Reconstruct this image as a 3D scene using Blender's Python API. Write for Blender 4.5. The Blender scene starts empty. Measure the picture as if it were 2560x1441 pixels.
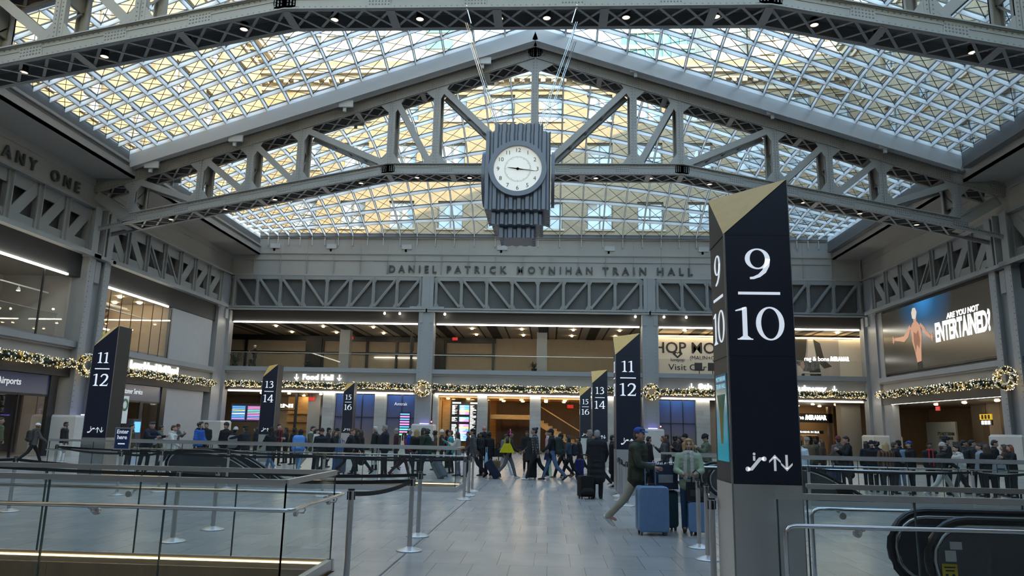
# A large railway concourse under glass vaults, built object by object. Units: metres.
# X runs across the hall, Y into it, Z up. The camera stands at (0, 0, 1.66).
import bpy, math, random
import numpy as np
from mathutils import Vector, Matrix
R = random.Random(11)
S = bpy.context.scene
COL = S.collection
PI = math.pi
SKY_STRENGTH, SUN_STRENGTH, EXPOSURE, EM = .26, 2.6, 2.58, .195
XC = -0.87                     # centre line of the roof
XL, XR = -22.7, 21.3           # faces of the side walls
YF = 50.0                      # face of the far wall
YT = (20.1, 34.4)              # roof trusses

# ---------------------------------------------------------------- mesh builder
class MB:
    def __init__(s):
        s.v = []; s.f = []; s.m = []; s.k = 0
    def add(s, vs, fs):
        b = len(s.v)
        s.v.extend(tuple(p) for p in vs)
        s.f.extend(tuple(b + i for i in f) for f in fs)
        s.m.extend([s.k] * len(fs))
        return s
    def obox(s, c, ax, ay, az):
        c, ax, ay, az = Vector(c), Vector(ax), Vector(ay), Vector(az)
        vs = [c + ax * i + ay * j + az * k for k in (-1, 1) for j in (-1, 1) for i in (-1, 1)]
        return s.add(vs, [(0, 2, 3, 1), (4, 5, 7, 6), (0, 1, 5, 4), (2, 6, 7, 3), (0, 4, 6, 2), (1, 3, 7, 5)])
    def box(s, x0, y0, z0, x1, y1, z1):
        return s.obox(((x0 + x1) / 2, (y0 + y1) / 2, (z0 + z1) / 2), ((x1 - x0) / 2, 0, 0), (0, (y1 - y0) / 2, 0), (0, 0, (z1 - z0) / 2))
    def bar(s, p, q, w, h, up=(0, 0, 1)):
        """square bar from p to q; h along up, w across"""
        p, q, up = Vector(p), Vector(q), Vector(up)
        d = q - p
        if d.length < 1e-6: return s
        a = d.cross(up)
        if a.length < 1e-6: a = d.cross(Vector((1, 0, 0)))
        a.normalize(); u = a.cross(d).normalized()
        return s.obox((p + q) / 2, d / 2, a * w / 2, u * h / 2)
    def ring(s, c, d, r, n, up=None):
        d = Vector(d).normalized()
        a = d.cross(Vector(up) if up else (Vector((0, 0, 1)) if abs(d.z) < .9 else Vector((0, 1, 0)))).normalized()
        b = a.cross(d)
        return [Vector(c) + a * (r * math.cos(2 * PI * i / n)) + b * (r * math.sin(2 * PI * i / n)) for i in range(n)]
    def tube(s, pts, r, n=8, cap=True):
        pts = [Vector(p) for p in pts]
        rr = r if isinstance(r, (list, tuple)) else [r] * len(pts)
        vs = []
        for i, p in enumerate(pts):
            d = pts[min(i + 1, len(pts) - 1)] - pts[max(i - 1, 0)]
            vs += s.ring(p, d, rr[i], n)
        fs = []
        for i in range(len(pts) - 1):
            for j in range(n):
                k = (j + 1) % n
                fs.append((i * n + j, i * n + k, (i + 1) * n + k, (i + 1) * n + j))
        if cap:
            fs.append(tuple(reversed(range(n)))); fs.append(tuple((len(pts) - 1) * n + j for j in range(n)))
        return s.add(vs, fs)
    def lathe(s, prof, c=(0, 0, 0), n=20, axis='z'):
        c = Vector(c); vs = []
        for r, z in prof:
            for j in range(n):
                a = 2 * PI * j / n
                x, y = r * math.cos(a), r * math.sin(a)
                vs.append(c + (Vector((x, y, z)) if axis == 'z' else Vector((x, -z, y)) if axis == 'y' else Vector((z, x, y))))
        fs = []
        for i in range(len(prof) - 1):
            for j in range(n):
                k = (j + 1) % n
                fs.append((i * n + j, i * n + k, (i + 1) * n + k, (i + 1) * n + j))
        fs.append(tuple(reversed(range(n)))); fs.append(tuple((len(prof) - 1) * n + j for j in range(n)))
        return s.add(vs, fs)
    def ell(s, c, rx, ry=None, rz=None, n=8, m=5):
        ry = rx if ry is None else ry; rz = rx if rz is None else rz
        vs = [Vector(c) + Vector((0, 0, -rz))]
        for i in range(1, m):
            t = -PI / 2 + PI * i / m
            for j in range(n):
                a = 2 * PI * j / n
                vs.append(Vector(c) + Vector((rx * math.cos(t) * math.cos(a), ry * math.cos(t) * math.sin(a), rz * math.sin(t))))
        vs.append(Vector(c) + Vector((0, 0, rz)))
        fs = [(0, 1 + (j + 1) % n, 1 + j) for j in range(n)]
        for i in range(m - 2):
            for j in range(n):
                k = (j + 1) % n
                fs.append((1 + i * n + j, 1 + i * n + k, 1 + (i + 1) * n + k, 1 + (i + 1) * n + j))
        L = len(vs) - 1
        fs += [(L, 1 + (m - 2) * n + j, 1 + (m - 2) * n + (j + 1) % n) for j in range(n)]
        return s.add(vs, fs)
    def poly(s, pts):
        return s.add(pts, [tuple(range(len(pts)))])
    def prism(s, pts, d):
        pts = [Vector(p) for p in pts]; d = Vector(d); n = len(pts)
        fs = [tuple(range(n)), tuple(reversed(range(n, 2 * n)))]
        fs += [(i, n + i, n + (i + 1) % n, (i + 1) % n) for i in range(n)]
        return s.add(pts + [p + d for p in pts], fs)
    def flat(s, polys, M, z=0.0, t=0.0):
        """2-D outlines placed by matrix M (local x right, y up, z out); t = thickness"""
        for P in polys:
            w = [M @ Vector((x, y, z)) for x, y in P]
            if t: s.prism([M @ Vector((x, y, z + t)) for x, y in P], M.to_3x3() @ Vector((0, 0, -t)))
            else: s.poly(w)
        return s
    def text(s, body, size, M, ext=0.0, bold=0.0, space=1.0, sx=1.0, shear=0.0, align='CENTER'):
        cu = bpy.data.curves.new('lettering', 'FONT')
        cu.body = body; cu.size = size; cu.extrude = ext; cu.offset = bold; cu.space_character = space
        cu.align_x = align; cu.align_y = 'CENTER'; cu.resolution_u = 3; cu.shear = shear
        o = bpy.data.objects.new('lettering', cu)
        me = bpy.data.meshes.new_from_object(o)
        s.add([M @ Vector((v.co.x * sx, v.co.y, v.co.z)) for v in me.vertices], [tuple(p.vertices) for p in me.polygons])
        bpy.data.objects.remove(o); bpy.data.curves.remove(cu); bpy.data.meshes.remove(me)
        return s
    def build(s, name, mats, parent=None, smooth=False):
        me = bpy.data.meshes.new(name)
        me.from_pydata(s.v, [], s.f)
        if not isinstance(mats, (list, tuple)): mats = [mats]
        for m in mats: me.materials.append(m)
        if len(mats) > 1: me.polygons.foreach_set('material_index', s.m)
        if smooth: me.polygons.foreach_set('use_smooth', [True] * len(me.polygons))
        me.update()
        o = bpy.data.objects.new(name, me)
        COL.objects.link(o)
        if parent is not None:
            o.parent = parent
            o.matrix_parent_inverse = world(parent).inverted()
        return o

def world(o):
    m = o.matrix_basis.copy()
    while o.parent is not None:
        m = o.parent.matrix_basis @ o.matrix_parent_inverse @ m
        o = o.parent
    return m
def tag(o, label, cat, group=None, kind=None):
    o['label'] = label; o['category'] = cat
    if group: o['group'] = group
    if kind: o['kind'] = kind
    return o
def thing(name, label, cat, loc=(0, 0, 0), rz=0.0, group=None, kind=None):
    o = bpy.data.objects.new(name, None); COL.objects.link(o)
    o.location = loc; o.rotation_euler = (0, 0, rz)
    return tag(o, label, cat, group, kind)
def copy_tree(src, loc, rz=0.0, label=None, scale=None):
    r = src.copy(); COL.objects.link(r); r.location = loc; r.rotation_euler = (0, 0, rz)
    if scale: r.scale = scale
    if label: r['label'] = label
    for ch in list(src.children):
        c = ch.copy(); COL.objects.link(c); c.parent = r
        for g in list(ch.children):
            d = g.copy(); COL.objects.link(d); d.parent = c
    return r
def struct(name, mb, mats, label, cat):
    return tag(mb.build(name, mats), label, cat, kind='structure')
def M4(o, x, y, z):
    m = Matrix((x, y, z)).transposed().to_4x4(); m.translation = Vector(o); return m
def on_far(x, y, z): return M4((x, y, z), (1, 0, 0), (0, 0, 1), (0, -1, 0))     # faces the camera
def on_left(x, y, z): return M4((x, y, z), (0, 1, 0), (0, 0, 1), (1, 0, 0))    # on the left wall
def on_right(x, y, z): return M4((x, y, z), (0, -1, 0), (0, 0, 1), (-1, 0, 0))  # on the right wall

# ---------------------------------------------------------------- materials
MAT = {}
def lin(c):
    if isinstance(c, str):
        c = [int(c[i:i + 2], 16) / 255 for i in (0, 2, 4)]
        c = [x / 12.92 if x <= .04045 else ((x + .055) / 1.055) ** 2.4 for x in c]
    return (*c[:3], 1.0)
def mat(name, col, rough=.55, metal=0.0, var=0.0, vs=3.0, bump=0.0, bs=40.0, emit=0.0, ecol=None, spec=.5, stretch=None):
    if name in MAT: return MAT[name]
    m = bpy.data.materials.new(name); m.use_nodes = True
    nt = m.node_tree; b = nt.nodes['Principled BSDF']
    b.inputs['Base Color'].default_value = lin(col)
    b.inputs['Roughness'].default_value = rough; b.inputs['Metallic'].default_value = metal
    b.inputs['Specular IOR Level'].default_value = spec
    if emit:
        b.inputs['Emission Color'].default_value = lin(ecol or col); b.inputs['Emission Strength'].default_value = emit * EM
    if var or bump:
        tc = nt.nodes.new('ShaderNodeTexCoord'); mp = nt.nodes.new('ShaderNodeMapping')
        nt.links.new(tc.outputs['Object'], mp.inputs['Vector'])
        if stretch: mp.inputs['Scale'].default_value = stretch
        if var:
            n = nt.nodes.new('ShaderNodeTexNoise'); n.inputs['Scale'].default_value = vs; n.inputs['Detail'].default_value = 4
            nt.links.new(mp.outputs[0], n.inputs['Vector'])
            r = nt.nodes.new('ShaderNodeValToRGB')
            c = lin(col)
            r.color_ramp.elements[0].position = .3; r.color_ramp.elements[1].position = .7
            r.color_ramp.elements[0].color = (*[x * (1 - var) for x in c[:3]], 1)
            r.color_ramp.elements[1].color = (*[min(1, x * (1 + var)) for x in c[:3]], 1)
            nt.links.new(n.outputs['Fac'], r.inputs['Fac']); nt.links.new(r.outputs[0], b.inputs['Base Color'])
        if bump:
            n2 = nt.nodes.new('ShaderNodeTexNoise'); n2.inputs['Scale'].default_value = bs; n2.inputs['Detail'].default_value = 3
            nt.links.new(mp.outputs[0], n2.inputs['Vector'])
            bp = nt.nodes.new('ShaderNodeBump'); bp.inputs['Strength'].default_value = bump; bp.inputs['Distance'].default_value = .02
            nt.links.new(n2.outputs['Fac'], bp.inputs['Height']); nt.links.new(bp.outputs[0], b.inputs['Normal'])
    MAT[name] = m
    return m
def glass(name, tint, refl, rough=.02):
    m = bpy.data.materials.new(name); m.use_nodes = True
    nt = m.node_tree; nt.nodes.remove(nt.nodes['Principled BSDF'])
    out = nt.nodes['Material Output']
    t = nt.nodes.new('ShaderNodeBsdfTransparent'); t.inputs[0].default_value = lin(tint)
    g = nt.nodes.new('ShaderNodeBsdfGlossy'); g.inputs['Roughness'].default_value = rough
    fr = nt.nodes.new('ShaderNodeFresnel'); fr.inputs['IOR'].default_value = 1.45
    ge = nt.nodes.new('ShaderNodeNewGeometry'); io = nt.nodes.new('ShaderNodeMath'); io.operation = 'MULTIPLY_ADD'; io.inputs[1].default_value = 1 / 1.45 - 1.45; io.inputs[2].default_value = 1.45
    nt.links.new(ge.outputs['Backfacing'], io.inputs[0]); nt.links.new(io.outputs[0], fr.inputs['IOR'])   # thin panes: same reflection from both sides
    mu = nt.nodes.new('ShaderNodeMath'); mu.operation = 'MULTIPLY'; mu.inputs[1].default_value = refl * .6
    mx = nt.nodes.new('ShaderNodeMixShader')
    nt.links.new(fr.outputs[0], mu.inputs[0]); nt.links.new(mu.outputs[0], mx.inputs[0])
    nt.links.new(t.outputs[0], mx.inputs[1]); nt.links.new(g.outputs[0], mx.inputs[2]); nt.links.new(mx.outputs[0], out.inputs[0])
    MAT[name] = m
    return m
def brick(name, c1, c2, cm, w, h, mortar=.01, offset=.5, rough=.6, plane='xz', bump=.0, bias=0.0, freq=2, spec=.5):
    """masonry or tiles in object space; plane names the two axes that the courses run along"""
    m = bpy.data.materials.new(name); m.use_nodes = True
    nt = m.node_tree; b = nt.nodes['Principled BSDF']; b.inputs['Roughness'].default_value = rough
    b.inputs['Specular IOR Level'].default_value = spec
    tc = nt.nodes.new('ShaderNodeTexCoord'); sp = nt.nodes.new('ShaderNodeSeparateXYZ'); cb = nt.nodes.new('ShaderNodeCombineXYZ')
    nt.links.new(tc.outputs['Object'], sp.inputs[0])
    for i, a in enumerate(plane): nt.links.new(sp.outputs['xyz'.index(a)], cb.inputs[i])
    t = nt.nodes.new('ShaderNodeTexBrick'); nt.links.new(cb.outputs[0], t.inputs['Vector'])
    t.inputs['Color1'].default_value = lin(c1); t.inputs['Color2'].default_value = lin(c2); t.inputs['Mortar'].default_value = lin(cm)
    t.inputs['Scale'].default_value = 1; t.inputs['Mortar Size'].default_value = mortar; t.inputs['Mortar Smooth'].default_value = .1
    t.inputs['Bias'].default_value = bias; t.inputs['Brick Width'].default_value = w; t.inputs['Row Height'].default_value = h
    t.offset = offset; t.offset_frequency = freq
    n = nt.nodes.new('ShaderNodeTexNoise'); n.inputs['Scale'].default_value = 1.6; n.inputs['Detail'].default_value = 6
    nt.links.new(cb.outputs[0], n.inputs['Vector'])
    mx = nt.nodes.new('ShaderNodeMix'); mx.data_type = 'RGBA'; mx.blend_type = 'MULTIPLY'; mx.inputs[0].default_value = .35
    nt.links.new(t.outputs['Color'], mx.inputs[6]); nt.links.new(n.outputs['Fac'], mx.inputs[7]); nt.links.new(mx.outputs[2], b.inputs['Base Color'])
    if bump:
        bp = nt.nodes.new('ShaderNodeBump'); bp.inputs['Strength'].default_value = bump; bp.inputs['Distance'].default_value = .02; bp.invert = True
        nt.links.new(t.outputs['Fac'], bp.inputs['Height']); nt.links.new(bp.outputs[0], b.inputs['Normal'])
    MAT[name] = m
    return m
def stripes(name, c1, c2, period, axis, duty=.5, rough=.5, metal=0.0):
    """alternating bands along a direction in object space (woven mesh, louvre blades, corrugation)"""
    m = bpy.data.materials.new(name); m.use_nodes = True
    nt = m.node_tree; b = nt.nodes['Principled BSDF']; b.inputs['Roughness'].default_value = rough; b.inputs['Metallic'].default_value = metal
    tc = nt.nodes.new('ShaderNodeTexCoord'); dp = nt.nodes.new('ShaderNodeVectorMath'); dp.operation = 'DOT_PRODUCT'
    nt.links.new(tc.outputs['Object'], dp.inputs[0]); dp.inputs[1].default_value = [a / period for a in axis]
    fr = nt.nodes.new('ShaderNodeMath'); fr.operation = 'FRACT'; nt.links.new(dp.outputs['Value'], fr.inputs[0])
    gt = nt.nodes.new('ShaderNodeMath'); gt.operation = 'GREATER_THAN'; gt.inputs[1].default_value = duty; nt.links.new(fr.outputs[0], gt.inputs[0])
    mx = nt.nodes.new('ShaderNodeMix'); mx.data_type = 'RGBA'; mx.inputs[6].default_value = lin(c1); mx.inputs[7].default_value = lin(c2)
    nt.links.new(gt.outputs[0], mx.inputs[0]); nt.links.new(mx.outputs[2], b.inputs['Base Color'])
    MAT[name] = m
    return m

steel = mat('grey_painted_steel', (.26, .255, .245), .42, var=.06, vs=.8)
rivet = mat('rivet_heads_shaded', (.15, .147, .145), .45)  # darker than the steel: shading of the heads put into the colour
panel = mat('warm_grey_panel', (.36, .335, .30), .4, var=.05, vs=.5)
colpaint = mat('grey_column_paint', (.27, .27, .275), .45, var=.05, vs=.6)
ribpaint = mat('white_rib_paint', (.82, .82, .81), .4)
dark = mat('dark_void', (.012, .012, .013), .7)
black = mat('black_satin', (.012, .012, .013), .4)
blacktape = mat('black_webbing', (.008, .008, .009), .6)
stain = mat('brushed_stainless', (.66, .64, .62), .36, 1.0, bump=.03, bs=60, stretch=(1, 1, 20))
chrome = mat('polished_steel', (.72, .71, .70), .16, 1.0)
brass = mat('brushed_brass_lining', (.50, .40, .27), .38, .7, var=.08, vs=2, stretch=(3, 3, .3))
stone = mat('pale_stone', (.52, .50, .46), .55, var=.07, vs=1.4)
white = mat('white_lettering', (.85, .86, .88), .5, emit=.25, ecol=(.85, .9, 1))
whitel = mat('lit_white_lettering', (.9, .9, .9), .5, emit=2.2, ecol=(1, 1, 1))
navy = mat('navy_panel', (.011, .013, .027), .38)
gold = mat('gold_panel', (.70, .43, .12), .5, var=.06, vs=9, bump=.05, bs=90)
strip = mat('linear_lamp', (1, 1, 1), .5, emit=14, ecol=(1, .97, .92))
warmstrip = mat('warm_linear_lamp', (1, .8, .5), .5, emit=5, ecol=(1, .72, .36))
lampw = mat('warm_lamp_disc', (1, .85, .7), .5, emit=2.2, ecol=(1, .8, .62))
lampc = mat('white_lamp_disc', (1, 1, 1), .5, emit=18, ecol=(1, .93, .82))
skyglass = glass('clear_roof_glass', (.93, .965, .97), .6, .01)
balglass = glass('balustrade_glass', (.955, .975, .97), .7, .005)
shopglass = glass('shopfront_glass', (.95, .96, .96), 1.0, .01)
# ================================================================ FLOOR, WALLS
# openings of the platform stairs: x0, x1, y0, y1
WELLS = {'A': (-11.9, -2.45, 7.25, 8.82), 'B': (-13.0, -2.4, 19.7, 21.35), 'C': (3.1, 12.8, 7.15, 8.48), 'D': (3.1, 13.0, 18.5, 20.05)}
tile = brick('floor_tile', (.50, .475, .45), (.43, .41, .39), (.20, .19, .18), .457, .95, .004, .36, .2, 'xy', .12, freq=2, spec=.5)
tile.node_tree.nodes['Principled BSDF'].inputs['Roughness'].default_value = .26
fl = MB()
xs = sorted({-40.0, 40.0, *[w[i] for w in WELLS.values() for i in (0, 1)]})
ys = sorted({-9.0, 70.0, *[w[i] for w in WELLS.values() for i in (2, 3)]})
for i in range(len(xs) - 1):
    for j in range(len(ys) - 1):
        cx, cy = (xs[i] + xs[i + 1]) / 2, (ys[j] + ys[j + 1]) / 2
        if any(w[0] < cx < w[1] and w[2] < cy < w[3] for w in WELLS.values()): continue
        fl.poly([(xs[i], ys[j], 0), (xs[i + 1], ys[j], 0), (xs[i + 1], ys[j + 1], 0), (xs[i], ys[j + 1], 0)])
struct('floor', fl, tile, 'pale grey stone tile floor of the concourse, laid in staggered rows', 'floor')
jt = MB(); jt.box(-1.89, 2, .0, -1.865, 26.8, .002)
struct('trim_1', jt, mat('joint_filler', (.12, .115, .11), .6), 'thin dark expansion joint running straight down the tiled floor', 'floor joint')

mesh_side = stripes('perforated_mesh', (.022, .022, .024), (.075, .075, .078), .11, (0, 1, 1.6), .62, .6)
louv = stripes('bronze_louvre', (.012, .011, .012), (.05, .04, .036), .085, (0, 0, 1), .72, .5)
weave = stripes('woven_screen_right', (.055, .055, .055), (.14, .14, .14), .13, (1, 0, -1.0), .55, .6)
weave2 = stripes('woven_screen_left', (.055, .055, .055), (.14, .14, .14), .13, (1, 0, 1.0), .55, .6)

# far wall: frieze of three stepped bands, bottom lip, fascia and ledge
w = MB()
w.box(XL, YF - .10, 13.60, XR, YF + .6, 14.72); w.box(XL, YF - .20, 14.72, XR, YF + .6, 14.86)
w.box(XL, YF - .02, 13.19, XR, YF + .6, 13.57); w.box(XL, YF - .06, 13.55, XR, YF + .6, 13.60)
w.box(XL, YF + .04, 12.12, XR, YF + .6, 13.15); w.box(XL, YF - .02, 13.14, XR, YF + .6, 13.19)
w.box(XL, YF - .14, 12.0, XR, YF + .6, 12.12)
for x in np.arange(XL + 1.6, XR, 1.92): w.box(x - .006, YF - .115, 12.13, x + .006, YF + .05, 14.7)
w.box(XL, YF + .22, 9.6, XR, YF + .6, 12.0)
struct('wall_far_frieze', w, panel, 'stepped grey frieze across the far wall, carrying the name in raised letters', 'wall')
w = MB()
w.box(XL, YF - .25, 5.22, XR, YF + .5, 5.52); w.box(XL, YF - .12, 5.10, XR, YF + .5, 5.22)
w.box(XL, YF + .05, 4.1, XR, YF + .45, 5.10)
struct('wall_far', w, colpaint, 'grey painted ledge and fascia below the upper floor of the far wall', 'wall')
o = MB(); o.box(XL, YF + .1, 8.72, XR, YF + .5, 9.6)
tag(o.build('louvre_panel', louv), 'dark bronze louvre strip above the upper openings of the far wall', 'louvre', 'bronze louvre strips on the far wall')
o = MB(); o.box(XL, YF + .02, 3.92, XR, YF + .5, 4.25)
tag(o.build('louvre_panel', louv), 'dark bronze louvre strip behind the garland over the ground floor openings', 'louvre', 'bronze louvre strips on the far wall')

# lattice girders of the far wall: one per bay
BAYX = [(XL + .35, -9.05), (-7.95, 6.25), (7.35, XR - .35)]
names = ['left', 'middle', 'right']
for bi, (x0, x1) in enumerate(BAYX):
    t = thing('lattice_girder', ['grey lattice girder over the left third of the far wall, above the food hall sign', 'grey lattice girder in the middle of the far wall, below the raised name', 'grey lattice girder over the right third of the far wall, behind the 9/10 pylon'][bi], 'girder', ((x0 + x1) / 2, YF, 9.6), group='lattice girders of the far wall')
    b = MB(); b.box(x0 - .6, YF - .55, 9.56, x1 + .6, YF + .25, 9.68); b.box(x0 - .6, YF - .55, 9.44, x1 + .6, YF - .5, 9.60)
    b.build('bottom_flange', steel, t)
    b = MB(); b.box(x0, YF - .12, 11.72, x1, YF + .2, 12.0); b.box(x0, YF - .12, 9.68, x1, YF + .2, 9.80); b.build('chord', steel, t)
    n = 8; dx = (x1 - x0) / n
    bl, br_ = MB(), MB()
    for i in range(n):
        (bl if i < n / 2 else br_).box(x0 + i * dx, YF + .16, 9.7, x0 + (i + 1) * dx, YF + .20, 11.9)
    bl.build('woven_screen', weave, t); br_.build('woven_screen', weave2, t)
    for i in range(n + 1):
        x = x0 + i * dx
        b = MB(); b.box(x - .10, YF - .14, 9.7, x + .10, YF + .15, 11.95); b.box(x - .03, YF - .22, 9.7, x + .03, YF - .1, 11.95)
        for (z, zz) in ((9.7, .38), (11.92, -.38)):      # gusset plates
            b.prism([(x - .32, YF - .10, z), (x + .32, YF - .10, z), (x + .12, YF - .10, z + zz), (x - .12, YF - .10, z + zz)], (0, .05, 0))
        b.build('vertical', steel, t)
        if i < n:
            b = MB()
            p, q = ((x + .12, YF - .05, 11.75), (x + dx - .12, YF - .05, 9.85)) if i < n / 2 else ((x + .12, YF - .05, 9.85), (x + dx - .12, YF - .05, 11.75))
            b.bar(p, q, .22, .17); b.bar(Vector(p) + Vector((0, -.1, 0)), Vector(q) + Vector((0, -.1, 0)), .1, .045)
            b.build('diagonal', steel, t)

# side walls, per bay between columns at y = 5.8, 20.1, 34.4, 49.3
BAYY = [(-8.0, 5.1), (6.5, 19.4), (20.8, 33.75), (35.15, 48.35)]
girder_labels = {('left', 2): 'grey lattice girder on the left wall, nearer bay under the words MANY ONE', ('left', 3): 'grey lattice girder on the left wall, farther bay over the mural window',
                 ('right', 3): 'grey lattice girder on the right wall above the big video screen', ('right', 2): 'grey lattice girder on the right wall at the right edge of the view'}
for side, X, sg in (('left', XL, -1), ('right', XR, 1)):     # sg: outward
    f = MB()
    def bx(d0, y0, z0, d1, y1, z1): f.box(X + sg * d0, y0, z0, X + sg * d1, y1, z1)
    bx(-.02, -8, 13.19, .6, YF, 14.1); bx(.04, -8, 12.12, .6, YF, 13.15); bx(-.04, -8, 13.12, .6, YF, 13.2)
    bx(-.14, -8, 12.0, .6, YF, 12.12)
    struct('wall_%s_frieze' % side, f, panel, 'smooth grey frieze above the girders of the %s wall' % side, 'wall')
    c = MB(); f = c                                     # soffit and inner upstand of the roof edge
    c.box(X, -8, 13.50, X - sg * 1.95, YF, 13.62); c.box(X - sg * 1.85, -8, 13.5, X - sg * 1.95, YF, 14.2)
    c.box(X - sg * 1.95, -8, 14.08, X - sg * 2.05, YF, 14.2)
    struct('ceiling_edge_%s' % side, c, panel, 'flat grey soffit with upstand along the %s edge of the glass roof' % side, 'ceiling')
    for bi, (y0, y1) in enumerate(BAYY):
        if bi == 0: continue
        f = MB()
        bx(-.22, y0, 5.02, .5, y1, 5.30); bx(-.10, y0, 4.92, .5, y1, 5.02); bx(.05, y0, 4.05, .4, y1, 4.92)
        struct('wall_%s' % side + ('' if bi == 3 else '_bay'), f, colpaint, 'grey ledge and fascia along the %s wall, %s bay' % (side, ('', 'third', 'nearer', 'farther')[bi]), 'wall')
        if bi == 1: continue
        lab = girder_labels[(side, bi)]
        t = thing('lattice_girder', lab, 'girder', (X, (y0 + y1) / 2, 9.6), group='lattice girders of the side walls')
        f = MB(); bx(-.62, y0 - .1, 9.56, .3, y1 + .3, 9.66); bx(-.62, y0 - .1, 9.44, -.56, y1 + .3, 9.6); f.build('bottom_flange', steel, t)
        f = MB(); bx(-.02, y0, 11.35, .06, y1, 12.0); bx(-.02, y0, 9.66, .06, y1, 10.25); bx(-.3, y0, 11.9, .06, y1, 12.0); f.build('chord', steel, t)
        f = MB(); bx(.34, y0, 9.6, .4, y1, 12.0); f.build('backing', mat('girder_backing', (.10, .095, .09), .7), t)
        n = 7; dy = (y1 - y0) / n
        for i in range(n + 1):
            y = y0 + i * dy
            f = MB(); bx(-.10, y - .17, 9.66, -.04, y + .17, 11.98); bx(-.22, y - .03, 9.66, -.06, y + .03, 11.98); bx(.0, y - .1, 9.66, .2, y + .1, 11.98)
            f.build('vertical', steel, t)
            if i < n:
                f = MB(); k = (i < n / 2)
                a, b = (11.7, 9.95) if k else (9.95, 11.7)
                wide = i in (0, 1, n - 1, n - 2, n - 3)
                p, q = Vector((X - sg * .01, y + .2, a)), Vector((X - sg * .01, y + dy - .2, b))
                if wide: f.bar(p, q, .05, .52, up=(0, 0, 1))
                else:
                    f.bar(p, q, .12, .10); f.bar(p + Vector((sg * .2, 0, 0)), q + Vector((sg * .2, 0, 0)), .12, .10)
                f.build('diagonal', steel, t)
        f = MB(); bx(.1, y0, 8.42, .5, y1, 9.56)
        tag(f.build('louvre_panel', mesh_side), 'dark perforated mesh strip under the girder of the %s wall, %s bay' % (side, ('', '', 'nearer', 'farther')[bi]), 'louvre', 'dark mesh strips on the side walls')
        f = MB(); bx(-.05, y0, 3.62, .5, y1, 4.12)
        tag(f.build('louvre_panel', mesh_side), 'dark perforated mesh strip below the garland of the %s wall, %s bay' % (side, ('', '', 'nearer', 'farther')[bi]), 'louvre', 'dark mesh strips on the side walls')

# ================================================================ COLUMNS with stone bases
rv = random.Random(3)
def column(name, loc, shape, label, base, blabel, lightx=None):
    t = thing(name, label, 'column', loc, group='steel columns of the hall')
    x, y = loc[0], loc[1]
    b = MB(); shape(b); b.build('shaft', [colpaint, rivet], t)
    if base:
        x0, x1, y0, y1, h = base
        s = MB(); e = .07
        s.box(x0, y0, 0, x1, y1, h - .1)
        s.add([(x0, y0, h - .1), (x1, y0, h - .1), (x1, y1, h - .1), (x0, y1, h - .1), (x0 + e, y0 + e, h), (x1 - e, y0 + e, h), (x1 - e, y1 - e, h), (x0 + e, y1 - e, h)],
              [(4, 5, 6, 7), (0, 1, 5, 4), (1, 2, 6, 5), (2, 3, 7, 6), (3, 0, 4, 7)])
        o = s.build('plinth', stone); tag(o, blabel, 'plinth', 'stone plinths under the columns')
def far_shape(x):
    def sh(b):
        b.box(x - .53, YF - .42, 0, x + .53, YF + .6, 9.44); b.box(x - .40, YF - .30, 9.44, x + .40, YF + .3, 12.0)
        b.box(x - .13, YF - .34, 9.6, x + .13, YF - .29, 11.98)
        for s in (-1, 1):
            b.box(x + s * .36 - .13, YF - .47, 8.7, x + s * .36 + .13, YF - .41, 9.44); b.box(x + s * .8 - .4, YF - .4, 9.62, x + s * .8 + .4, YF - .1, 9.84)
        b.k = 1
        for z in np.arange(2.2, 9.3, .22):
            for s in (-1, 1): b.box(x + s * .36 - .022, YF - .432, z, x + s * .36 + .022, YF - .42, z + .04)
        b.k = 0
    return sh
column('steel_column', (-8.5, YF, 0), far_shape(-8.5), 'grey riveted column on the far wall right of the food hall sign, lit wreath on it', (-9.05, -7.6, 48.75, 50.3, 1.83), 'pale stone plinth at the foot of the column left of the departure boards')
column('steel_column', (6.8, YF, 0), far_shape(6.8), 'grey riveted column on the far wall just right of the middle 11/12 pylon', (6.2, 7.5, 48.75, 50.3, 1.83), 'pale stone plinth behind the man in the blue cap')
def side_shape(X, y, sg):
    def sh(b):
        for k in (-1, 1): b.box(X - sg * .35, y + k * .62 - .07, 0, X + sg * .5, y + k * .62 + .07, 12.0)   # flanges
        b.box(X - sg * .12, y - .62, 0, X + sg * .5, y + .62, 9.3); b.box(X - sg * .05, y - .62, 9.3, X + sg * .5, y + .62, 12.0)
        for k in (-1, 1): b.box(X - sg * .40, y + k * .62 - .24, 0, X - sg * .35, y + k * .62 + .24, 12.0)
        b.box(X - sg * .30, y - .2, 8.3, X - sg * .1, y + .2, 9.35)
        b.box(X - sg * .5, y - .05, 9.5, X, y + .05, 12.0); b.box(X - sg * .62, y - .9, 9.44, X, y + .9, 9.6)
        b.k = 1
        for z in np.arange(2.2, 9.3, .25):
            for k in (-1, 1): b.box(X - sg * .415, y + k * .62 - .18, z, X - sg * .4, y + k * .62 - .14, z + .045)
        b.k = 0
    return sh
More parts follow.
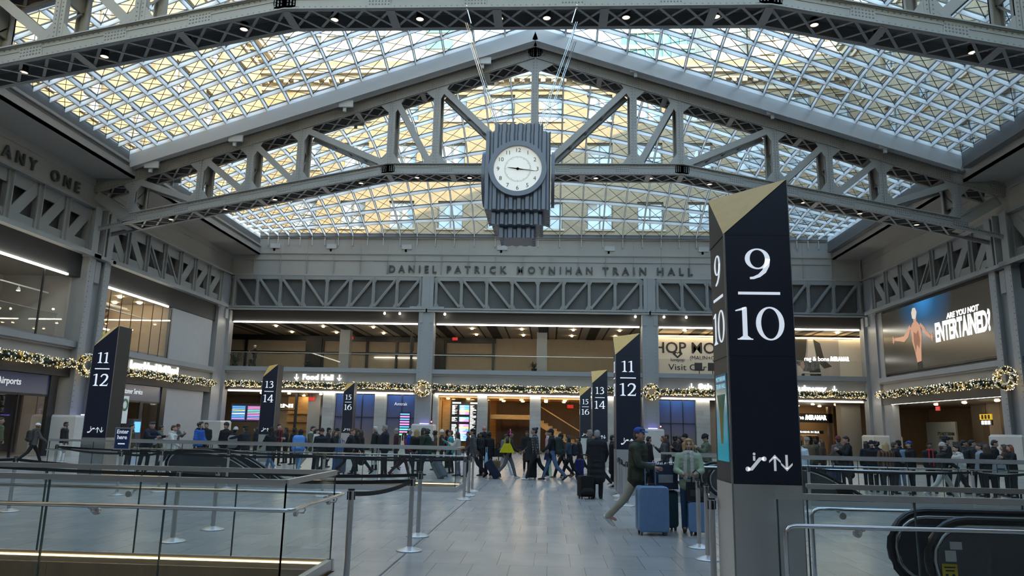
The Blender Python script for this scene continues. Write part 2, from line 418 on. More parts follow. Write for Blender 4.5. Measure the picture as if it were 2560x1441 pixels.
for y in YT:
    near = y < 30
    if not near:
        column('steel_column', (XL, y, 0), side_shape(XL, y, -1), 'grey riveted column of the left wall carrying the far roof truss, wreath on it', (XL - 1.0, -21.6, 32.95, 35.6, 1.85), 'large pale stone plinth by the left wall, behind the person in the fur hooded coat')
        column('steel_column', (XR, y, 0), side_shape(XR, y, 1), 'grey riveted column at the right edge of the view beside the video screen', (20.3, XR + 1, 33.1, 35.5, 1.85), 'pale stone plinth at the right edge behind the queue')
    else:
        column('steel_column', (XL, y, 0), side_shape(XL, y, -1), 'grey riveted column of the left wall under the clock truss', None, '')
        column('steel_column', (XR, y, 0), side_shape(XR, y, 1), 'grey riveted column of the right wall under the clock truss', None, '')
def corner_shape(X, sg):
    def sh(b):
        b.box(X - sg * .10, 48.35, 0, X + sg * .9, 49.75, 9.44); b.box(X - sg * .06, 48.3, 9.44, X + sg * .9, YF, 12.0)
        b.box(X - sg * .22, 49.2, 8.8, X, 49.6, 9.44); b.box(X - sg * .3, 49.72, 0, X + sg * .9, 50.4, 9.44)
    return sh
column('steel_column', (XL, 49, 0), corner_shape(XL, -1), 'grey column in the far left corner of the hall', (XL - .6, -21.55, 47.95, 49.6, 1.78), 'pale stone plinth in the far left corner behind the person in the black jacket')
column('steel_column', (XR, 49, 0), corner_shape(XR, 1), 'grey column in the far right corner of the hall', (20.35, XR + .8, 47.8, 49.6, 1.72), 'pale stone plinth in the far right corner behind the fur coat')

# raised name on the frieze
t = thing('wall_lettering', 'raised dark letters DANIEL PATRICK MOYNIHAN TRAIN HALL on the far frieze', 'lettering', (-.8, YF, 12.3))
dl = mat('dark_letters', (.055, .055, .055), .4)
x = -11.37
b = MB(); b.text('DANIEL PATRICK MOYNIHAN TRAIN HALL', .72, on_far(-.78, YF - .0, 12.56), ext=.05, bold=.018, space=1.0)
xsv = [v[0] for v in b.v]; wdt = max(xsv) - min(xsv)
for word, x0, x1 in (('DANIEL', 972, 1093), ('PATRICK', 1119, 1270), ('MOYNIHAN', 1297, 1485), ('TRAIN', 1510, 1618), ('HALL', 1645, 1732)):
    def px(p): return -11.37 + (p - 972) * (9.82 + 11.37) / (1732 - 972)
    a, c = px(x0), px(x1)
    m = MB(); m.text(word, .70, Matrix.Identity(4), bold=.012, space=1.75)
    ww = max(v[0] for v in m.v) - min(v[0] for v in m.v)
    hh = max(v[1] for v in m.v) - min(v[1] for v in m.v); mid = (max(v[1] for v in m.v) + min(v[1] for v in m.v)) / 2
    k = .52 / hh
    b = MB(); b.text(word, .70 * k, on_far((a + c) / 2, YF - .03, 12.56 - mid * k), ext=.045, bold=.014 * k, space=1.75, sx=(c - a) / (ww * k))
    xm = [v[0] for v in b.v]; off = (a + c) / 2 - (max(xm) + min(xm)) / 2
    b.v = [(v[0] + off, v[1], v[2]) for v in b.v]
    b.build('word', dl, t)
t = thing('wall_lettering', 'raised dark letters reading MANY ONE on the left frieze', 'lettering', (XL, 29, 12.3))
for word, y0, y1 in (('MANY', 26.75, 29.55), ('ONE', 30.55, 32.6)):
    b = MB(); b.text(word, .72, on_left(XL + .02, (y0 + y1) / 2, 12.55), ext=.05, bold=.014, space=1.75)
    b.build('word', dl, t)

# ================================================================ ROOF TRUSSES
def truss_z(u, chord):
    u = abs(u)
    if chord == 't': return 19.93 - .328 * u            # underside of the top chord
    return 13.81 if u < 7.15 else 13.81 - .205 * (u - 7.15)
def build_truss(Yc, label):
    t = thing('roof_truss', label, 'truss', (XC, Yc, truss_z(19.9, 'b')), group='gabled steel roof trusses')
    yf, yb = Yc - .55, Yc + .55
    E = 21.75
    def P(u, y, z): return (XC + u, y, z)
    def rivets(b, a, c, y, z0, z1, step, rows):
        """two or more rows of rivet heads on the front of a plate"""
        L = math.hypot(c - a, z1 - z0); n = max(2, int(L / step))
        b.k = 1
        for i in range(n):
            s = (i + .5) / n
            for r in rows: b.box(XC + a + (c - a) * s - .022, y - .014, z0 + (z1 - z0) * s + r - .022, XC + a + (c - a) * s + .022, y, z0 + (z1 - z0) * s + r + .022)
        b.k = 0
    def chord(segs, kind, h, name):
        b = MB()
        for (u0, u1) in segs:
            z0, z1 = truss_z(u0, kind), truss_z(u1, kind)
            up = (0, 0, 1)
            for y in (yf, yb):
                b.bar(P(u0, y, z0 + h / 2), P(u1, y, z1 + h / 2), .05, h)
                for zz, wd in ((0.02, .17), (h - .02, .17)):
                    b.bar(P(u0, y, z0 + zz), P(u1, y, z1 + zz), wd, .035)
                s = 1 if y == yb else -1
                for zz in (.10, h - .10): b.bar(P(u0, y + s * .035, z0 + zz), P(u1, y + s * .035, z1 + zz), .02, .16)
            b.bar(P(u0, Yc, z0 + h), P(u1, Yc, z1 + h), 1.42, .04)                       # cover plate
            rivets(b, u0, u1, yf - .045, z0, z1, .17, (.07, h - .07))
            L = abs(u1 - u0); n = max(1, int(L / 2.4))
            for i in range(n + 1):                                                      # splice plates
                s = i / n; uu = u0 + (u1 - u0) * s; zz = z0 + (z1 - z0) * s; sl = (z1 - z0) / (u1 - u0)
                w2 = .34 * (1 if u1 > u0 else -1)
                b.bar(P(uu - .34, yf - .045, zz - .34 * sl + h / 2), P(uu + .34, yf - .045, zz + .34 * sl + h / 2), .03, h * .94)
                b.k = 1
                for ix in range(-3, 4):
                    for iz in range(-2, 3):
                        if h < .55 and abs(iz) == 2: continue
                        du = ix * .095; b.box(XC + uu + du - .02, yf - .075, zz + sl * du + h / 2 + iz * .105 - .02, XC + uu + du + .02, yf - .06, zz + sl * du + h / 2 + iz * .105 + .02)
                b.k = 0
        b.build(name, [steel, rivet], t)
        lb = MB()                                                                        # soffit lacing
        for (u0, u1) in segs:
            z0, z1 = truss_z(u0, kind), truss_z(u1, kind)
            n = int(round(abs(u1 - u0) / .8)); 
            for i in range(n):
                s0, s1 = i / n, (i + 1) / n
                a = (u0 + (u1 - u0) * s0, z0 + (z1 - z0) * s0); c = (u0 + (u1 - u0) * s1, z0 + (z1 - z0) * s1)
                lb.bar(P(a[0], yf + .06, a[1] + .015), P(c[0], yb - .06, c[1] + .015), .085, .02)
                lb.bar(P(a[0], yb - .06, a[1] + .035), P(c[0], yf + .06, c[1] + .035), .085, .02)
                if i % 4 == 0: lb.bar(P(a[0] - .13, Yc, a[1] + .0), P(a[0] + .13, Yc, a[1] + .0), 1.0, .02)
        lb.build(name + '_lacing', steel, t)
    chord([(-E, 0), (0, E)], 't', .62, 'top_chord')
    chord([(-19.9, -7.15), (-7.15, 7.15), (7.15, 19.9)], 'b', .50, 'bottom_chord')
    us = [19.9, 16.55, 14.1, 11.6, 7.1, 4.85]
    for u in [-x for x in us] + [0] + us[::-1]:
        zb, zt = truss_z(u, 'b') + .5, truss_z(u, 't')
        b = MB()
        for y, s in ((yf, -1), (yb, 1)):
            b.box(XC + u - .17, y - .03, zb, XC + u + .17, y + .03, zt + .02)
            for k in (-1, 1): b.box(XC + u + k * .15 - .02, y - s * .16, zb, XC + u + k * .15 + .02, y + s * .02, zt)
            b.box(XC + u - .02, y + s * .0, zb, XC + u + .02, y + s * .07, zt)
        d = 1 if u <= 0 else -1
        b.box(XC + u - .03, yf + .1, zt - 1.0, XC + u + .03, yb - .1, zt); b.box(XC + u - .03, yf + .1, zb, XC + u + .03, yb - .1, zb + .5)
        for z in np.arange(zb + .6, zt - 1.1, 1.1): b.bar(P(u, yf + .1, z), P(u, yb - .1, z + .9), .06, .05)
        b.prism([P(u - .6, yf - .02, zb), P(u + .6, yf - .02, zb), P(u + .2, yf - .02, zb + .55), P(u - .2, yf - .02, zb + .55)], (0, .04, 0))
        sl = -.328 * (1 if u > 0 else -1)
        if u: b.prism([P(u - .6, yf - .02, zt - .6 * sl), P(u - .2, yf - .02, zt - .55), P(u + .2, yf - .02, zt - .55), P(u + .6, yf - .02, zt + .6 * sl)], (0, .04, 0))
        else: b.prism([P(-.95, yf - .02, zt - .32), P(-.2, yf - .02, zt - .75), P(.2, yf - .02, zt - .75), P(.95, yf - .02, zt - .32), P(0, yf - .02, zt)], (0, .04, 0))
        b.k = 1
        for z in np.arange(zb + .1, zt, .14 if zt - zb < 4 else .16):
            for k in (-1, 1): b.box(XC + u + k * .085 - .016, yf - .045, z, XC + u + k * .085 + .016, yf - .03, z + .032)
        b.k = 0
        b.build('vertical', [steel, rivet], t)
    for i in range(6):
        for s in (-1, 1):
            ua = us[i]; ub = us[i + 1] if i < 5 else .35
            p = (s * (ua - .25), truss_z(ua - .25, 't') - .12); q = (s * (ub + .3), truss_z(ub + .3, 'b') + .62)
            b = MB()
            for y in (yf, yb):
                b.bar(P(p[0], y, p[1]), P(q[0], y, q[1]), .05, .30)
                for zz in (-.14, .14):
                    b.bar(P(p[0], y + (.08 if y == yf else -.08), p[1] + zz), P(q[0], y + (.08 if y == yf else -.08), q[1] + zz), .18, .03)
            n = 5
            for k in range(1, n):
                f = k / n
                b.bar(P(p[0] + (q[0] - p[0]) * f, yf, p[1] + (q[1] - p[1]) * f), P(p[0] + (q[0] - p[0]) * (f + .12), yb, p[1] + (q[1] - p[1]) * (f + .12)), .08, .03)
            b.build('diagonal', steel, t)
    for s in (-1, 1):                                   # end brace up to the wall and strut to the column
        b = MB()
        for y in (yf, yb):
            b.bar(P(s * 19.8, y, truss_z(19.8, 'b') + .28), P(s * 21.75, y, 12.62), .05, .5)
            b.bar(P(s * 19.8, y, truss_z(19.8, 'b') + .52), P(s * 21.75, y, 12.88), .2, .04)
        b.build('end_brace', steel, t)
        b = MB()
        for y in (yf, yb):
            b.bar(P(s * 19.7, y, truss_z(19.7, 'b') + .1), P(s * 21.9, y, 10.82), .06, .22)
            b.k = 1
            for f in np.arange(0, 1, .05): b.box(XC + s * (19.7 + 2.2 * f) - .03, y - .06, 11.34 - .5 * f, XC + s * (19.7 + 2.2 * f) + .03, y - .03, 11.40 - .5 * f)
            b.k = 0
        b.bar(P(s * 20.3, Yc, 11.2), P(s * 20.6, Yc, 11.13), 1.1, .03)
        b.build('end_strut', [steel, rivet], t)
    return t
build_truss(YT[0], 'nearer gabled lattice truss crossing the top of the view, the clock hangs from it')
build_truss(YT[1], 'farther gabled lattice truss spanning the hall behind the clock')

# gutters with fascia that follow the truss gables and carry the glass
for Yc, lab in zip(YT, ('grey gable gutter on top of the nearer truss', 'grey gable gutter on top of the farther truss')):
    b = MB()
    for s in (-1, 1):
        for y in (Yc - .85, Yc + .85):
            b.bar((XC, y, 20.68), (XC + s * 19.9, y, 20.68 - .328 * 19.9), .06, .54)
        b.bar((XC, Yc, 20.58), (XC + s * 21.5, Yc, 20.58 - .328 * 21.5), 1.7, .05)
        for y in (Yc - .9, Yc + .9): b.bar((XC, y, 20.97), (XC + s * 19.9, y, 20.97 - .328 * 19.9), .14, .05)
    tag(b.build('roof_gutter', panel), lab, 'gutter')
# downlights in the bottom chords
US = [-20.5, -18.1, -15.4, -12.9, -10.36, -8.6, -5.8, -3.17, -.75, .68, 3.05, 5.71, 8.56, 10.37, 13.0, 15.6, 18.2, 20.5]
proto = None
for k, Yc in enumerate(YT):
    for u in US:
        z = truss_z(u, 'b') if abs(u) < 19.9 else 11.2
        lab = 'small round warm downlight under the %s truss' % ('clock' if k == 0 else 'farther')
        if proto is None:
            proto = thing('downlight', lab, 'light', (0, 0, 0))
            b = MB(); b.lathe([(.12, .22), (.12, .03), (.135, .03), (.135, .0), (.115, .0), (.115, .02)], n=14); b.build('housing', black, proto)
            b = MB(); b.lathe([(.112, .012), (.112, .016)], n=14); b.build('lamp_lens', lampw, proto)
            o = proto
        else: o = copy_tree(proto, (0, 0, 0), label=lab)
        o.location = (XC + u, Yc, z); o['group'] = 'downlights under the %s truss' % ('clock' if k == 0 else 'farther')
# ================================================================ GLASS ROOF: one gridded vault per bay
U1 = [0, 1.5, 3.02, 4.5, 5.9, 7.25, 8.55, 9.78, 10.97, 12.1, 13.17, 14.2, 15.17, 16.1, 16.97, 17.8, 18.57, 19.27, 19.9]
UN = [-u for u in U1[:0:-1]] + U1
def vault(u, t, kind):
    b = 4 * t * (1 - t); q = 1 - (u / 19.9) ** 2
    if kind == 'gable':
        au = math.sqrt(u * u + (2.4 * b) ** 2)
        return 21.4 - .336 * au + 1.1 * b * q
    au = math.sqrt(u * u + (7 * t) ** 2)
    g = 21.4 - .336 * min(au, 19.9)
    return 14.72 + (g - 14.72) * math.cos(PI / 2 * t) ** .9 + 1.0 * b * q + .3 * t
gasket = mat('rib_gasket', (.09, .095, .10), .5)
cable = mat('stay_cable', (.06, .06, .062), .35, .6)
def skylight(y0, y1, kind, label, fine=True, n=12):
    t = thing('glass_roof', label, 'skylight', (XC, (y0 + y1) / 2, 14.5), group='gridded glass vaults of the roof')
    P = [[Vector((XC + u, y0 + (y1 - y0) * j / n, vault(u, j / n, kind))) for j in range(n + 1)] for u in UN]
    a, c, g, k, gl = MB(), MB(), MB(), MB(), MB()
    N = len(UN)
    D = .19
    dz = Vector((0, 0, D / 2))
    for i in range(N):
        for j in range(n + 1):
            p = P[i][j]
            if j < n: a.bar(p - dz * (1.7 if i in (0, N - 1) else 1), P[i][j + 1] - dz * (1.7 if i in (0, N - 1) else 1), .055, D * (1.7 if i in (0, N - 1) else 1)); g.bar(p + Vector((0, 0, .03)), P[i][j + 1] + Vector((0, 0, .03)), .10, .05)
            if i < N - 1: c.bar(p - dz, P[i + 1][j] - dz, .055, D); g.bar(p + Vector((0, 0, .03)), P[i + 1][j] + Vector((0, 0, .03)), .10, .05)
            if i < N - 1 and j < n:
                e = Vector((0, 0, .06))
                gl.poly([p + e, P[i + 1][j] + e, P[i + 1][j + 1] + e, P[i][j + 1] + e])
                if fine:
                    s = Vector((0, 0, -.05))
                    k.bar(p + s, P[i + 1][j + 1] + s, .022, .022); k.bar(P[i + 1][j] + s, P[i][j + 1] + s, .022, .022)
    a.build('long_rib', ribpaint, t); c.build('cross_rib', ribpaint, t); g.build('gasket', gasket, t); gl.build('glazing', skyglass, t)
    if fine: k.build('cross_stay', cable, t)
    e = MB()                                               # upstand plates below the vault edge
    for i in range(N - 1):
        for j, y in ((0, y0), (n, y1)):
            if kind == 'hip' and j == n: continue
            p, q = P[i][j], P[i + 1][j]
            e.bar(p - Vector((0, 0, .42)), q - Vector((0, 0, .42)), .05, .9)
        j = 0 if kind == 'gable' else 0
    for j, y, s in ((0, y0, 1), (n, y1, -1)):
        for i in range(0, N):
            p = P[i][j]; e.box(p.x - .025, min(p.y, p.y - s * .16), p.z - .85, p.x + .025, max(p.y, p.y - s * .16), p.z)
        for i in range(1, N - 1, 5):                       # spring bearings
            p = P[i][j]
            e.box(p.x - .55 + .7, p.y - s * .12 - .05, p.z - 1.05, p.x + .55 + .3, p.y - s * .12 + .05, p.z - .72)
            e.box(p.x + .35, p.y - s * .2 - .05, p.z - 1.25, p.x + .5, p.y - s * .2 + .05, p.z - .75)
    e.build('edge_plate', mat('roof_edge_paint', (.46, .46, .45), .45), t)
    d = MB()
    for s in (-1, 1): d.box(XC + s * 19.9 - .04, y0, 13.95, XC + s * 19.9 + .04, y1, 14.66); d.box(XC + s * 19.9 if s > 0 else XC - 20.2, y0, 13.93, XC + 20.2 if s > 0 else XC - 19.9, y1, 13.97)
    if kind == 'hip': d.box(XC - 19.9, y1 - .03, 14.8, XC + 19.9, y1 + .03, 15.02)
    d.build('eaves_channel', mat('eaves_dark_grey', (.13, .13, .13), .5), t)  # dark grey channel along the eaves
    return t
skylight(35.65, 49.75, 'hip', 'far glass vault, sloping down to the far wall behind the farther truss')
skylight(21.35, 33.15, 'gable', 'middle glass vault between the clock truss and the farther truss')
skylight(6.9, 18.85, 'gable', 'near glass vault on the near side of the clock truss', fine=False, n=8)
b = MB()  # unseen closed roof, added to darken the near truss and stop sun leaks
for s in (-1, 1): b.bar((XC, -1.1, 20.8), (XC + s * 20.2, -1.1, 20.8 - 6.6), 16.0, .3)
struct('ceiling_light_block', b, panel, 'grey closed roof overhead and behind the viewpoint', 'ceiling')
b = MB(); b.box(-40, -9.2, 0, 40, -8.9, 14.2)
struct('wall_near', b, panel, 'grey wall of the hall behind the viewpoint', 'wall')

# ================================================================ BUILDINGS SEEN THROUGH THE ROOF
tanbrick = brick('tan_brick', (.33, .265, .175), (.26, .21, .14), (.27, .23, .17), .42, .13, .02, .5, .85, 'xz', .3)
tanbrick_s = brick('tan_brick_side', (.33, .265, .175), (.26, .21, .14), (.27, .23, .17), .42, .13, .02, .5, .85, 'yz', .3)
limestone = mat('pale_limestone', (.36, .32, .26), .8, var=.06, vs=.6)
pane = mat('window_pane_sky_tint', (.30, .37, .45), .08, var=.25, vs=.35, spec=1.0)  # pale blue base colour stands in for reflected sky
curtain = mat('window_curtain', (.36, .36, .34), .7)
wframe = mat('window_frame', (.16, .15, .13), .5)
def facade(t, Mx, L, z0, z1, rows, cols, ww, wh, wallmat, depth=.45, blind=True):
    """wall with real openings; Mx maps (along, up, out)"""
    m = MB(); fr = []
    def rect(a0, b0, a1, b1): m.poly([Mx @ Vector((a0, b0, 0)), Mx @ Vector((a1, b0, 0)), Mx @ Vector((a1, b1, 0)), Mx @ Vector((a0, b1, 0))])
    cols = sorted(cols); rows = sorted(rows); zc = z0
    for r in rows:
        rect(0, zc, L, r); ac = 0
        for c in cols:
            rect(ac, r, c - ww / 2, r + wh); ac = c + ww / 2
            for p, q in (((c - ww / 2, r), (c + ww / 2, r)), ((c + ww / 2, r), (c + ww / 2, r + wh)), ((c + ww / 2, r + wh), (c - ww / 2, r + wh)), ((c - ww / 2, r + wh), (c - ww / 2, r))):
                m.poly([Mx @ Vector((*p, 0)), Mx @ Vector((*q, 0)), Mx @ Vector((*q, -depth)), Mx @ Vector((*p, -depth))])
        rect(ac, r, L, r + wh); zc = r + wh
    rect(0, zc, L, z1)
    m.build('wall', wallmat, t)
    rr = random.Random(5)
    for r in rows:
        for c in cols:
            w = MB()
            def bx(a0, b0, a1, b1, d0, d1):
                c0 = (Mx @ Vector(((a0 + a1) / 2, (b0 + b1) / 2, (d0 + d1) / 2)))
                m3 = Mx.to_3x3(); w.obox(c0, m3 @ Vector(((a1 - a0) / 2, 0, 0)), m3 @ Vector((0, (b1 - b0) / 2, 0)), m3 @ Vector((0, 0, (d1 - d0) / 2)))
            a0, a1, b0, b1 = c - ww / 2, c + ww / 2, r, r + wh
            e = .09
            bx(a0, b0, a1, b0 + e, -depth, -.22); bx(a0, b1 - e, a1, b1, -depth, -.22); bx(a0, b0, a0 + e, b1, -depth, -.22); bx(a1 - e, b0, a1, b1, -depth, -.22)
            bx(c - .05, b0, c + .05, b1, -depth, -.25); bx(a0, r + wh * .5 - .04, a1, r + wh * .5 + .04, -depth, -.27)
            w.k = 1; bx(a0 - .15, b0 - .16, a1 + .15, b0, -.05, .14); w.k = 0
            o = w.build('window', [wframe, limestone], t)
            w = MB(); w.poly([Mx @ Vector((a0, b0, -.36)), Mx @ Vector((a1, b0, -.36)), Mx @ Vector((a1, b1, -.36)), Mx @ Vector((a0, b1, -.36))])
            w.k = 1
            if blind and rr.random() < .7:
                q = rr.uniform(.25, .75); w.poly([Mx @ Vector((a0, b1 - wh * q, -.34)), Mx @ Vector((c - .1 - .5 * rr.random(), b1 - wh * q, -.34)), Mx @ Vector((c - .1 - .4 * rr.random(), b1, -.34)), Mx @ Vector((a0, b1, -.34))])
            w.build('pane', [pane, curtain], o)
def cornice(t, Mx, L, z):
    m = MB(); m3 = Mx.to_3x3()
    for b0, b1, d in ((z - 1.4, z - 1.1, .2), (z - .5, z - .1, .45), (z - .1, z + .25, .8), (z + .25, z + .4, .95)):
        m.obox(Mx @ Vector((L / 2, (b0 + b1) / 2, d / 2 - .2)), m3 @ Vector((L / 2, 0, 0)), m3 @ Vector((0, (b1 - b0) / 2, 0)), m3 @ Vector((0, 0, d / 2 + .2)))
    for i in range(int(L / .9)): m.obox(Mx @ Vector((i * .9 + .4, z - .65, .2)), m3 @ Vector((.2, 0, 0)), m3 @ Vector((0, .14, 0)), m3 @ Vector((0, 0, .22)))
    m.build('cornice', limestone, t)
YB = 58.8
ZR = 34.6
t = thing('brick_building', 'tan brick building with tall windows seen through the far glass vault', 'building', (0, YB, 13))
Mf = M4((-25.5, YB, 0), (1, 0, 0), (0, 0, 1), (0, -1, 0))
facade(t, Mf, 52, 13, 33.2, [27.6, 23.2, 18.0], [2.2 + 4.17 * i + (22.5 - 2.2 - 4.17 * 4 - .05) - 4.17 + 2.95 - .0 for i in range(0, 12)], 2.15, 2.4, tanbrick)
cornice(t, Mf, 52, 31.8)
b = MB(); b.box(-25.5, YB + .2, 33.2, 26.5, YB + 12, 33.6); b.box(-25.5, YB + .5, 13, 26.5, YB + .9, 33.2)
b.build('roof', limestone, t)
t = thing('brick_building', 'sunlit tan brick wing with windows seen through the left half of the glass roof', 'building', (-25.5, 25, 13))
Mf = M4((-25.5, -14, 0), (0, 1, 0), (0, 0, 1), (1, 0, 0))
facade(t, Mf, 73, 13, 34.4, [28.3, 23.4, 18.2], [2.5 + 4.4 * i for i in range(16)], 2.0, 2.5, tanbrick_s)
cornice(t, Mf, 73, 33.4)
b = MB(); b.box(-37, -14, 34.3, -25.7, 59, 34.8); b.box(-26.2, -14, 13, -25.95, 59, 34.3); b.build('roof', limestone, t)
t = thing('brick_building', 'shaded grey brick wing with windows seen through the right half of the glass roof', 'building', (25.5, 25, 13))
Mf = M4((25.0, 58.8, 0), (0, -1, 0), (0, 0, 1), (-1, 0, 0))
facade(t, Mf, 88, 13, ZR, [28.3, 23.4, 18.2], [2.5 + 4.4 * i for i in range(19)], 2.0, 2.5, tanbrick_s)
cornice(t, Mf, 88, ZR - .6)
b = MB(); b.box(25.3, -29, ZR - .1, 37, 59, ZR + .3); b.box(25.5, -29, 13, 25.8, 59, ZR); b.build('roof', limestone, t)
# towers beyond
t = thing('apartment_tower', 'tall pale tower with bands of curtained windows high behind the left of the roof', 'tower', (-45, 130, 40))
cream = mat('cream_concrete', (.42, .38, .30), .8); bandc = mat('grey_concrete', (.30, .29, .27), .8); pier = mat('pale_pier', (.42, .43, .46), .7)
b = MB(); b.box(-58, 130.3, 40, -32, 141, 110); b.build('wall', bandc, t)
b = MB(); b.box(-32, 129.6, 40, -29.6, 141, 110); b.build('end_wall', cream, t)
b = MB()
for x in np.arange(-57.5, -31.9, 6.3): b.box(x - .5, 129.7, 40, x + .5, 130.3, 110)
b.build('pier', pier, t)
for z in np.arange(58.5, 95, 3.05):
    w = MB(); w.box(-57, 130.0, z, -32.4, 130.25, z + 1.75); w.k = 1
    for x in np.arange(-56.5, -32.6, 1.26): w.box(x - .06, 129.85, z, x + .06, 130.05, z + 1.75)
    w.k = 2; rr = random.Random(int(z))
    for x in np.arange(-56.4, -33, .63):
        if rr.random() < .45: w.box(x, 129.95, z + .05, x + .35, 130.02, z + 1.7)
    w.build('window_band', [pane, pier, curtain], t)
t = thing('glass_tower', 'teal glass office tower right of the patch of blue sky', 'tower', (20, 120, 40))
teal = mat('teal_glazing', (.09, .25, .27), .15, var=.3, vs=.25, spec=.8); paleband = mat('pale_spandrel', (.36, .40, .42), .6)
b = MB(); b.box(12, 120, 40, 27, 135, 92); b.build('glazing', teal, t)
b = MB()
for z in np.arange(50, 92, 3.0): b.box(11.9, 119.7, z, 27.1, 120.1, z + .75)
for x in np.arange(12, 27.2, 1.5): b.box(x - .06, 119.8, 40, x + .06, 120.1, 92)
b.build('spandrel', paleband, t)
t = thing('grey_tower', 'rough grey tower between the teal glass tower and the cream building', 'tower', (22, 86, 30))
b = MB(); b.box(20.0, 86, 30, 24.4, 96, 72); b.build('wall', mat('weathered_concrete', (.33, .33, .32), .9, var=.3, vs=1.2, bump=.6, bs=3), t)
t = thing('cream_building', 'sunlit cream building with square windows seen through the right of the roof', 'building', (30, 85, 30))
Mf = M4((24.6, 85, 0), (1, 0, 0), (0, 0, 1), (0, -1, 0))
facade(t, Mf, 13, 30, 64, [39, 42.6, 46.2, 49.8, 53.4, 57], [2, 5.2, 8.4, 11.4], 1.8, 1.7, cream, .3)
b = MB(); b.box(24.6, 85.4, 30, 37.6, 97, 64); b.build('wall', cream, t)
t = thing('apartment_tower', 'distant slim pale tower peeking above the gable at the middle of the sky', 'tower', (-16.9, 100, 40))
b = MB(); b.box(-19.2, 100, 40, -14.6, 108, 66); b.build('wall', bandc, t)
b = MB()
for z in np.arange(52, 66, 2.6): b.box(-18.9, 99.85, z, -14.9, 100, z + 1.4)
b.build('window_band', teal, t)

# ================================================================ DAYLIGHT AND CAMERA
S.view_settings.use_white_balance = True; S.view_settings.white_balance_temperature = 7200; S.view_settings.white_balance_tint = 4
W = bpy.data.worlds.new('World'); S.world = W; W.use_nodes = True
nt = W.node_tree; bg = nt.nodes['Background']
sky = nt.nodes.new('ShaderNodeTexSky'); sky.sky_type = 'NISHITA'; sky.sun_disc = False
SUN = Vector((.80, -.48, .345)).normalized()            # towards the sun
sky.sun_elevation = math.asin(SUN.z); sky.sun_rotation = math.atan2(SUN.x, SUN.y)
sky.air_density = 1.2; sky.dust_density = .6; sky.ozone_density = 1.5
nt.links.new(sky.outputs[0], bg.inputs[0]); bg.inputs['Strength'].default_value = SKY_STRENGTH
ld = bpy.data.lights.new('sun', 'SUN'); ld.energy = SUN_STRENGTH; ld.color = (1, .78, .48); ld.angle = .009
lo = bpy.data.objects.new('sun', ld); COL.objects.link(lo); lo.rotation_euler = (-SUN).to_track_quat('-Z', 'Y').to_euler()

cd = bpy.data.cameras.new('camera'); cam = bpy.data.objects.new('camera', cd); COL.objects.link(cam); S.camera = cam
cd.sensor_width = 36; cd.sensor_fit = 'HORIZONTAL'; cd.lens = 1828.43 / 2560 * 36; cd.clip_end = 600; cd.clip_start = .05
pt, yw, rl = .189910808, .0529821222, -.0212167701
cy, sy, cp, sp_, cr, sr = math.cos(yw), math.sin(yw), math.cos(pt), math.sin(pt), math.cos(rl), math.sin(rl)
fwd = Vector((-sy * cp, cy * cp, sp_)); rgt = Vector((cy, sy, 0)); dwn = -rgt.cross(fwd)
r2 = rgt * cr + dwn * sr; d2 = -rgt * sr + dwn * cr
cam.matrix_world = M4((0, 0, 1.66), r2, -d2, -fwd)
S.view_settings.view_transform = 'Standard'; S.view_settings.look = 'None'; S.view_settings.gamma = 1; S.view_settings.use_curve_mapping = False
S.view_settings.exposure = EXPOSURE
C = S.cycles
C.use_denoising = True; C.denoiser = 'OPENIMAGEDENOISE'
C.max_bounces = 9; C.diffuse_bounces = 3; C.glossy_bounces = 3; C.transmission_bounces = 4; C.transparent_max_bounces = 24
C.sample_clamp_indirect = 6; C.sample_clamp_direct = 0; C.caustics_reflective = False; C.caustics_refractive = False
C.use_adaptive_sampling = True; C.adaptive_threshold = .045; C.blur_glossy = .5
# ================================================================ ROOMS BEHIND THE FAR WALL
beige = mat('beige_plaster', (.40, .33, .25), .7, var=.04)
beigec = mat('beige_ceiling', (.42, .35, .27), .6)
slot = mat('dark_slot', (.012, .010, .009), .7)
greywall = mat('light_grey_panel', (.36, .36, .36), .6, var=.03)
travert = brick('travertine', (.50, .48, .44), (.42, .40, .37), (.34, .33, .31), 1.2, .28, .006, .4, .5, 'xz')
wood = mat('honey_wood', (.50, .30, .11), .45, var=.18, vs=2.5, stretch=(1, 1, 8))
darkwood = mat('dark_wood', (.10, .062, .04), .5, var=.2, vs=3, stretch=(6, 6, .6))
brownpier = mat('taupe_pier', (.24, .20, .155), .6)
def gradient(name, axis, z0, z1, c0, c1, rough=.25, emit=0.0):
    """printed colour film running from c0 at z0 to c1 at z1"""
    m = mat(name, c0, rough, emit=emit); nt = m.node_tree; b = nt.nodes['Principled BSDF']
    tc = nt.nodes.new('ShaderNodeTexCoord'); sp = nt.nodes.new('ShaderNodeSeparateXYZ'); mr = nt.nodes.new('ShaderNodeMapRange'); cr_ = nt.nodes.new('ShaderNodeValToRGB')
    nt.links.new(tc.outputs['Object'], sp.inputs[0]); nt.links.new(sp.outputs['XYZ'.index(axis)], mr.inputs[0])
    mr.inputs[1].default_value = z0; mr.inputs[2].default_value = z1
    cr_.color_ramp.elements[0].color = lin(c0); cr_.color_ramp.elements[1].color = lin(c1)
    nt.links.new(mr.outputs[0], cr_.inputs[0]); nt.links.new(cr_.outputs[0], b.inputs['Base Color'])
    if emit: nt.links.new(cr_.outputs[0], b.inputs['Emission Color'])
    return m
bluefilm = gradient('blue_window_film', 'Z', .6, 3.7, (.16, .13, .11), (.02, .065, .24), .2, emit=.10)
def lamps(pts, m, name, label, group, r=.10, rot=None):
    proto = None
    for p in pts:
        if proto is None:
            proto = tag(MB().lathe([(r, 0), (r, -.02), (r * .6, -.045)], n=12).build(name, m), label, 'light', group); o = proto
        else: o = proto.copy(); COL.objects.link(o)
        o.location = p
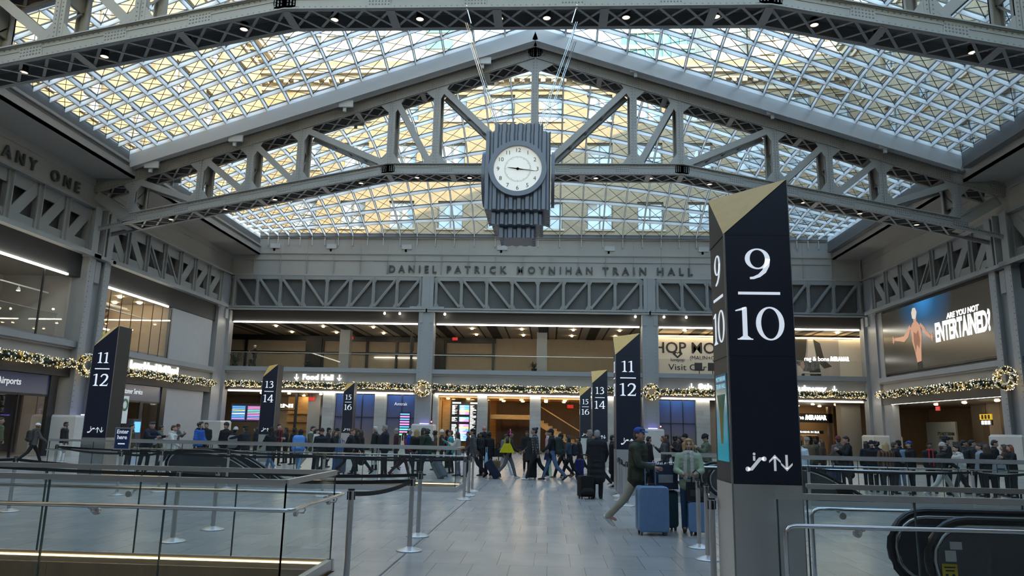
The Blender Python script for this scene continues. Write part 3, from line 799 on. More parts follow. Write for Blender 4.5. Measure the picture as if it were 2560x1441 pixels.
def strip_lamp(x0, y0, z0, x1, y1, z1, label, m=None, group='white linear lamps over the openings'):
    b = MB(); b.bar((x0, y0, z0), (x1, y1, z1), .09, .09)
    return tag(b.build('linear_lamp', m or strip), label, 'light', group)
lampr = mat('room_lamp', (1, 1, 1), .5, emit=62, ecol=(1, .80, .55))
lampa = mat('amber_lamp', (1, 1, 1), .5, emit=42, ecol=(1, .66, .30))

# slab and upper gallery
b = MB(); b.box(-34, YF + .2, 5.1, 34, 60, 5.46)
b.box(-34, -9, 5.1, XL - .3, YF + .2, 5.46); b.box(XR + .3, -9, 5.1, 34, YF + .2, 5.46)
struct('floor_upper', b, mat('gallery_floor', (.30, .28, .26), .4), 'floor slab of the upper gallery above the ground floor openings', 'floor')
b = MB(); b.box(-34, YF + .45, 8.72, 34, 60, 9.0); b.box(-34, -9, 8.55, XL - .45, YF + .45, 9.0); b.box(XR + .45, -9, 8.55, 34, YF + .45, 9.0)
b.k = 1
for x in np.arange(-22.4, 22, 3.66):
    b.box(x - .36, YF + .6, 8.68, x + .36, 59.5, 8.71)
    for s in (-1, 1): b.box(x + s * .95 - .05, YF + .6, 8.69, x + s * .95 + .05, 59.5, 8.715)
struct('ceiling_upper', b, [beigec, slot], 'beige gallery ceiling with dark slots behind the upper openings', 'ceiling')
b = MB(); b.box(-30, 58, 5.46, 7.4, 58.3, 8.72); b.box(-30, -9, 0, -29.7, 60, 8.8); b.box(29.7, -9, 0, 30, 60, 8.8); b.box(-34, 59.6, 0, 34, 60, 8.8)
struct('wall_back', b, beige, 'plain beige back wall of the gallery behind the upper openings', 'wall')
# dark framed partitions of the upper gallery
t = thing('glazed_partition', 'dark framed partition with beige panels at the back of the upper left gallery', 'partition', (-14, 57.9, 5.46))
b = MB()
b.box(-27, 57.8, 8.3, -4.3, 57.99, 8.72); b.box(-27, 57.85, 7.25, -4.3, 57.99, 7.42)
for x in (-24.5, -19.5, -18.2, -14.6, -12.2, -11, -9.8, -8.3, -4.45): b.box(x - .09, 57.82, 5.46, x + .09, 57.99, 8.3)
for x in (-18.9, -9.0): b.box(x - .65, 57.7, 5.46, x + .65, 57.9, 8.5)
b.build('frame', black, t)
b = MB(); b.box(-14, 57.9, 7.0, -9.8, 57.96, 7.05); b.build('lit_line', mat('faint_light_line', (1, 1, 1), .5, emit=3), t)
for i, (x, g) in enumerate(((-15.3, 'grey square column inside the upper left gallery'), (-.55, 'grey square column in the middle of the upper gallery'), (-9.3, 'slim grey column just behind the riveted column with the wreath'))):
    b = MB(); b.box(x - .38, 53.8, 5.46, x + .38, 54.5, 8.7)
    tag(b.build('gallery_column', colpaint), g, 'column', 'square columns of the gallery')
# shop wall of the upper right bay
b = MB(); b.box(7.4, 53.2, 5.46, 23, 53.5, 8.4); b.box(7.4, 50.6, 5.46, 7.5, 53.3, 8.7); b.box(22.6, 50.5, 5.46, 22.9, 53.3, 8.7)
struct('wall_shop', b, mat('white_shop_wall', (.62, .60, .57), .6), 'pale wall of the upper right shop with large black lettering', 'wall')
strip_lamp(7.5, 53.0, 8.46, 22.5, 53.0, 8.46, 'warm cove lamp along the top of the pale shop wall', mat('cove_lamp', (1, 1, 1), .5, emit=7, ecol=(1, .74, .42)), None)
ink = mat('black_ink', (.014, .014, .015), .6)
t = thing('wall_graphics', 'black shop lettering reading SHOP MOYNIHAN on the pale upper right wall', 'lettering', (10, 53.2, 7))
def fit_text(body, size, Mfun, x0, x1, m, parent, name, ext=.008, bold=0.0, axis=0, sgn=1, space=1.0, shear=0.0):
    """lettering whose left end is x0 and right end x1 along the wall (world axis given)"""
    q = MB(); q.text(body, size, Matrix.Identity(4), bold=bold, space=space, shear=shear)
    a, c = min(v[0] for v in q.v), max(v[0] for v in q.v)
    k = abs(x1 - x0) / (c - a)
    Mx = Mfun(0); p = MB()
    p.text(body, size, Mx, ext=ext, bold=bold, space=space, sx=k, shear=shear)
    d = (x0 + x1) / 2 - (min(v[axis] for v in p.v) + max(v[axis] for v in p.v)) / 2
    p.v = [tuple(v[i] + (d if i == axis else 0) for i in range(3)) for v in p.v]
    return p.build(name, m, parent)
fit_text('SHOP MOYNIHAN', 1.12, lambda x: on_far(x, 53.17, 7.6), 7.05, 16.2, ink, t, 'headline', bold=.012)
fit_text('lovepop', .38, lambda x: on_far(x, 53.17, 6.78), 8.73, 9.72, ink, t, 'shop_name')
fit_text('(MALIN+GOETZ)', .42, lambda x: on_far(x, 53.17, 6.92), 10.1, 13.0, ink, t, 'shop_name')
fit_text('Visit Our Shops', .62, lambda x: on_far(x, 53.17, 6.22), 8.55, 13.2, ink, t, 'shop_line')
b = MB(); b.flat([[(0, -.28), (.36, .05), (.22, .30), (0, .12), (-.22, .30), (-.36, .05)]], on_far(9.22, 53.17, 7.15), 0, .01); b.build('heart_logo', ink, t)
b = MB(); b.flat([[(0, -.13), (.15, .03), (.09, .12), (0, .04), (-.09, .12), (-.15, .03)]], on_far(9.22, 53.155, 7.15), 0, .01); b.build('heart_centre', mat('white_shop_wall2', (.62, .60, .57), .6), t)
# fashion poster
t = thing('fashion_poster', 'large grey poster of a dark jacket and white shirt behind glass, upper right', 'poster', (18.2, 53.2, 5.46))
b = MB(); b.box(16.5, 53.1, 5.5, 20.6, 53.17, 8.38); b.build('sheet', mat('poster_grey', (.36, .34, .33), .6), t)
def pshape(pts, m, name, d): MB().flat([[(x, y) for x, y in pts]], on_far(18.3, 53.1 - d, 5.5), 0, .004).build(name, m, t)
pshape([(-.9, 2.88), (-1.2, 2.2), (-1.0, 1.5), (-.55, .95), (-.2, 1.1), (0, 2.0), (.1, 2.88)], mat('poster_jacket', (.035, .033, .03), .6), 'jacket', .006)
pshape([(.55, 2.88), (1.0, 2.6), (1.25, 1.4), (1.75, .95), (1.2, .8), (.75, 1.3)], MAT['poster_jacket'], 'jacket', .007)
pshape([(.2, 2.88), (.5, 2.88), (.72, 1.4), (.05, 1.35)], mat('poster_shirt', (.55, .53, .5), .6), 'shirt', .006)
pshape([(-.15, 1.35), (.85, 1.4), (1.0, .02), (.25, .02), (.15, .6), (-.3, .6)], mat('poster_trousers', (.022, .022, .025), .6), 'trousers', .008)
pshape([(-.45, 1.2), (-.22, 1.3), (-.15, .9), (-.3, .7), (-.45, .9)], mat('poster_skin', (.30, .16, .11), .6), 'hand', .010)
t = thing('shop_name_sign', 'white words rag and bone slash MIRAMAR on the upper glass front', 'lettering', (18.3, 50.6, 6.5))
fit_text('rag & bone', .40, lambda x: on_far(x, 50.6, 6.72), 17.3, 18.95, whitel, t, 'word', bold=.006)
fit_text('/MIRAMAR', .44, lambda x: on_far(x, 50.6, 6.72), 19.0, 20.3, whitel, t, 'word', bold=.022)
def chair(loc, rz, label):
    t = thing('tub_chair', label, 'chair', loc, rz); f = mat('charcoal_fabric', (.04, .045, .05), .8)
    b = MB(); b.lathe([(.30, .34), (.33, .38), (.33, .46), (.28, .48)], n=16); b.build('seat', f, t, True)
    b = MB()
    for i in range(13):
        a = PI * (-.15 + 1.3 * i / 12); h = .80 - .18 * abs(i - 6) / 6
        b.obox((.33 * math.cos(a), .33 * math.sin(a), (.4 + h) / 2), (.035 * math.cos(a), .035 * math.sin(a), 0), (-.055 * math.sin(a), .055 * math.cos(a), 0), (0, 0, (h - .4) / 2))
    b.build('backrest', f, t)
    for sx in (-1, 1):
        for sy_ in (-1, 1): MB().tube([(sx * .2, sy_ * .2, .36), (sx * .27, sy_ * .27, 0)], .015, 6).build('leg', black, t)
chair((19.3, 51.6, 5.46), .3, 'dark tub chair behind the upper right glass front')
t = thing('low_table', 'low pale table left of the dark tub chair in the upper right shop', 'table', (18.0, 51.6, 5.46))
MB().box(17.4, 51.3, 5.80, 18.6, 51.9, 5.86).build('tabletop', mat('pale_top', (.6, .58, .5), .5), t)
for x in (17.5, 18.5): MB().box(x - .03, 51.4, 5.46, x + .03, 51.8, 5.8).build('leg', black, t)
def bicycle(x, y, z, label, m):
    t = thing('office_chair', label, 'chair', (x, y, z))
    MB().box(x - .28, y - .25, z + .42, x + .28, y + .25, z + .50).build('seat', m, t)
    MB().box(x - .26, y + .2, z + .5, x + .26, y + .27, z + .98).build('backrest', m, t)
    MB().tube([(x, y, z + .42), (x, y, z + .06)], .03, 8).build('stem', black, t)
    for k in range(5): MB().bar((x, y, z + .07), (x + .28 * math.cos(k * 1.257), y + .28 * math.sin(k * 1.257), z + .04), .04, .04).build('leg', black, t)
bicycle(10.4, 51.5, 5.46, 'black office chair, left of two, below the MALIN lettering', mat('chair_black', (.03, .03, .032), .7))
bicycle(11.3, 51.4, 5.46, 'black office chair, right of two, below the MALIN lettering', MAT['chair_black'])
lamps([(x, y, 8.68) for x in (9.5, 13, 16.5, 20) for y in (51.6,)], lampr, 'ceiling_lamp', 'small recessed lamp in the ceiling of the upper right shop', 'recessed lamps of the upper right shop', .12)
lamps([(x, y, 8.67) for x in (-20, -16.5, -12.8, -9.0, -5.6, -2.0, 1.7, 5) for y in (52.2, 55.6)], lampr, 'ceiling_lamp', 'small recessed lamp in the beige gallery ceiling', 'recessed lamps of the gallery', .09)
# gallery balustrades and white linear lamps
for bi, (x0, x1) in enumerate(BAYX):
    nm = names[bi]
    t = thing('gallery_railing', 'clear glass railing of the upper gallery, %s bay of the far wall' % nm, 'railing', ((x0 + x1) / 2, YF - .1, 5.5), group='glass railings of the gallery')
    n = 5
    g = MB()
    for i in range(n): g.box(x0 + (x1 - x0) * i / n + .01, YF - .115, 5.52, x0 + (x1 - x0) * (i + 1) / n - .01, YF - .10, 6.5)
    g.build('glass', shopglass, t)
    MB().box(x0, YF - .13, 6.5, x1, YF - .085, 6.53).build('top_rail', stain, t)
    strip_lamp(x0 + .12, YF + .05, 8.66, x1 - .12, YF + .05, 8.66, 'white linear lamp above the upper opening, %s bay of the far wall' % nm)
    strip_lamp(x0 + .2, YF - .02, 3.86, x1 - .2, YF - .02, 3.86, 'white linear lamp above the ground floor opening, %s bay of the far wall' % nm)
    for k, fx in enumerate(((.82, .9), (.05, .97), (.03, .14))[bi]):
        x = x0 + (x1 - x0) * fx
        o = MB().ell((x, YF - .35, 9.32), .085, n=10, m=6).build('spot_lamp', lampc)
        tag(o, 'small bright spot lamp below the far girder, %s bay, %s' % (nm, ('left one', 'right one')[k]), 'light', 'spot lamps under the far girders')
# wayfinding on the fascia
def arrow(dn, s=1.0):
    """arrow outline polygons, unit height, pointing up or down"""
    k = -1 if dn else 1
    w_ = .075
    P = [[(-w_, -.5), (w_, -.5), (w_, .36), (-w_, .36)], [(0, .5), (.36, .12), (.36, -.04 + .02), (0, .32)], [(0, .5), (0, .32), (-.36, -.02), (-.36, .12)]]
    return [[(x * s, y * k * s) for x, y in (q if k > 0 else q[::-1])] for q in P]
t = thing('wayfinding_sign', 'lit white sign Food Hall between two down arrows on the far fascia', 'sign', (-15.9, YF, 4.5))
fit_text('Food Hall', .52, lambda x: on_far(x, YF - .0, 4.84), -17.0, -14.85, whitel, t, 'word', ext=.03, bold=.014)
for x in (-17.42, -14.42): MB().flat(arrow(True, .42), on_far(x, YF - .02, 4.84), 0, .04).build('arrow', whitel, t)
t = thing('wayfinding_sign', 'lit white sign 8th Ave and Subway between down arrows, partly behind the 9/10 pylon', 'sign', (14, YF, 4.5))
fit_text('8th Ave  |  34th St  |  Subway', .52, lambda x: on_far(x, YF - .0, 4.68), 10.0, 18.45, whitel, t, 'word', ext=.03, bold=.014)
for x in (9.55, 18.95): MB().flat(arrow(True, .42), on_far(x, YF - .02, 4.68), 0, .04).build('arrow', whitel, t)

# ground floor behind the far wall
b = MB(); b.box(-34, YF + .4, 3.8, 34, 60, 4.0); b.box(-34, -9, 3.6, XL - .45, YF + .4, 3.8); b.box(XR + .45, -9, 3.6, 34, YF + .4, 3.8)
struct('ceiling_lower', b, mat('bronze_ceiling', (.22, .17, .125), .35), 'bronze coloured ceiling of the ground floor passages', 'ceiling')
piers = [(-15.5, -14.7, 'left of the blue windows'), (-11.9, -11.1, 'between the two blue windows'), (-7.9, -7.55, 'just right of the column with the lit wreath'), (-4.85, -4.2, 'right of the departure boards'),
         (-1.28, -.55, 'left of the timber stairs'), (3.9, 4.7, 'right of the timber stairs'), (9.85, 10.75, 'right of the blue window beside the 9/10 pylon')]
for x0, x1, l in piers:
    b = MB(); b.box(x0, YF + .1, 0, x1, YF + 1.0, 3.85)
    tag(b.build('stone_pier', travert), 'pale travertine pier ' + l, 'pier', 'travertine piers of the far wall')
def blue(x0, x1, label, n):
    t = thing('blue_window', label, 'window', ((x0 + x1) / 2, YF + .5, 0), group='blue film windows')
    MB().box(x0, YF + .5, .2, x1, YF + .55, 3.75).build('pane', bluefilm, t)
    b = MB()
    for i in range(n + 1): x = x0 + (x1 - x0) * i / n; b.box(x - .025, YF + .44, 0, x + .025, YF + .52, 3.8)
    b.box(x0, YF + .44, 0, x1, YF + .52, .2); b.box(x0, YF + .44, 2.2, x1, YF + .5, 2.24); b.build('frame', black, t)
    return t
blue(-14.7, -11.9, 'deep blue shop window behind the left 15/16 pylon', 3)
t = blue(-11.1, -9.05, 'deep blue shop window left of the column with the lit wreath', 2)
fit_text('Amtrak', .3, lambda x: on_far(x, YF + .42, 3.15), -10.6, -9.7, mat('film_white', (.5, .5, .55), .5, emit=.6), t, 'lettering')
b = MB()
for i, c in enumerate(((.1, .25, .8), (.7, .12, .25), (.1, .25, .8), (.5, .2, .5), (.1, .6, .3))):
    pass
t2 = thing('info_screen', 'small screen with coloured rows inside the blue window by the lit wreath', 'screen', (-9.85, YF + .4, 1.2))
MB().box(-10.2, YF + .38, .9, -9.45, YF + .43, 2.6).build('panel', black, t2)
rowc = [mat('row_%s' % n, c, .5, emit=1.6) for n, c in (('blue', (.08, .3, .85)), ('green', (.15, .75, .35)), ('violet', (.45, .2, .85)), ('pink', (.8, .2, .45)), ('teal', (.1, .65, .75)), ('amber', (.85, .6, .15)), ('white', (.8, .85, .9)))]
b = MB()
for i in range(9): b.k = (0, 3, 0, 2, 3, 0, 4, 3, 1)[i]; b.box(-10.15, YF + .365, 2.42 - i * .17, -9.5, YF + .379, 2.52 - i * .17)
b.build('rows', rowc, t2)
blue(7.4, 9.85, 'deep blue shop window left of the big 9/10 pylon', 3)
blue(4.7, 6.2, 'deep blue shop window behind the right 11/12 pylon', 2)
# departure boards in the timber lined room
b = MB(); b.box(-7.55, 57.0, 0, 6.3, 57.2, 3.8); b.box(-7.6, YF + .5, 3.66, 6.3, 57, 3.78); b.box(-7.6, YF + 1, 0, -7.5, 57, 3.7)
struct('wall_timber', b, wood, 'honey coloured timber lining of the room behind the middle bay', 'wall')
def board(x0, x1, z0, z1, y, label, cols, seed, hdr=True):
    t = thing('departure_board', label, 'screen', ((x0 + x1) / 2, y, z0))
    MB().box(x0 - .12, y, z0 - .15, x1 + .12, y + .12, z1 + .2).build('casing', black, t)
    rr = random.Random(seed)
    for ci in range(cols):
        a = x0 + (x1 - x0) * ci / cols; c = x0 + (x1 - x0) * (ci + 1) / cols - .05
        b = MB(); n = 15
        for i in range(n):
            zt = z1 - .15 - (z1 - z0 - .15) * i / n; h = (z1 - z0) / n
            if rr.random() < .12: continue
            b.k = rr.randrange(6); b.box(a + (c - a) * .42, y - .008, zt - h * .92, c - (c - a) * .02, y - .001, zt - h * .06)
            b.k = 6
            for q in range(3):
                w_ = rr.uniform(.12, .36); b.box(a, y - .008, zt - h * (.28 + .3 * q), a + (c - a) * w_, y - .001, zt - h * (.12 + .3 * q))
                w_ = rr.uniform(.2, .5); b.box(a + (c - a) * .48, y - .012, zt - h * (.28 + .3 * q), a + (c - a) * (.48 + w_ * .8), y - .009, zt - h * (.18 + .3 * q))
        b.k = 6; b.box(a, y - .008, z1 - .06, a + (c - a) * .5, y - .001, z1 + .04)
        b.build('rows', rowc, t)
board(-6.72, -4.2, .75, 3.35, 51.4, 'tall departure board with rows of coloured train lines in the timber room', 2, 4)
b = MB(); b.box(-7.45, 51.9, 0, -6.85, 52.1, 3.6)
tag(b.build('timber_panel', wood), 'vertical honey timber panel left of the tall departure board', 'panel')
# mezzanine landing and stairs
t = thing('staircase', 'timber staircase with glass balustrade climbing to a landing in the middle bay', 'stairs', (0, 53, 0))
MB().box(-4.1, 52.5, 2.3, -1.0, 55.5, 2.62).build('landing', wood, t)
b = MB()
for i in range(13): b.box(-1.0 + i * .31, 52.6, 2.45 - i * .185 - .2, -1.0 + (i + 1) * .31 + .04, 54.4, 2.45 - i * .185)
b.build('treads', wood, t)
b = MB(); b.bar((-1.0, 52.5, 2.25), (3.2, 52.5, -.2), .06, .34); b.build('stringer', wood, t)
b = MB(); b.prism([(-1.0, 52.46, 2.45), (3.2, 52.46, .0), (3.2, 52.46, .95), (-1.0, 52.46, 3.45)], (0, .015, 0)); b.box(-4.1, 52.46, 2.6, -1, 52.475, 3.4); b.build('glass', shopglass, t)
b = MB(); b.bar((-1.0, 52.46, 3.47), (3.2, 52.46, .97), .06, .07); b.build('handrail', wood, t)
b = MB(); b.box(-4.0, 56.6, 0, 3.6, 56.9, 3.6)
for x in np.arange(-3.6, 3.6, 1.2): b.box(x - .04, 56.5, 0, x + .04, 56.62, 3.6)
tag(b.build('dark_partition', darkwood), 'dark glazed partition under the timber landing', 'partition')
lamps([(x, y, 3.62) for x in (-7, -5.6, -4.5, -3.3, -1.9, -.2, 1.1, 2.6, 3.6) for y in (51.2, 54.0)], lampa, 'ceiling_lamp', 'warm round lamp in the ceiling of the timber room', 'warm lamps of the timber room', .12)
# food hall passage on the left
b = MB(); b.box(-22.4, 57.5, 0, -15.6, 57.8, 3.8)
struct('wall_passage', b, beige, 'beige end wall of the food hall passage', 'wall')
t = thing('departure_board', 'pair of dark screens with coloured rows at the far left corner', 'screen', (-21.4, 50.7, 2))
MB().box(-22.1, 50.62, 1.75, -19.9, 50.75, 3.0).build('casing', black, t)
for k, (a, c) in enumerate(((-22.05, -21.05), (-20.95, -19.97))):
    b = MB(); MB().box(a, 50.60, 1.82, c, 50.62, 2.86).build('glow', mat('screen_blue%d' % k, ((.02, .05, .16), (.05, .03, .08))[k], .4, emit=1), t)
    for i in range(8): b.k = ((0, 0, 5, 0, 6, 0, 0, 2), (3, 3, 4, 1, 3, 2, 0, 3))[k][i]; b.box(a + .05, 50.59, 2.72 - i * .115, c - .05, 50.60, 2.78 - i * .115)
    b.build('rows', rowc, t)
b = MB(); b.box(-19.75, 50.7, 0, -19.6, 50.9, 3.8); b.box(-19.75, 50.7, 2.55, -17.6, 50.8, 2.62); b.box(-17.65, 50.7, 0, -17.5, 50.9, 3.8)
tag(b.build('shop_doorway', black), 'black door frame of the small shop left of the 13/14 pylon', 'doorway')
t = thing('shop_interior', 'warm lit shelving of the small shop left of the 13/14 pylon', 'shelf', (-18.6, 54, 0))
MB().box(-19.8, 55.4, 0, -16.8, 55.6, 3.7).build('back_panel', wood, t)
for z in (.6, 1.2, 1.8, 2.4): MB().box(-19.7, 54.9, z, -17.0, 55.4, z + .05).build('shelf', wood, t)
t = thing('shop_sign', 'lit sign of the small shop left of the 13/14 pylon, seen in part', 'sign', (-18.3, 50.6, 2.9))
fit_text('2NI', .34, lambda x: on_far(x, 50.66, 2.88), -18.9, -17.75, whitel, t, 'letters', bold=.014)
b = MB(); b.box(-17.3, 52.5, 0, -16.4, 53.4, 3.8); tag(b.build('passage_column', colpaint), 'grey square column just right of the left 13/14 pylon', 'column', 'passage columns behind the far wall')
b = MB(); b.box(-15.35 - 1.9, 55.5, 0, -15.35 - .9, 56.4, 3.8); tag(b.build('passage_column', brownpier), 'taupe column between the framed window and the G sign', 'column', 'passage columns behind the far wall')
t = thing('framed_window', 'tall window with white blinds and black bars down the food hall passage', 'window', (-18.6, 57.3, 0))
MB().box(-20.2, 57.2, .9, -17.4, 57.3, 3.1).build('blind', mat('white_blind', (.6, .59, .55), .7, emit=.3, ecol=(1, .95, .85)), t)
b = MB()
for x in (-20.2, -19.27, -18.33, -17.4): b.box(x - .04, 57.1, .7, x + .04, 57.2, 3.2)
for z in (.8, 2.0, 3.15): b.box(-20.2, 57.1, z - .04, -17.4, 57.2, z + .04)
b.build('frame', black, t)
t = thing('shop_sign', 'lit white letter G sign in the food hall passage', 'sign', (-15.9, 54.6, 2.5))
MB().box(-16.6, 54.6, 2.1, -15.4, 54.7, 3.2).build('board', beige, t)
MB().text('Gi', .62, on_far(-15.95, 54.58, 2.6), ext=.01, bold=.02).build('letters', whitel, t)
def exit_sign(Mx, label, s=1.0):
    o = Mx.translation; t = thing('exit_sign', label, 'sign', o)
    red = mat('exit_red', (.5, .02, .02), .4, emit=1.4, ecol=(1, .05, .04))
    MB().flat([[(-.22 * s, -.12 * s), (.22 * s, -.12 * s), (.22 * s, .12 * s), (-.22 * s, .12 * s)]], Mx, 0, .05).build('box', mat('exit_box', (.30, .02, .02), .4, emit=.5, ecol=(.8, .03, .03)), t)
    MB().text('EXIT', .21 * s, Mx @ Matrix.Translation((0, 0, .01)), ext=.004, bold=.006).build('letters', red, t)
    m = MB(); m.bar(Mx @ Vector((0, .12 * s, -.02)), Mx @ Vector((0, .45 * s, -.02)), .03, .03); m.build('stem', black, t)
exit_sign(on_far(-17.0, 52.3, 3.45), 'red EXIT sign in the food hall passage, nearer of two')
exit_sign(on_far(-15.6, 51.3, 3.6), 'red EXIT sign left of the travertine pier')
exit_sign(on_far(-21.8 + 1.55, 51.6, 3.2), 'red EXIT sign inside the small shop left of the 13/14 pylon', .8)
exit_sign(on_far(1.55, 53.5, 3.3), 'red EXIT sign above the timber stairs')
exit_sign(on_far(-7.1, 54.5, 8.2), 'red EXIT sign in the upper gallery right of the wreath column', .9)
exit_sign(on_far(-15.05, 54.5, 8.15), 'red EXIT sign in the upper gallery beside the left square column', .9)
t = thing('hanging_sign', 'black hanging sign with white text in the upper gallery left of the wreath column', 'sign', (-9.9, 52.0, 7.5))
MB().box(-9.94, 51.6, 7.0, -9.86, 52.7, 8.0).build('board', black, t)
MB().bar((-9.9, 52.1, 8.0), (-9.9, 52.1, 8.7), .03, .03).build('stem', black, t)
MB().text('Food Hall\nStairs', .2, M4((-9.95, 52.1, 7.3), (0, -1, 0), (0, 0, 1), (-1, 0, 0)), ext=.002).build('letters', whitel, t)
lamps([(x, y, 3.78) for x in (-20.5, -18.5, -16.2) for y in (51.8, 55)], lampr, 'ceiling_lamp', 'recessed lamp in the food hall passage ceiling', 'recessed lamps of the food hall passage', .11)
# rag & bone shop on the right
t = thing('shopfront', 'black shopfront with lit sign rag and bone slash MIRAMAR, lower right', 'shopfront', (18, 55.5, 0))
MB().box(16.6, 55.5, 2.55, 20.8, 55.8, 3.2).build('fascia', black, t)
for x in (16.6, 20.6): MB().box(x - .12, 55.5, 0, x + .12, 55.9, 3.7).build('jamb', darkwood, t)
MB().box(16.6, 57.0, 1.75, 20.6, 57.1, 1.98).build('valance', black, t)
b = fit_text('rag & bone', .42, lambda x: on_far(x, 55.48, 2.9), 16.95, 18.7, whitel, t, 'word', bold=.008)
fit_text('/MIRAMAR', .46, lambda x: on_far(x, 55.48, 2.9), 18.78, 20.35, whitel, t, 'word', bold=.024)
fit_text("IT'S MIRAMAR IN BLK", .2, lambda x: on_far(x, 56.98, 1.86), 18.3, 20.3, whitel, t, 'word', bold=.004)
b = MB(); b.box(16, 58.6, 0, 22, 58.8, 3.8); tag(b.build('shop_back_wall', mat('warm_shop_wall', (.42, .28, .17), .6)), 'warm brown back wall of the rag and bone shop', 'wall', kind='structure')
rr = random.Random(9)
for x0, l in ((16.9, 'left'), (19.1, 'right')):
    t = thing('clothes_rail', 'clothes rail on the %s inside the rag and bone shop' % l, 'rail', (x0 + .7, 57.8, 0), group='clothes rails of the shop')
    MB().tube([(x0, 57.8, 0), (x0, 57.8, 1.62), (x0 + 1.4, 57.8, 1.62), (x0 + 1.4, 57.8, 0)], .025, 6).build('frame', chrome, t)
    MB().box(x0, 57.7, 1.9, x0 + 1.4, 58.1, 1.96).build('shelf', mat('lit_shelf', (.7, .6, .45), .5, emit=1.2, ecol=(1, .8, .5)), t)
    for k in range(8):
        x = x0 + .12 + k * .165; c = rr.choice(['garment_tan', 'garment_black', 'garment_cream', 'garment_brown'])
        m = mat(c, {'garment_tan': (.45, .30, .16), 'garment_black': (.02, .02, .022), 'garment_cream': (.6, .55, .45), 'garment_brown': (.16, .09, .05)}[c], .8)
        o = MB().prism([(x - .05, 57.6, .75), (x + .05, 57.6, .7), (x + .04, 57.62, 1.5), (x, 57.78, 1.6), (x - .03, 57.62, 1.5)], (0, .38, 0)).build('garment', m)
        tag(o, '%s garment on the %s clothes rail of the rag and bone shop' % (c.split('_')[1], l), 'clothing', 'garments on the clothes rails')
lamps([(x, y, 3.78) for x in (17, 18.6, 20.2) for y in (53.2, 56.4)], lampr, 'ceiling_lamp', 'recessed lamp by the rag and bone shop', 'recessed lamps by the rag and bone shop', .12)
for x0, x1, y, m, l in ((14.95, 16.35, 52.2, brownpier, 'taupe pier left of the rag and bone shop'), (19.9, 21.2, 51.6, brownpier, 'taupe pier right of the rag and bone shop'), (11.0, 12.6, 53, brownpier, 'taupe pier hidden mostly behind the 9/10 pylon')):
    b = MB(); b.box(x0, y, 0, x1, y + .9, 3.8); tag(b.build('passage_column', m), l, 'column', 'passage columns behind the far wall')

# ================================================================ LEFT WALL SHOPS
def wall_box(side, m, name, d0, y0, z0, d1, y1, z1, parent=None):
    X, sg = (XL, -1) if side == 'left' else (XR, 1)
    return MB().box(X + sg * d0, y0, z0, X + sg * d1, y1, z1).build(name, m, parent)
o = wall_box('left', greywall, 'wall_left_upper_panel', .1, 42.75, 5.3, .3, 48.0, 8.45); tag(o, 'blank light grey panel right of the mural window on the left wall', 'panel', kind='structure')
o = wall_box('left', greywall, 'wall_left_lower_panel', .1, 43.0, 0, .3, 47.7, 3.62); tag(o, 'blank light grey panel at ground level near the far left corner', 'panel', kind='structure')
strip_lamp(XL - .05, 35.3, 8.38, XL - .05, 42.0, 8.38, 'white linear lamp above the mural window on the left wall')
strip_lamp(XL - .05, 21.2, 8.38, XL - .05, 32.7, 8.38, 'white linear lamp above the nearer upper window on the left wall')
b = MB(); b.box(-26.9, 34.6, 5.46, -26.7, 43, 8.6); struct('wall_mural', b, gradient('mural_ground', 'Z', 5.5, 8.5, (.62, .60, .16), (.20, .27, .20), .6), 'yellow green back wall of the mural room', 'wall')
b = MB(); b.box(-26.9, 42.6, 5.46, XL - .3, 42.8, 8.6); struct('wall_mural_end', b, mat('pinkish_panel', (.42, .35, .30), .5), 'pale end wall of the mural room with two door leaves', 'wall')
b = MB(); b.box(-26.9, 33.9, 5.46, XL - .5, 34.1, 8.6); b.box(-27, 20, 5.46, -26.8, 34, 8.6); struct('wall_bay', b, mat('white_room', (.52, .48, .45), .6), 'pale back wall of the nearer upper room on the left wall', 'wall')
t = thing('mural', 'mural of folded striped bands in brown, orange and yellow in the upper left window', 'mural', (-26.7, 38.5, 5.5))
mc = [mat('mural_brown', (.10, .05, .035), .6), mat('mural_yellow', (.65, .45, .06), .6), mat('mural_orange', (.75, .16, .03), .6), mat('mural_taupe', (.30, .22, .17), .6), mat('mural_olive', (.12, .13, .06), .6), mat('mural_ochre', (.55, .47, .16), .6)]
def band(y0, z0, y1, z1, h, cols, nm):
    n = len(cols); b = MB()
    for i, c in enumerate(cols):
        b.k = c; a = h * i / n; e = h * (i + 1) / n
        b.prism([(-26.69, y0, z0 + a), (-26.69, y1, z1 + a), (-26.69, y1, z1 + e), (-26.69, y0, z0 + e)], (.02, 0, 0))
    b.build(nm, mc, t)
band(40.3, 5.75, 42.5, 7.0, 1.35, [0, 3, 0, 5, 0, 3, 0], 'striped_band')
band(36.7, 8.0, 38.9, 6.6, .8, [0, 1, 0, 1, 3], 'striped_band'); band(35.6, 6.9, 37.2, 8.0, .35, [4, 4], 'striped_band')
band(38.4, 6.0, 38.9, 6.0, .9, [0, 3, 0, 3, 0], 'striped_band'); band(38.9, 5.5, 40.3, 5.5, .55, [2, 1, 2], 'striped_band')
band(34.8, 5.5, 36.2, 5.5, .5, [4, 4], 'striped_band'); band(36.0, 6.4, 37.2, 5.5, .3, [5, 3], 'striped_band')
b = MB()
for y in np.arange(35.3, 42.6, 1.04): b.box(XL - .12, y - .012, 5.3, XL - .09, y + .012, 8.3)
b2 = MB(); b2.box(XL - .12, 35.2, 5.3, XL - .10, 42.6, 8.3)
t = thing('shop_window', 'tall frameless glass front of the mural room on the left wall', 'window', (XL, 39, 5.3)); b.build('joint', dark, t); b2.build('glass', shopglass, t)
t = thing('suspended_pipes', 'pale ducts and pipes under the ceiling of the mural room', 'pipe', (-25, 38, 8.2))
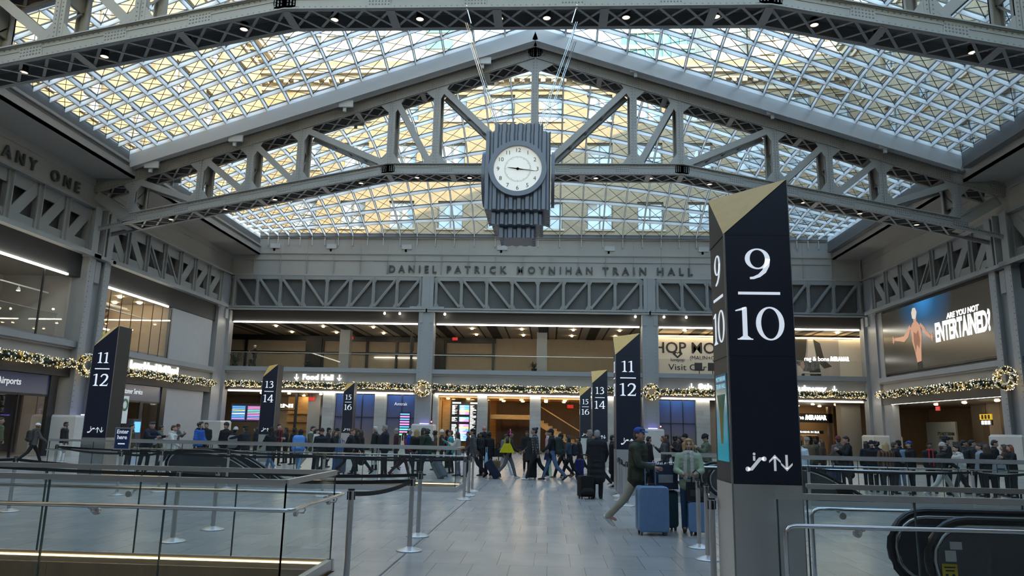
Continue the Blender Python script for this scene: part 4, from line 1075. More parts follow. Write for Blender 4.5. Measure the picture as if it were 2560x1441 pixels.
for y0, y1, x, z, r in ((34.8, 41.5, -25.0, 8.1, .09), (34.8, 40.5, -24.2, 7.85, .05), (35, 39.5, -25.8, 7.9, .14), (34.8, 42, -23.8, 7.55, .04)): MB().tube([(x, y0, z), (x, y1, z)], r, 10).build('pipe', mat('pipe_paint', (.62, .60, .55), .5), t)
strip_lamp(-26.5, 34.6, 6.98, -26.5, 42.5, 6.98, 'thin white line of light across the mural', mat('faint_light_line', (1, 1, 1), .5, emit=3), None)  # glowing bar added in place of a reflected light line, not a fitting
lamps([(x, y, 8.5) for x in (-24.3, -25.8) for y in (35.6, 37.6, 39.6, 41.6)], lampr, 'ceiling_lamp', 'recessed lamp of the mural room', 'recessed lamps of the mural room', .12)
t = thing('shop_window', 'glass front with dark mullion of the nearer upper room on the left wall', 'window', (XL, 28, 5.3))
MB().box(XL - .12, 20.9, 5.3, XL - .10, 33.0, 8.3).build('glass', shopglass, t)
for y in (28.3, 31.2): MB().box(XL - .14, y - .035, 5.3, XL - .08, y + .035, 8.3).build('mullion', black, t)
t = thing('glass_railing', 'low glass railing behind the nearer upper window on the left wall', 'railing', (XL - .5, 28, 5.46))
MB().box(XL - .52, 21, 5.46, XL - .50, 33, 6.5).build('glass', shopglass, t); MB().box(XL - .54, 21, 6.5, XL - .48, 33, 6.53).build('top_rail', stain, t)
for i, y in enumerate((28.9, 30.1, 31.6)):
    t = thing('track_spotlight', 'white track spotlight in the nearer upper room, %s of three' % ('leftmost', 'middle one', 'rightmost')[i], 'light', (-24.2, y, 7.4), group='track spotlights of the upper left room')
    MB().tube([(-24.2, y, 7.62), (-24.2, y, 7.5)], .02, 6).build('stem', ribpaint, t)
    MB().lathe([(.05, .1), (.09, 0), (.085, -.05)], (-24.2, y, 7.42), 10).build('head', ribpaint, t)
    MB().lathe([(.078, -.06), (.078, -.065)], (-24.2, y, 7.42), 10).build('lens', lampc, t)
o = MB().box(-24.22, 27.5, 7.60, -24.18, 33.6, 7.66).build('lighting_track', ribpaint); tag(o, 'white lighting track in the nearer upper room on the left wall', 'track')
# ground floor shop fronts of the left wall
def front(y0, y1, label, text, ty0, ty1, zt, doors, part):
    t = thing('shopfront', label, 'shopfront', (XL, (y0 + y1) / 2, 0))
    film = gradient('blue_header_film', 'Z', 2.75, 3.6, (.12, .12, .15), (.012, .03, .12), .25, emit=.05) if 'blue_header_film' not in MAT else MAT['blue_header_film']
    MB().box(XL - .16, y0, 2.72, XL - .12, y1, 3.6).build('header', film, t)
    MB().box(XL - .2, y0, 2.64, XL - .1, y1, 2.74).build('transom', black, t)
    MB().box(XL - .15, y0, .1, XL - .135, y1, 2.66).build('glass', shopglass, t)
    for y, w_ in doors: MB().box(XL - .2, y - w_ / 2, 0, XL - .08, y + w_ / 2, 2.7).build('mullion', black, t)
    MB().box(XL - .22, y1 - .02, 0, XL - .05, y1 + .5, 3.62).build('jamb', black, t)
    fit_text(text, .40, lambda x: on_left(XL - .10, x, zt), ty0, ty1, mat('header_white', (.72, .74, .78), .5, emit=.35), t, 'lettering', axis=1, bold=.006)
front(35.3, 42.4, 'shopfront with blue header reading Ticketing and Customer Service on the left wall', 'Ticketing and Customer Service', 36.4, 40.4, 3.22, ((36.6, .1), (39.0, .06), (40.4, .32)), 0)
front(22, 32.6, 'shopfront with blue header reading Getting to the Airports on the left wall', 'Getting to the Airports', 26.9, 30.75, 3.2, ((28.9, .3), (25.5, .1), (30.7, .05)), 1)
b = MB(); b.box(-28.6, 21, 0, -28.4, 49, 3.7); struct('wall_left_back', b, mat('warm_grey_metal', (.36, .31, .26), .4, .0), 'warm grey back wall of the ground floor rooms on the left', 'wall')
t = thing('lift_lobby', 'timber band with numbers above two metal lift doors behind the Airports shopfront', 'lift', (-26, 30, 0))
MB().box(-26.2, 26, 0, -26.0, 33, 3.6).build('surround', mat('lobby_brown', (.30, .22, .13), .5), t)
MB().box(-26.0, 26, 2.2, -25.92, 33, 2.65).build('timber_band', wood, t)
for y in (27.5, 29.3, 31.0): MB().box(-26.0, y - .6, 0, -25.95, y + .6, 2.12).build('door', mat('lift_door', (.33, .29, .20), .3, .6), t)
for y, n in ((27.5, '3'), (31.0, '4')): MB().text(n, .3, on_left(-25.9, y, 2.42), ext=.01).build('number', whitel, t)
lamps([(x, y, 3.58) for x in (-24.2,) for y in (24, 26.5, 29, 31.5, 36.5, 39, 41.5)], lampr, 'ceiling_lamp', 'recessed lamp behind the left ground floor shopfronts', 'recessed lamps behind the left shopfronts', .12)
t = thing('metal_panelling', 'pale metal wall panels behind the Customer Service shopfront', 'panel', (-26, 39, 0))
for i in range(7): MB().box(-26.1, 35.4 + i * 1.05, 0, -26.0, 36.4 + i * 1.05, 3.4).build('panel', mat('pale_metal', (.44, .41, .39), .35, .3), t)
t = thing('poster_stand', 'white poster with a green wreath behind the left 11/12 pylon', 'poster', (-21.9, 37.9, 1.4))
MB().box(-21.95, 36.9, 1.5, -21.9, 37.6, 2.9).build('sheet', mat('poster_white', (.62, .66, .64), .5, emit=.15), t)
b = MB()
for i in range(18): a = 2 * PI * i / 18; b.ell((-21.88, 37.25 + .24 * math.cos(a), 2.45 + .26 * math.sin(a)), .02, .07, .07, 6, 4)
b.build('wreath_print', mat('print_green', (.08, .20, .12), .6), t)
MB().box(-21.95, 37.22, 0, -21.9, 37.28, 1.5).build('stand', black, t); MB().box(-22.05, 37.0, 0, -21.8, 37.5, .03).build('base', black, t)
t = thing('ticket_machine', 'tall dark ticket machine beside the left 11/12 pylon', 'machine', (-21.9, 38.3, 0))
MB().box(-22.3, 37.9, 0, -21.7, 38.7, 1.75).build('cabinet', mat('machine_grey', (.06, .06, .075), .4), t); MB().box(-21.72, 38.0, 1.05, -21.69, 38.6, 1.6).build('screen', rowc[0], t)
t = thing('wayfinding_sign', 'lit white sign Long Island Rail Road on the left fascia', 'sign', (XL, 41, 4.5))
fit_text('Long Island Rail Road', .55, lambda x: on_left(XL - .0, x, 4.66), 38.72, 43.9, whitel, t, 'word', ext=.03, bold=.022, axis=1)

# ================================================================ RIGHT WALL
scr = MB(); scr.box(XR - .02, 35.15, 5.45, XR + .2, 47.6, 9.42)
t = thing('video_screen', 'huge video screen with the words ARE YOU NOT ENTERTAINED and a bare backed figure', 'screen', (XR, 41.4, 5.4))
scr.build('casing', black, t)
m = mat('screen_dark', (.03, .028, .024), .22, emit=1.0, ecol=(.03, .026, .022)); nt = m.node_tree; bb = nt.nodes['Principled BSDF']
tc = nt.nodes.new('ShaderNodeTexCoord'); vm = nt.nodes.new('ShaderNodeVectorMath'); vm.operation = 'DISTANCE'; vm.inputs[1].default_value = (XR, 42.3, 9.7)
sc_ = nt.nodes.new('ShaderNodeMapping'); sc_.vector_type = 'POINT'; sc_.inputs['Scale'].default_value = (1, 1, 1)
nt.links.new(tc.outputs['Object'], sc_.inputs[0]); nt.links.new(sc_.outputs[0], vm.inputs[0])
rp = nt.nodes.new('ShaderNodeValToRGB'); mr = nt.nodes.new('ShaderNodeMapRange'); mr.inputs[2].default_value = 3.2
nt.links.new(vm.outputs['Value'], mr.inputs[0]); nt.links.new(mr.outputs[0], rp.inputs[0]); nt.links.new(rp.outputs[0], bb.inputs['Emission Color'])
rp.color_ramp.elements[0].color = (.03, .26, .72, 1); rp.color_ramp.elements[1].color = (.022, .020, .017, 1)
e = rp.color_ramp.elements.new(.45); e.color = (.012, .07, .17, 1)
MB().box(XR - .03, 35.25, 5.55, XR - .022, 47.5, 9.34).build('picture', m, t)
sw = mat('screen_white', (.9, .9, .92), .5, emit=1.35, ecol=(.95, .96, 1))
fit_text('ARE YOU NOT', .40, lambda x: on_right(XR - .045, x, 8.05), 36.9, 39.95, sw, t, 'headline', ext=.004, bold=.016, axis=1, shear=.15)
fit_text('ENTERTAINED?', 1.40, lambda x: on_right(XR - .045, x, 7.27), 36.05, 41.2, sw, t, 'headline', ext=.004, bold=.055, axis=1, shear=.05)
sk1 = mat('screen_skin', (.5, .25, .17), .5, emit=.42, ecol=(.80, .40, .27)); sk2 = mat('screen_skin_shade', (.3, .12, .08), .5, emit=.22, ecol=(.55, .22, .14)); skh = mat('screen_hair', (.5, .4, .38), .5, emit=.55, ecol=(.85, .75, .72))
def sp2(pts, m, nm, d): MB().flat([[(x, y) for x, y in pts]], on_right(XR - .035 - d, 43.4, 7.25), 0, .003).build(nm, m, t)
sp2([(-.52, .72), (-.2, 1.0), (.25, 1.02), (.62, .72), (.72, .2), (.55, -.5), (.45, -1.35), (-.02, -1.4), (-.2, -.7), (-.42, -.1)], sk1, 'torso', .004)
sp2([(-.2, .45), (.1, .3), (.35, .5), (.5, -.1), (.35, -.6), (.1, -.3), (-.1, -.8), (-.25, -.1)], sk2, 'muscle_shading', .008)
sp2([(-.5, .72), (-.85, .22), (-1.4, .0), (-2.0, .12), (-2.55, .2), (-2.58, .38), (-1.9, .34), (-1.4, .34), (-1.05, .55), (-.6, .92)], sk1, 'arm', .005)
sp2([(.6, .74), (.95, .35), (1.25, .05), (1.6, -.12), (1.64, .05), (1.3, .3), (1.05, .6), (.66, .88)], sk1, 'arm', .005)
for sx, x in ((-1, -2.6), (1, 1.66)):
    for k in range(5): a = -.9 + .42 * k; MB().bar(on_right(XR - .042, 43.4, 7.25) @ Vector((x, .28 if sx < 0 else -.05, 0)), on_right(XR - .042, 43.4, 7.25) @ Vector((x + sx * .30 * math.cos(a), (.28 if sx < 0 else -.05) + .30 * math.sin(a), 0)), .06, .006, up=(1, 0, 0)).build('finger', sk1, t)
sp2([(-.12, .95), (-.1, 1.3), (.22, 1.3), (.22, .95)], sk1, 'neck', .006)
sp2([(-.22, 1.25), (-.28, 1.6), (-.1, 1.85), (.2, 1.82), (.34, 1.55), (.22, 1.25), (.05, 1.15)], skh, 'hair', .009)
sp2([(-.05, -1.35), (.48, -1.3), (.5, -1.75), (-.02, -1.75)], mat('screen_black', (.005, .005, .005), .5), 'trunks', .007)
o = wall_box('right', colpaint, 'wall_right_surround', -.0, 47.6, 5.3, .3, 48.4, 9.5); tag(o, 'grey panel between the video screen and the far right corner column', 'panel', kind='structure')
o = wall_box('right', colpaint, 'wall_right_upper', .2, -8, 5.3, .45, 48.4, 9.5); tag(o, 'grey upper wall behind the video screen', 'wall', kind='structure')
o = wall_box('right', colpaint, 'wall_right_pier', .02, 47.1, 0, .4, 48.4, 3.7); tag(o, 'grey pier at ground level by the far right corner', 'pier', kind='structure')
strip_lamp(XR + .0, 35.3, 3.66, XR + .0, 47.1, 3.66, 'white linear lamp above the ground floor opening of the right wall')
b = MB(); b.box(28.0, 20, 0, 28.3, 52, 3.7); struct('wall_right_back', b, mat('brown_plaster', (.26, .20, .14), .6), 'brown back wall of the passage behind the right opening', 'wall')
for i, (y, x, m) in enumerate(((45.6, 25.5, brownpier), (43.0, 25.0, beige), (40.5, 25.0, brownpier), (38.2, 24.6, beige), (36.0, 25, brownpier))):
    b = MB(); b.box(x, y - .55, 0, x + .9, y + .55, 3.6); tag(b.build('passage_column', m), '%s square column in the passage behind the right opening, %s from the far end' % (('taupe', 'beige')[m is beige], ('first', 'second', 'third', 'fourth', 'fifth')[i]), 'column', 'columns of the right passage')
b = MB(); b.box(24.0, 45.2, 0, 24.1, 48.6, 2.6); b2 = MB(); b2.text("IT'S NOT DENIM\nIT'S MIRAMAR", .26, on_right(23.98, 46.3, 1.75), ext=.003, bold=.006)
t = thing('shop_hoarding', "grey green hoarding reading IT'S NOT DENIM IT'S MIRAMAR beyond the right opening", 'hoarding', (24, 47, 0)); b.build('board', mat('hoarding_grey', (.25, .26, .24), .6), t); b2.build('lettering', ink, t)
exit_sign(on_right(22.6, 44.2, 3.32), 'red EXIT sign under the ceiling beyond the right opening')
t = thing('hanging_sign', 'small yellow and white hanging sign in the passage beyond the right opening', 'sign', (24, 42, 2.6))
MB().box(23.98, 41.5, 2.68, 24.04, 42.6, 2.98).build('yellow_board', mat('sign_yellow', (.75, .50, .03), .5, emit=.5), t); MB().box(23.98, 41.5, 2.38, 24.04, 42.6, 2.66).build('white_board', mat('sign_dark', (.03, .03, .03), .5), t)
for y in (41.75, 42.05, 42.35): MB().box(23.96, y - .1, 2.42, 23.98, y + .1, 2.62).build('pictogram', whitel, t); MB().box(23.96, y - .1, 2.72, 23.98, y + .06, 2.94).build('pictogram', ink, t)
MB().bar((24, 42, 2.98), (24, 42, 3.6), .03, .03).build('stem', black, t)
t = thing('wall_screen', 'small lit screen on a column beyond the right opening', 'screen', (24.5, 38.2, 2.4))
MB().box(24.5, 37.8, 2.2, 24.58, 38.6, 3.1).build('casing', black, t); MB().box(24.47, 38.05, 2.4, 24.5, 38.35, 2.9).build('picture', rowc[6], t)
t = thing('wall_screen', 'screen with coloured train lines at the right edge beyond the right opening', 'screen', (25.4, 35.9, 1.6))
MB().box(24.8, 35.4, 1.2, 24.9, 36.5, 2.7).build('casing', black, t)
b = MB()
for i in range(9): b.k = (0, 4, 0, 4, 0, 2, 3, 0, 3)[i]; b.box(24.78, 35.45, 2.5 - i * .15, 24.8, 36.45, 2.6 - i * .15)
b.build('rows', rowc, t)
t = thing('shop_sign', 'cream wall sign with dark script beyond the right opening', 'sign', (26, 36.5, 2.6))
MB().box(25.6, 36.7, 2.5, 25.7, 38.0, 3.2).build('board', mat('cream_board', (.55, .48, .36), .6, emit=.15), t); MB().text("Jonny's", .34, on_right(25.58, 37.3, 2.85), ext=.003, shear=.2).build('script', ink, t)
b = MB(); b.box(22.9, 39.2, 0, 22.95, 43.6, 1.45); tag(b.build('dark_screen_wall', mat('navy_board', (.015, .02, .04), .4)), 'low dark navy partition behind the queue beyond the right opening', 'partition')
b = MB(); b.box(23.6, 39.0, 0, 23.7, 40.0, 2.2); tag(b.build('dark_door', black), 'dark door in the passage beyond the right opening', 'door')
t = thing('framed_board', 'wood framed board beside the right edge column, beyond the right opening', 'board', (23, 37, 0))
MB().box(23.0, 36.6, 1.0, 23.06, 37.6, 2.3).build('board', darkwood, t); MB().box(22.97, 36.5, .9, 23.0, 36.6, 2.4).build('frame', wood, t); MB().box(22.97, 37.6, .9, 23.0, 37.7, 2.4).build('frame', wood, t); MB().box(22.97, 36.5, 2.3, 23.0, 37.7, 2.4).build('frame', wood, t); MB().box(22.97, 37.0, 0, 23.03, 37.2, 1.0).build('leg', black, t)
lamps([(x, y, 3.58) for x in (22.9, 26.3) for y in (36.3, 39, 42, 45)], lampr, 'ceiling_lamp', 'recessed lamp in the passage beyond the right opening', 'recessed lamps of the right passage', .12)
# closed sides towards the viewpoint
b = MB(); b.box(XL - .3, -9, 0, XL - .1, 20.8, 12.2)
struct('wall_left_near', b, colpaint, 'grey wall left of the viewpoint', 'wall')
b = MB(); b.box(XR + .1, -9, 0, XR + .3, 33.5, 5.4); b.box(XR + .35, -9, 5.4, XR + .55, 20.8, 12.2)
struct('wall_right_near', b, colpaint, 'grey wall right of the viewpoint', 'wall')

b = MB()
for X, sg in ((XL, -1), (XR, 1)): b.box(X - .06 if sg < 0 else X - .0, 49.9, 9.4, X + .0 if sg < 0 else X + .06, 50.9, 14.2); b.box(X + sg * .02, 49.8, 9.3, X + sg * 1.2, 50.9, 14.2)
struct('trim_2', b, panel, 'grey corner closure between the far wall and the side walls', 'trim')
# ================================================================ GARLANDS AND WREATHS
needle = mat('fir_needles', (.022, .035, .018), .7, var=.3, vs=20)
baub = [mat('gold_bauble', (.72, .50, .18), .22, .9), mat('champagne_bauble', (.75, .66, .50), .25, .8), mat('silver_bauble', (.68, .68, .66), .2, .9)]
fairy = mat('fairy_light', (1, .9, .7), .5, emit=16, ecol=(1, .74, .40))
def decorate(path, rad, n_needle, n_baub, n_light, name, label, group, cat):
    """path: list of points; needles, baubles and tiny lights scattered round it"""
    rr = random.Random(len(label) * 7 + int(path[0][0] * 10))
    pts = [Vector(p) for p in path]; mid = pts[len(pts) // 2]
    t = thing(name, label, cat, tuple(mid), group=group)
    L = [0]
    for a, c in zip(pts, pts[1:]): L.append(L[-1] + (c - a).length)
    def at(s):
        d = s * L[-1]
        for i in range(len(pts) - 1):
            if d <= L[i + 1] or i == len(pts) - 2:
                f = (d - L[i]) / max(1e-6, L[i + 1] - L[i]); return pts[i].lerp(pts[i + 1], f), (pts[i + 1] - pts[i]).normalized()
    def rnd():
        p, d = at(rr.random()); a = Vector((rr.gauss(0, 1), rr.gauss(0, 1), rr.gauss(0, 1))); a -= d * a.dot(d); a.normalize()
        return p, d, a
    b = MB(); b.tube(pts, rad * .55, 7)
    for _ in range(n_needle):
        p, d, a = rnd(); q = p + a * rad * rr.uniform(.75, 1.2) + d * rr.uniform(-.1, .1); s = p + a * rad * .35
        w_ = a.cross(d).normalized() * rr.uniform(.02, .045)
        b.add([s + w_, s - w_, q, s + d * .05], [(0, 1, 2), (1, 3, 2), (3, 0, 2)])
    o = b.build('foliage', needle, t); o['kind'] = 'stuff'
    b = MB()
    for _ in range(n_baub):
        p, d, a = rnd(); b.k = rr.choice((0, 0, 1, 1, 2)); b.ell(p + a * rad * rr.uniform(.6, .95), rr.uniform(.035, .075), n=7, m=5)
    o = b.build('baubles', baub, t, True); o['kind'] = 'stuff'
    b = MB()
    for _ in range(n_light):
        p, d, a = rnd(); b.ell(p + a * rad * rr.uniform(.85, 1.05), .017, n=4, m=2)
    o = b.build('fairy_lights', fairy, t); o['kind'] = 'stuff'
    return t
def run(p, q, n=24, amp=.05):
    rr = random.Random(int(abs(p[0]) * 10 + p[1])); p, q = Vector(p), Vector(q)
    return [p.lerp(q, i / n) + Vector((0, 0, rr.uniform(-amp, amp))) for i in range(n + 1)]
gg = 'garlands round the hall'
for (x0, x1), nm in zip(BAYX, names):
    decorate(run((x0 + .05, YF - .25, 4.32), (x1 - .05, YF - .25, 4.32)), .22, 1500, 560, 360, 'garland', 'lit fir garland with gold baubles along the far wall, %s bay' % nm, gg, 'garland')
decorate(run((XL + .28, 20.9, 4.22), (XL + .28, 33.6, 4.22)), .23, 1400, 520, 320, 'garland', 'lit fir garland along the left wall, nearer bay left of the wreath', gg, 'garland')
decorate(run((XL + .28, 35.2, 4.22), (XL + .28, 48.3, 4.22)), .23, 1400, 520, 320, 'garland', 'lit fir garland along the left wall under the Long Island Rail Road sign', gg, 'garland')
decorate(run((XR - .28, 35.2, 4.25), (XR - .28, 48.3, 4.25)), .23, 1500, 520, 320, 'garland', 'lit fir garland along the right wall under the video screen', gg, 'garland')
def wreath(c, ax, label):
    c = Vector(c); u = Vector(ax)
    p = [c + u * (.40 * math.cos(a)) + Vector((0, 0, .40 * math.sin(a))) for a in [2 * PI * i / 20 for i in range(21)]]
    decorate(p, .17, 420, 170, 120, 'wreath', label, 'wreaths on the columns', 'wreath')
wreath((-8.5, YF - .68, 4.18), (1, 0, 0), 'lit gold wreath on the far column left of the departure boards')
wreath((6.8, YF - .68, 4.25), (1, 0, 0), 'lit gold wreath on the far column right of the middle 11/12 pylon')
wreath((XL + .75, 33.9, 4.2), (.35, .94, 0), 'lit gold wreath on the left wall column')
wreath((XR - .75, 34.2, 4.35), (-.35, .94, 0), 'lit gold wreath at the right edge of the view')
# gallery plants
def plant(x, y, z, h, label):
    t = thing('potted_plant', label, 'plant', (x, y, z)); rr = random.Random(int(x * 10))
    MB().lathe([(.16, 0), (.2, .3), (.2, .32), (.17, .32)], (x, y, z), 12).build('pot', black, t)
    b = MB()
    for i in range(34):
        a = rr.uniform(0, 2 * PI); e = rr.uniform(.2, 1.2); l = h * rr.uniform(.5, 1)
        p0 = Vector((x, y, z + .3)); d = Vector((math.cos(a) * math.sin(e), math.sin(a) * math.sin(e), math.cos(e)))
        q = p0 + d * l * .6; r_ = q + Vector((d.x, d.y, d.z - .7)) * l * .35; s = d.cross(Vector((0, 0, 1))).normalized() * .035
        b.add([p0 - s * .3, p0 + s * .3, q + s, q - s, r_], [(0, 1, 2, 3), (3, 2, 4)])
    b.build('leaves', mat('leaf_green', (.025, .05, .02), .5), t)
plant(-1.05, 51.0, 5.46, .85, 'dark leafy potted plant on the gallery left of the middle square column')
plant(-22.3, 51.0, 5.46, 1.6, 'tall leafy potted plant in the far left corner of the gallery')
plant(-21.2, 51.2, 5.46, .8, 'low bushy potted plant in the far left corner of the gallery')
plant(-17.2, 51.4, 5.46, .7, 'low potted plant on the gallery right of the left 13/14 pylon top')
# ================================================================ PLATFORM PYLONS
def ribbon(pts):
    """variable width stroke: (x, y, width) -> quads"""
    out = []
    L = []
    for i, (x, y, w_) in enumerate(pts):
        a = pts[max(i - 1, 0)]; c = pts[min(i + 1, len(pts) - 1)]
        d = Vector((c[0] - a[0], c[1] - a[1])).normalized(); n = Vector((-d.y, d.x)) * w_ / 2
        L.append(((x + n.x, y + n.y), (x - n.x, y - n.y)))
    for p, q in zip(L, L[1:]): out.append([p[0], p[1], q[1], q[0]])
    return out
def oval(cx, cy, rx, ry, ix, iy, n=36, a0=0, a1=360):
    out = []
    for k in range(n):
        a, c = math.radians(a0 + (a1 - a0) * k / n), math.radians(a0 + (a1 - a0) * (k + 1) / n)
        out.append([(cx + rx * math.cos(a), cy + ry * math.sin(a)), (cx + rx * math.cos(c), cy + ry * math.sin(c)), (cx + ix * math.cos(c), cy + iy * math.sin(c)), (cx + ix * math.cos(a), cy + iy * math.sin(a))])
    return out
def arcpts(cx, cy, rx, ry, a0, a1, w0, wm, w1, n=14):
    P = []
    for k in range(n + 1):
        f = k / n; a = math.radians(a0 + (a1 - a0) * f)
        w_ = w0 + (wm - w0) * math.sin(PI * f) if f < .5 else w1 + (wm - w1) * math.sin(PI * f)
        P.append((cx + rx * math.cos(a), cy + ry * math.sin(a), w_))
    return P
def rect(x0, y0, x1, y1): return [(x0, y0), (x1, y0), (x1, y1), (x0, y1)]
def serif_digit(ch):
    if ch == '0': return oval(.44, .5, .42, .51, .27, .465), .9
    if ch == '1': return [rect(.22, .03, .36, .98), [(.36, 1.0), (.30, 1.0), (.02, .90), (.02, .865), (.22, .90)], rect(.06, 0, .52, .035), [(.22, .12), (.10, .03), (.22, .03)], [(.36, .12), (.36, .03), (.48, .03)]], .58
    if ch == '2': return ribbon([(.10, .74, .10), (.13, .84, .10), (.24, .94, .10), (.40, .965, .10), (.56, .90, .15), (.635, .76, .17), (.60, .60, .16), (.48, .42, .13), (.30, .22, .10), (.12, .05, .09)]) + [rect(.05, 0, .70, .10), [(.70, .10), (.64, .10), (.74, .24)]], .8
    if ch == '3': return ribbon([(.12, .80, .09), (.18, .90, .09), (.32, .97, .09), (.48, .92, .13), (.55, .79, .155), (.50, .65, .13), (.36, .555, .08), (.26, .535, .07)]) + ribbon([(.28, .545, .07), (.44, .53, .09), (.57, .43, .14), (.61, .28, .17), (.54, .12, .15), (.38, .03, .10), (.20, .02, .09), (.06, .07, .10)]), .74
    if ch == '4': return [rect(.50, .0, .64, 1.0), rect(.03, .24, .80, .33), [(.03, .33), (.03, .29), (.12, .29), (.54, .88), (.54, 1.0), (.50, 1.0)], rect(.38, 0, .76, .035)], .86
    if ch == '5': return [rect(.16, .89, .64, .99), rect(.15, .52, .22, .95)] + ribbon([(.16, .55, .06), (.28, .60, .09), (.46, .56, .13), (.58, .42, .17), (.58, .26, .17), (.48, .10, .13), (.30, .025, .09), (.08, .03, .10)]), .74
    if ch == '6' or ch == '9':
        P = oval(.42, .34, .40, .345, .245, .30) + ribbon([(.09, .34, .155), (.12, .56, .155), (.22, .76, .14), (.38, .90, .11), (.56, .975, .085), (.68, .985, .07)])
        if ch == '9': P = [[(.84 - x, 1 - y) for x, y in q] for q in P]
        return P, .86
def number(b, body, h, Mx):
    ws = [serif_digit(c)[1] for c in body]; tot = sum(ws) + .02 * (len(body) - 1); x = -tot / 2
    for c, w_ in zip(body, ws):
        P, _ = serif_digit(c)
        b.flat([[((px + x) * h, (py - .5) * h) for px, py in q] for q in P], Mx, 0, .006); x += w_ + .02
def icons(b, Mx, s):
    b.flat(ribbon([(-.72, -.26, .13), (-.58, -.26, .13), (-.24, .14, .13), (-.08, .14, .13)]) + oval(-.72, -.26, .095, .095, 0, 0, 12) + oval(-.08, .14, .095, .095, 0, 0, 12) + oval(-.46, .32, .055, .055, 0, 0, 12) + [rect(-.51, .06, -.42, .24)] , Mx @ Matrix.Scale(s, 4), 0, .006)
    for dx, dn in ((.33, False), (.78, True)):
        b.flat([[(x * .62 + dx, y * .62) for x, y in q] for q in arrow(dn)], Mx @ Matrix.Scale(s, 4), 0, .006)
HK = 4.28
digitm = mat('pylon_numerals', (.66, .72, .85), .45, emit=.55, ecol=(.75, .82, 1))
seam = mat('panel_seam', (.004, .004, .006), .5)
sidem = mat('pylon_side_charcoal', (.028, .027, .026), .5)
edgem = mat('pylon_edge', (.35, .34, .33), .3, .8)
def pylon(x, y, a, c, label, screen=None):
    """square pylon whose near left corner stands at x, y"""
    t = thing('platform_pylon', label, 'pylon', (x + .335, y + .33, 0), group='platform number pylons')
    W_, D_ = .67, .66
    b = MB(); b.box(x, y, .1, x + W_, y + D_, 1.18); b.box(x + .06, y + .06, 0, x + W_ - .06, y + D_ - .06, .1); b.build('steel_base', stain, t)
    b = MB(); b.box(x + .015, y, 1.185, x + W_, y + .04, 3.68); b.build('front_panel', navy, t)
    lo, hi = 3.68, HK
    A, B_, Cc = (x, y, lo), (x + W_, y, hi), (x, y + D_, hi - .03)
    Dd = (x + W_, y + D_, hi)
    b = MB()
    b.box(x + .005, y + .04, 1.185, x + .03, y + D_, 3.68); b.box(x + W_ - .025, y + .04, 1.185, x + W_, y + D_, 3.68); b.box(x + .03, y + D_ - .03, 1.185, x + W_ - .02, y + D_, 3.68)
    b.add([(x, y + D_, lo), Cc, A], [(0, 1, 2)]); b.add([(x + W_, y, lo), (x + W_, y + D_, lo), Dd, B_], [(0, 1, 2, 3)]); b.add([(x + W_, y + D_, lo), (x, y + D_, lo), Cc, Dd], [(0, 1, 2, 3)]); b.add([B_, Dd, Cc], [(0, 1, 2)])
    b.build('side_panel', sidem, t)
    b = MB(); b.add([(x, y, lo), (x + W_, y, lo), B_], [(0, 1, 2)]); b.build('top_panel', navy, t)
    b = MB(); n = Vector((-.1, -.1, .1)) * .05; b.add([Vector(A) + n, Vector(B_) + n, Vector(Cc) + n], [(0, 1, 2)]); b.build('gold_top', gold, t)
    b = MB()
    for z in (3.68, 2.43, 1.182): b.box(x, y - .003, z - .006, x + W_, y + .01, z + .006); b.box(x - .003, y, z - .006, x + .01, y + D_, z + .006)
    b.build('seam', seam, t)
    b = MB(); b.box(x - .004, y - .004, .1, x + .012, y + .012, 3.69); b.box(x + W_ - .004, y - .004, .1, x + W_ + .004, y + .01, hi); b.build('edge_trim', edgem, t)
    for Mx, nm in ((on_far(x + W_ / 2, y - .003, 0), 'front'), (M4((x + .002, y + D_ / 2, 0), (0, -1, 0), (0, 0, 1), (-1, 0, 0)), 'side')):
        T = lambda z: Mx @ Matrix.Translation((0, z, 0))
        b = MB(); number(b, a, .315 if len(a) == 1 else .30, T(3.375)); b.build('upper_number', digitm, t)
        b = MB(); b.flat([rect(-.21, -.014, .21, .014)], T(3.065), 0, .006); b.build('divider', digitm, t)
        b = MB(); number(b, c, .335, T(2.755)); b.build('lower_number', digitm, t)
        if nm == 'front': b = MB(); icons(b, T(1.385), .25); b.build('escalator_and_arrows', white, t)
    if screen:
        b = MB(); b.box(x - .004, y + .10, 1.38, x + .006, y + .56, 2.26); b.build('poster_screen', gradient('poster_blue', 'Z', 1.4, 2.2, (.01, .16, .24), (.012, .04, .07), .15, emit=.9), t)
        b = MB()
        for k in range(-2, 3): b.tube([(x - .008, y + .33 + k * .012, 1.55), (x - .008, y + .33 + k * .03, 1.85), (x - .008, y + .33 + k * .075, 2.05)], .004, 4)
        b.build('poster_lines', gold, t)
        b = MB(); b.text('MOYNIHAN\nTRAIN HALL', .075, M4((x - .006, y + .33, 2.17), (0, -1, 0), (0, 0, 1), (-1, 0, 0)), ext=.001); b.build('poster_title', mat('poster_ink', (.25, .45, .6), .5, emit=.8), t)
    return t
KX = (-12.83, 1.79)
KY = (7.44, 19.95, 32.4, 45.6)
KL = ('9', '10'), ('11', '12'), ('13', '14'), ('15', '16')
desc = {(1, 0): 'huge navy 9/10 pylon with gold cut corner, nearest on the right', (0, 1): 'navy 11/12 pylon on the left, by the Long Island Rail Road sign', (0, 2): 'navy 13/14 pylon on the left, by the Food Hall sign',
        (0, 3): 'navy 15/16 pylon on the left, in front of the blue windows', (1, 1): 'navy 11/12 pylon right of centre, behind the man in the blue cap', (1, 2): 'navy 13/14 pylon right of centre', (1, 3): 'navy 15/16 pylon right of centre, smallest and leftmost of its row'}
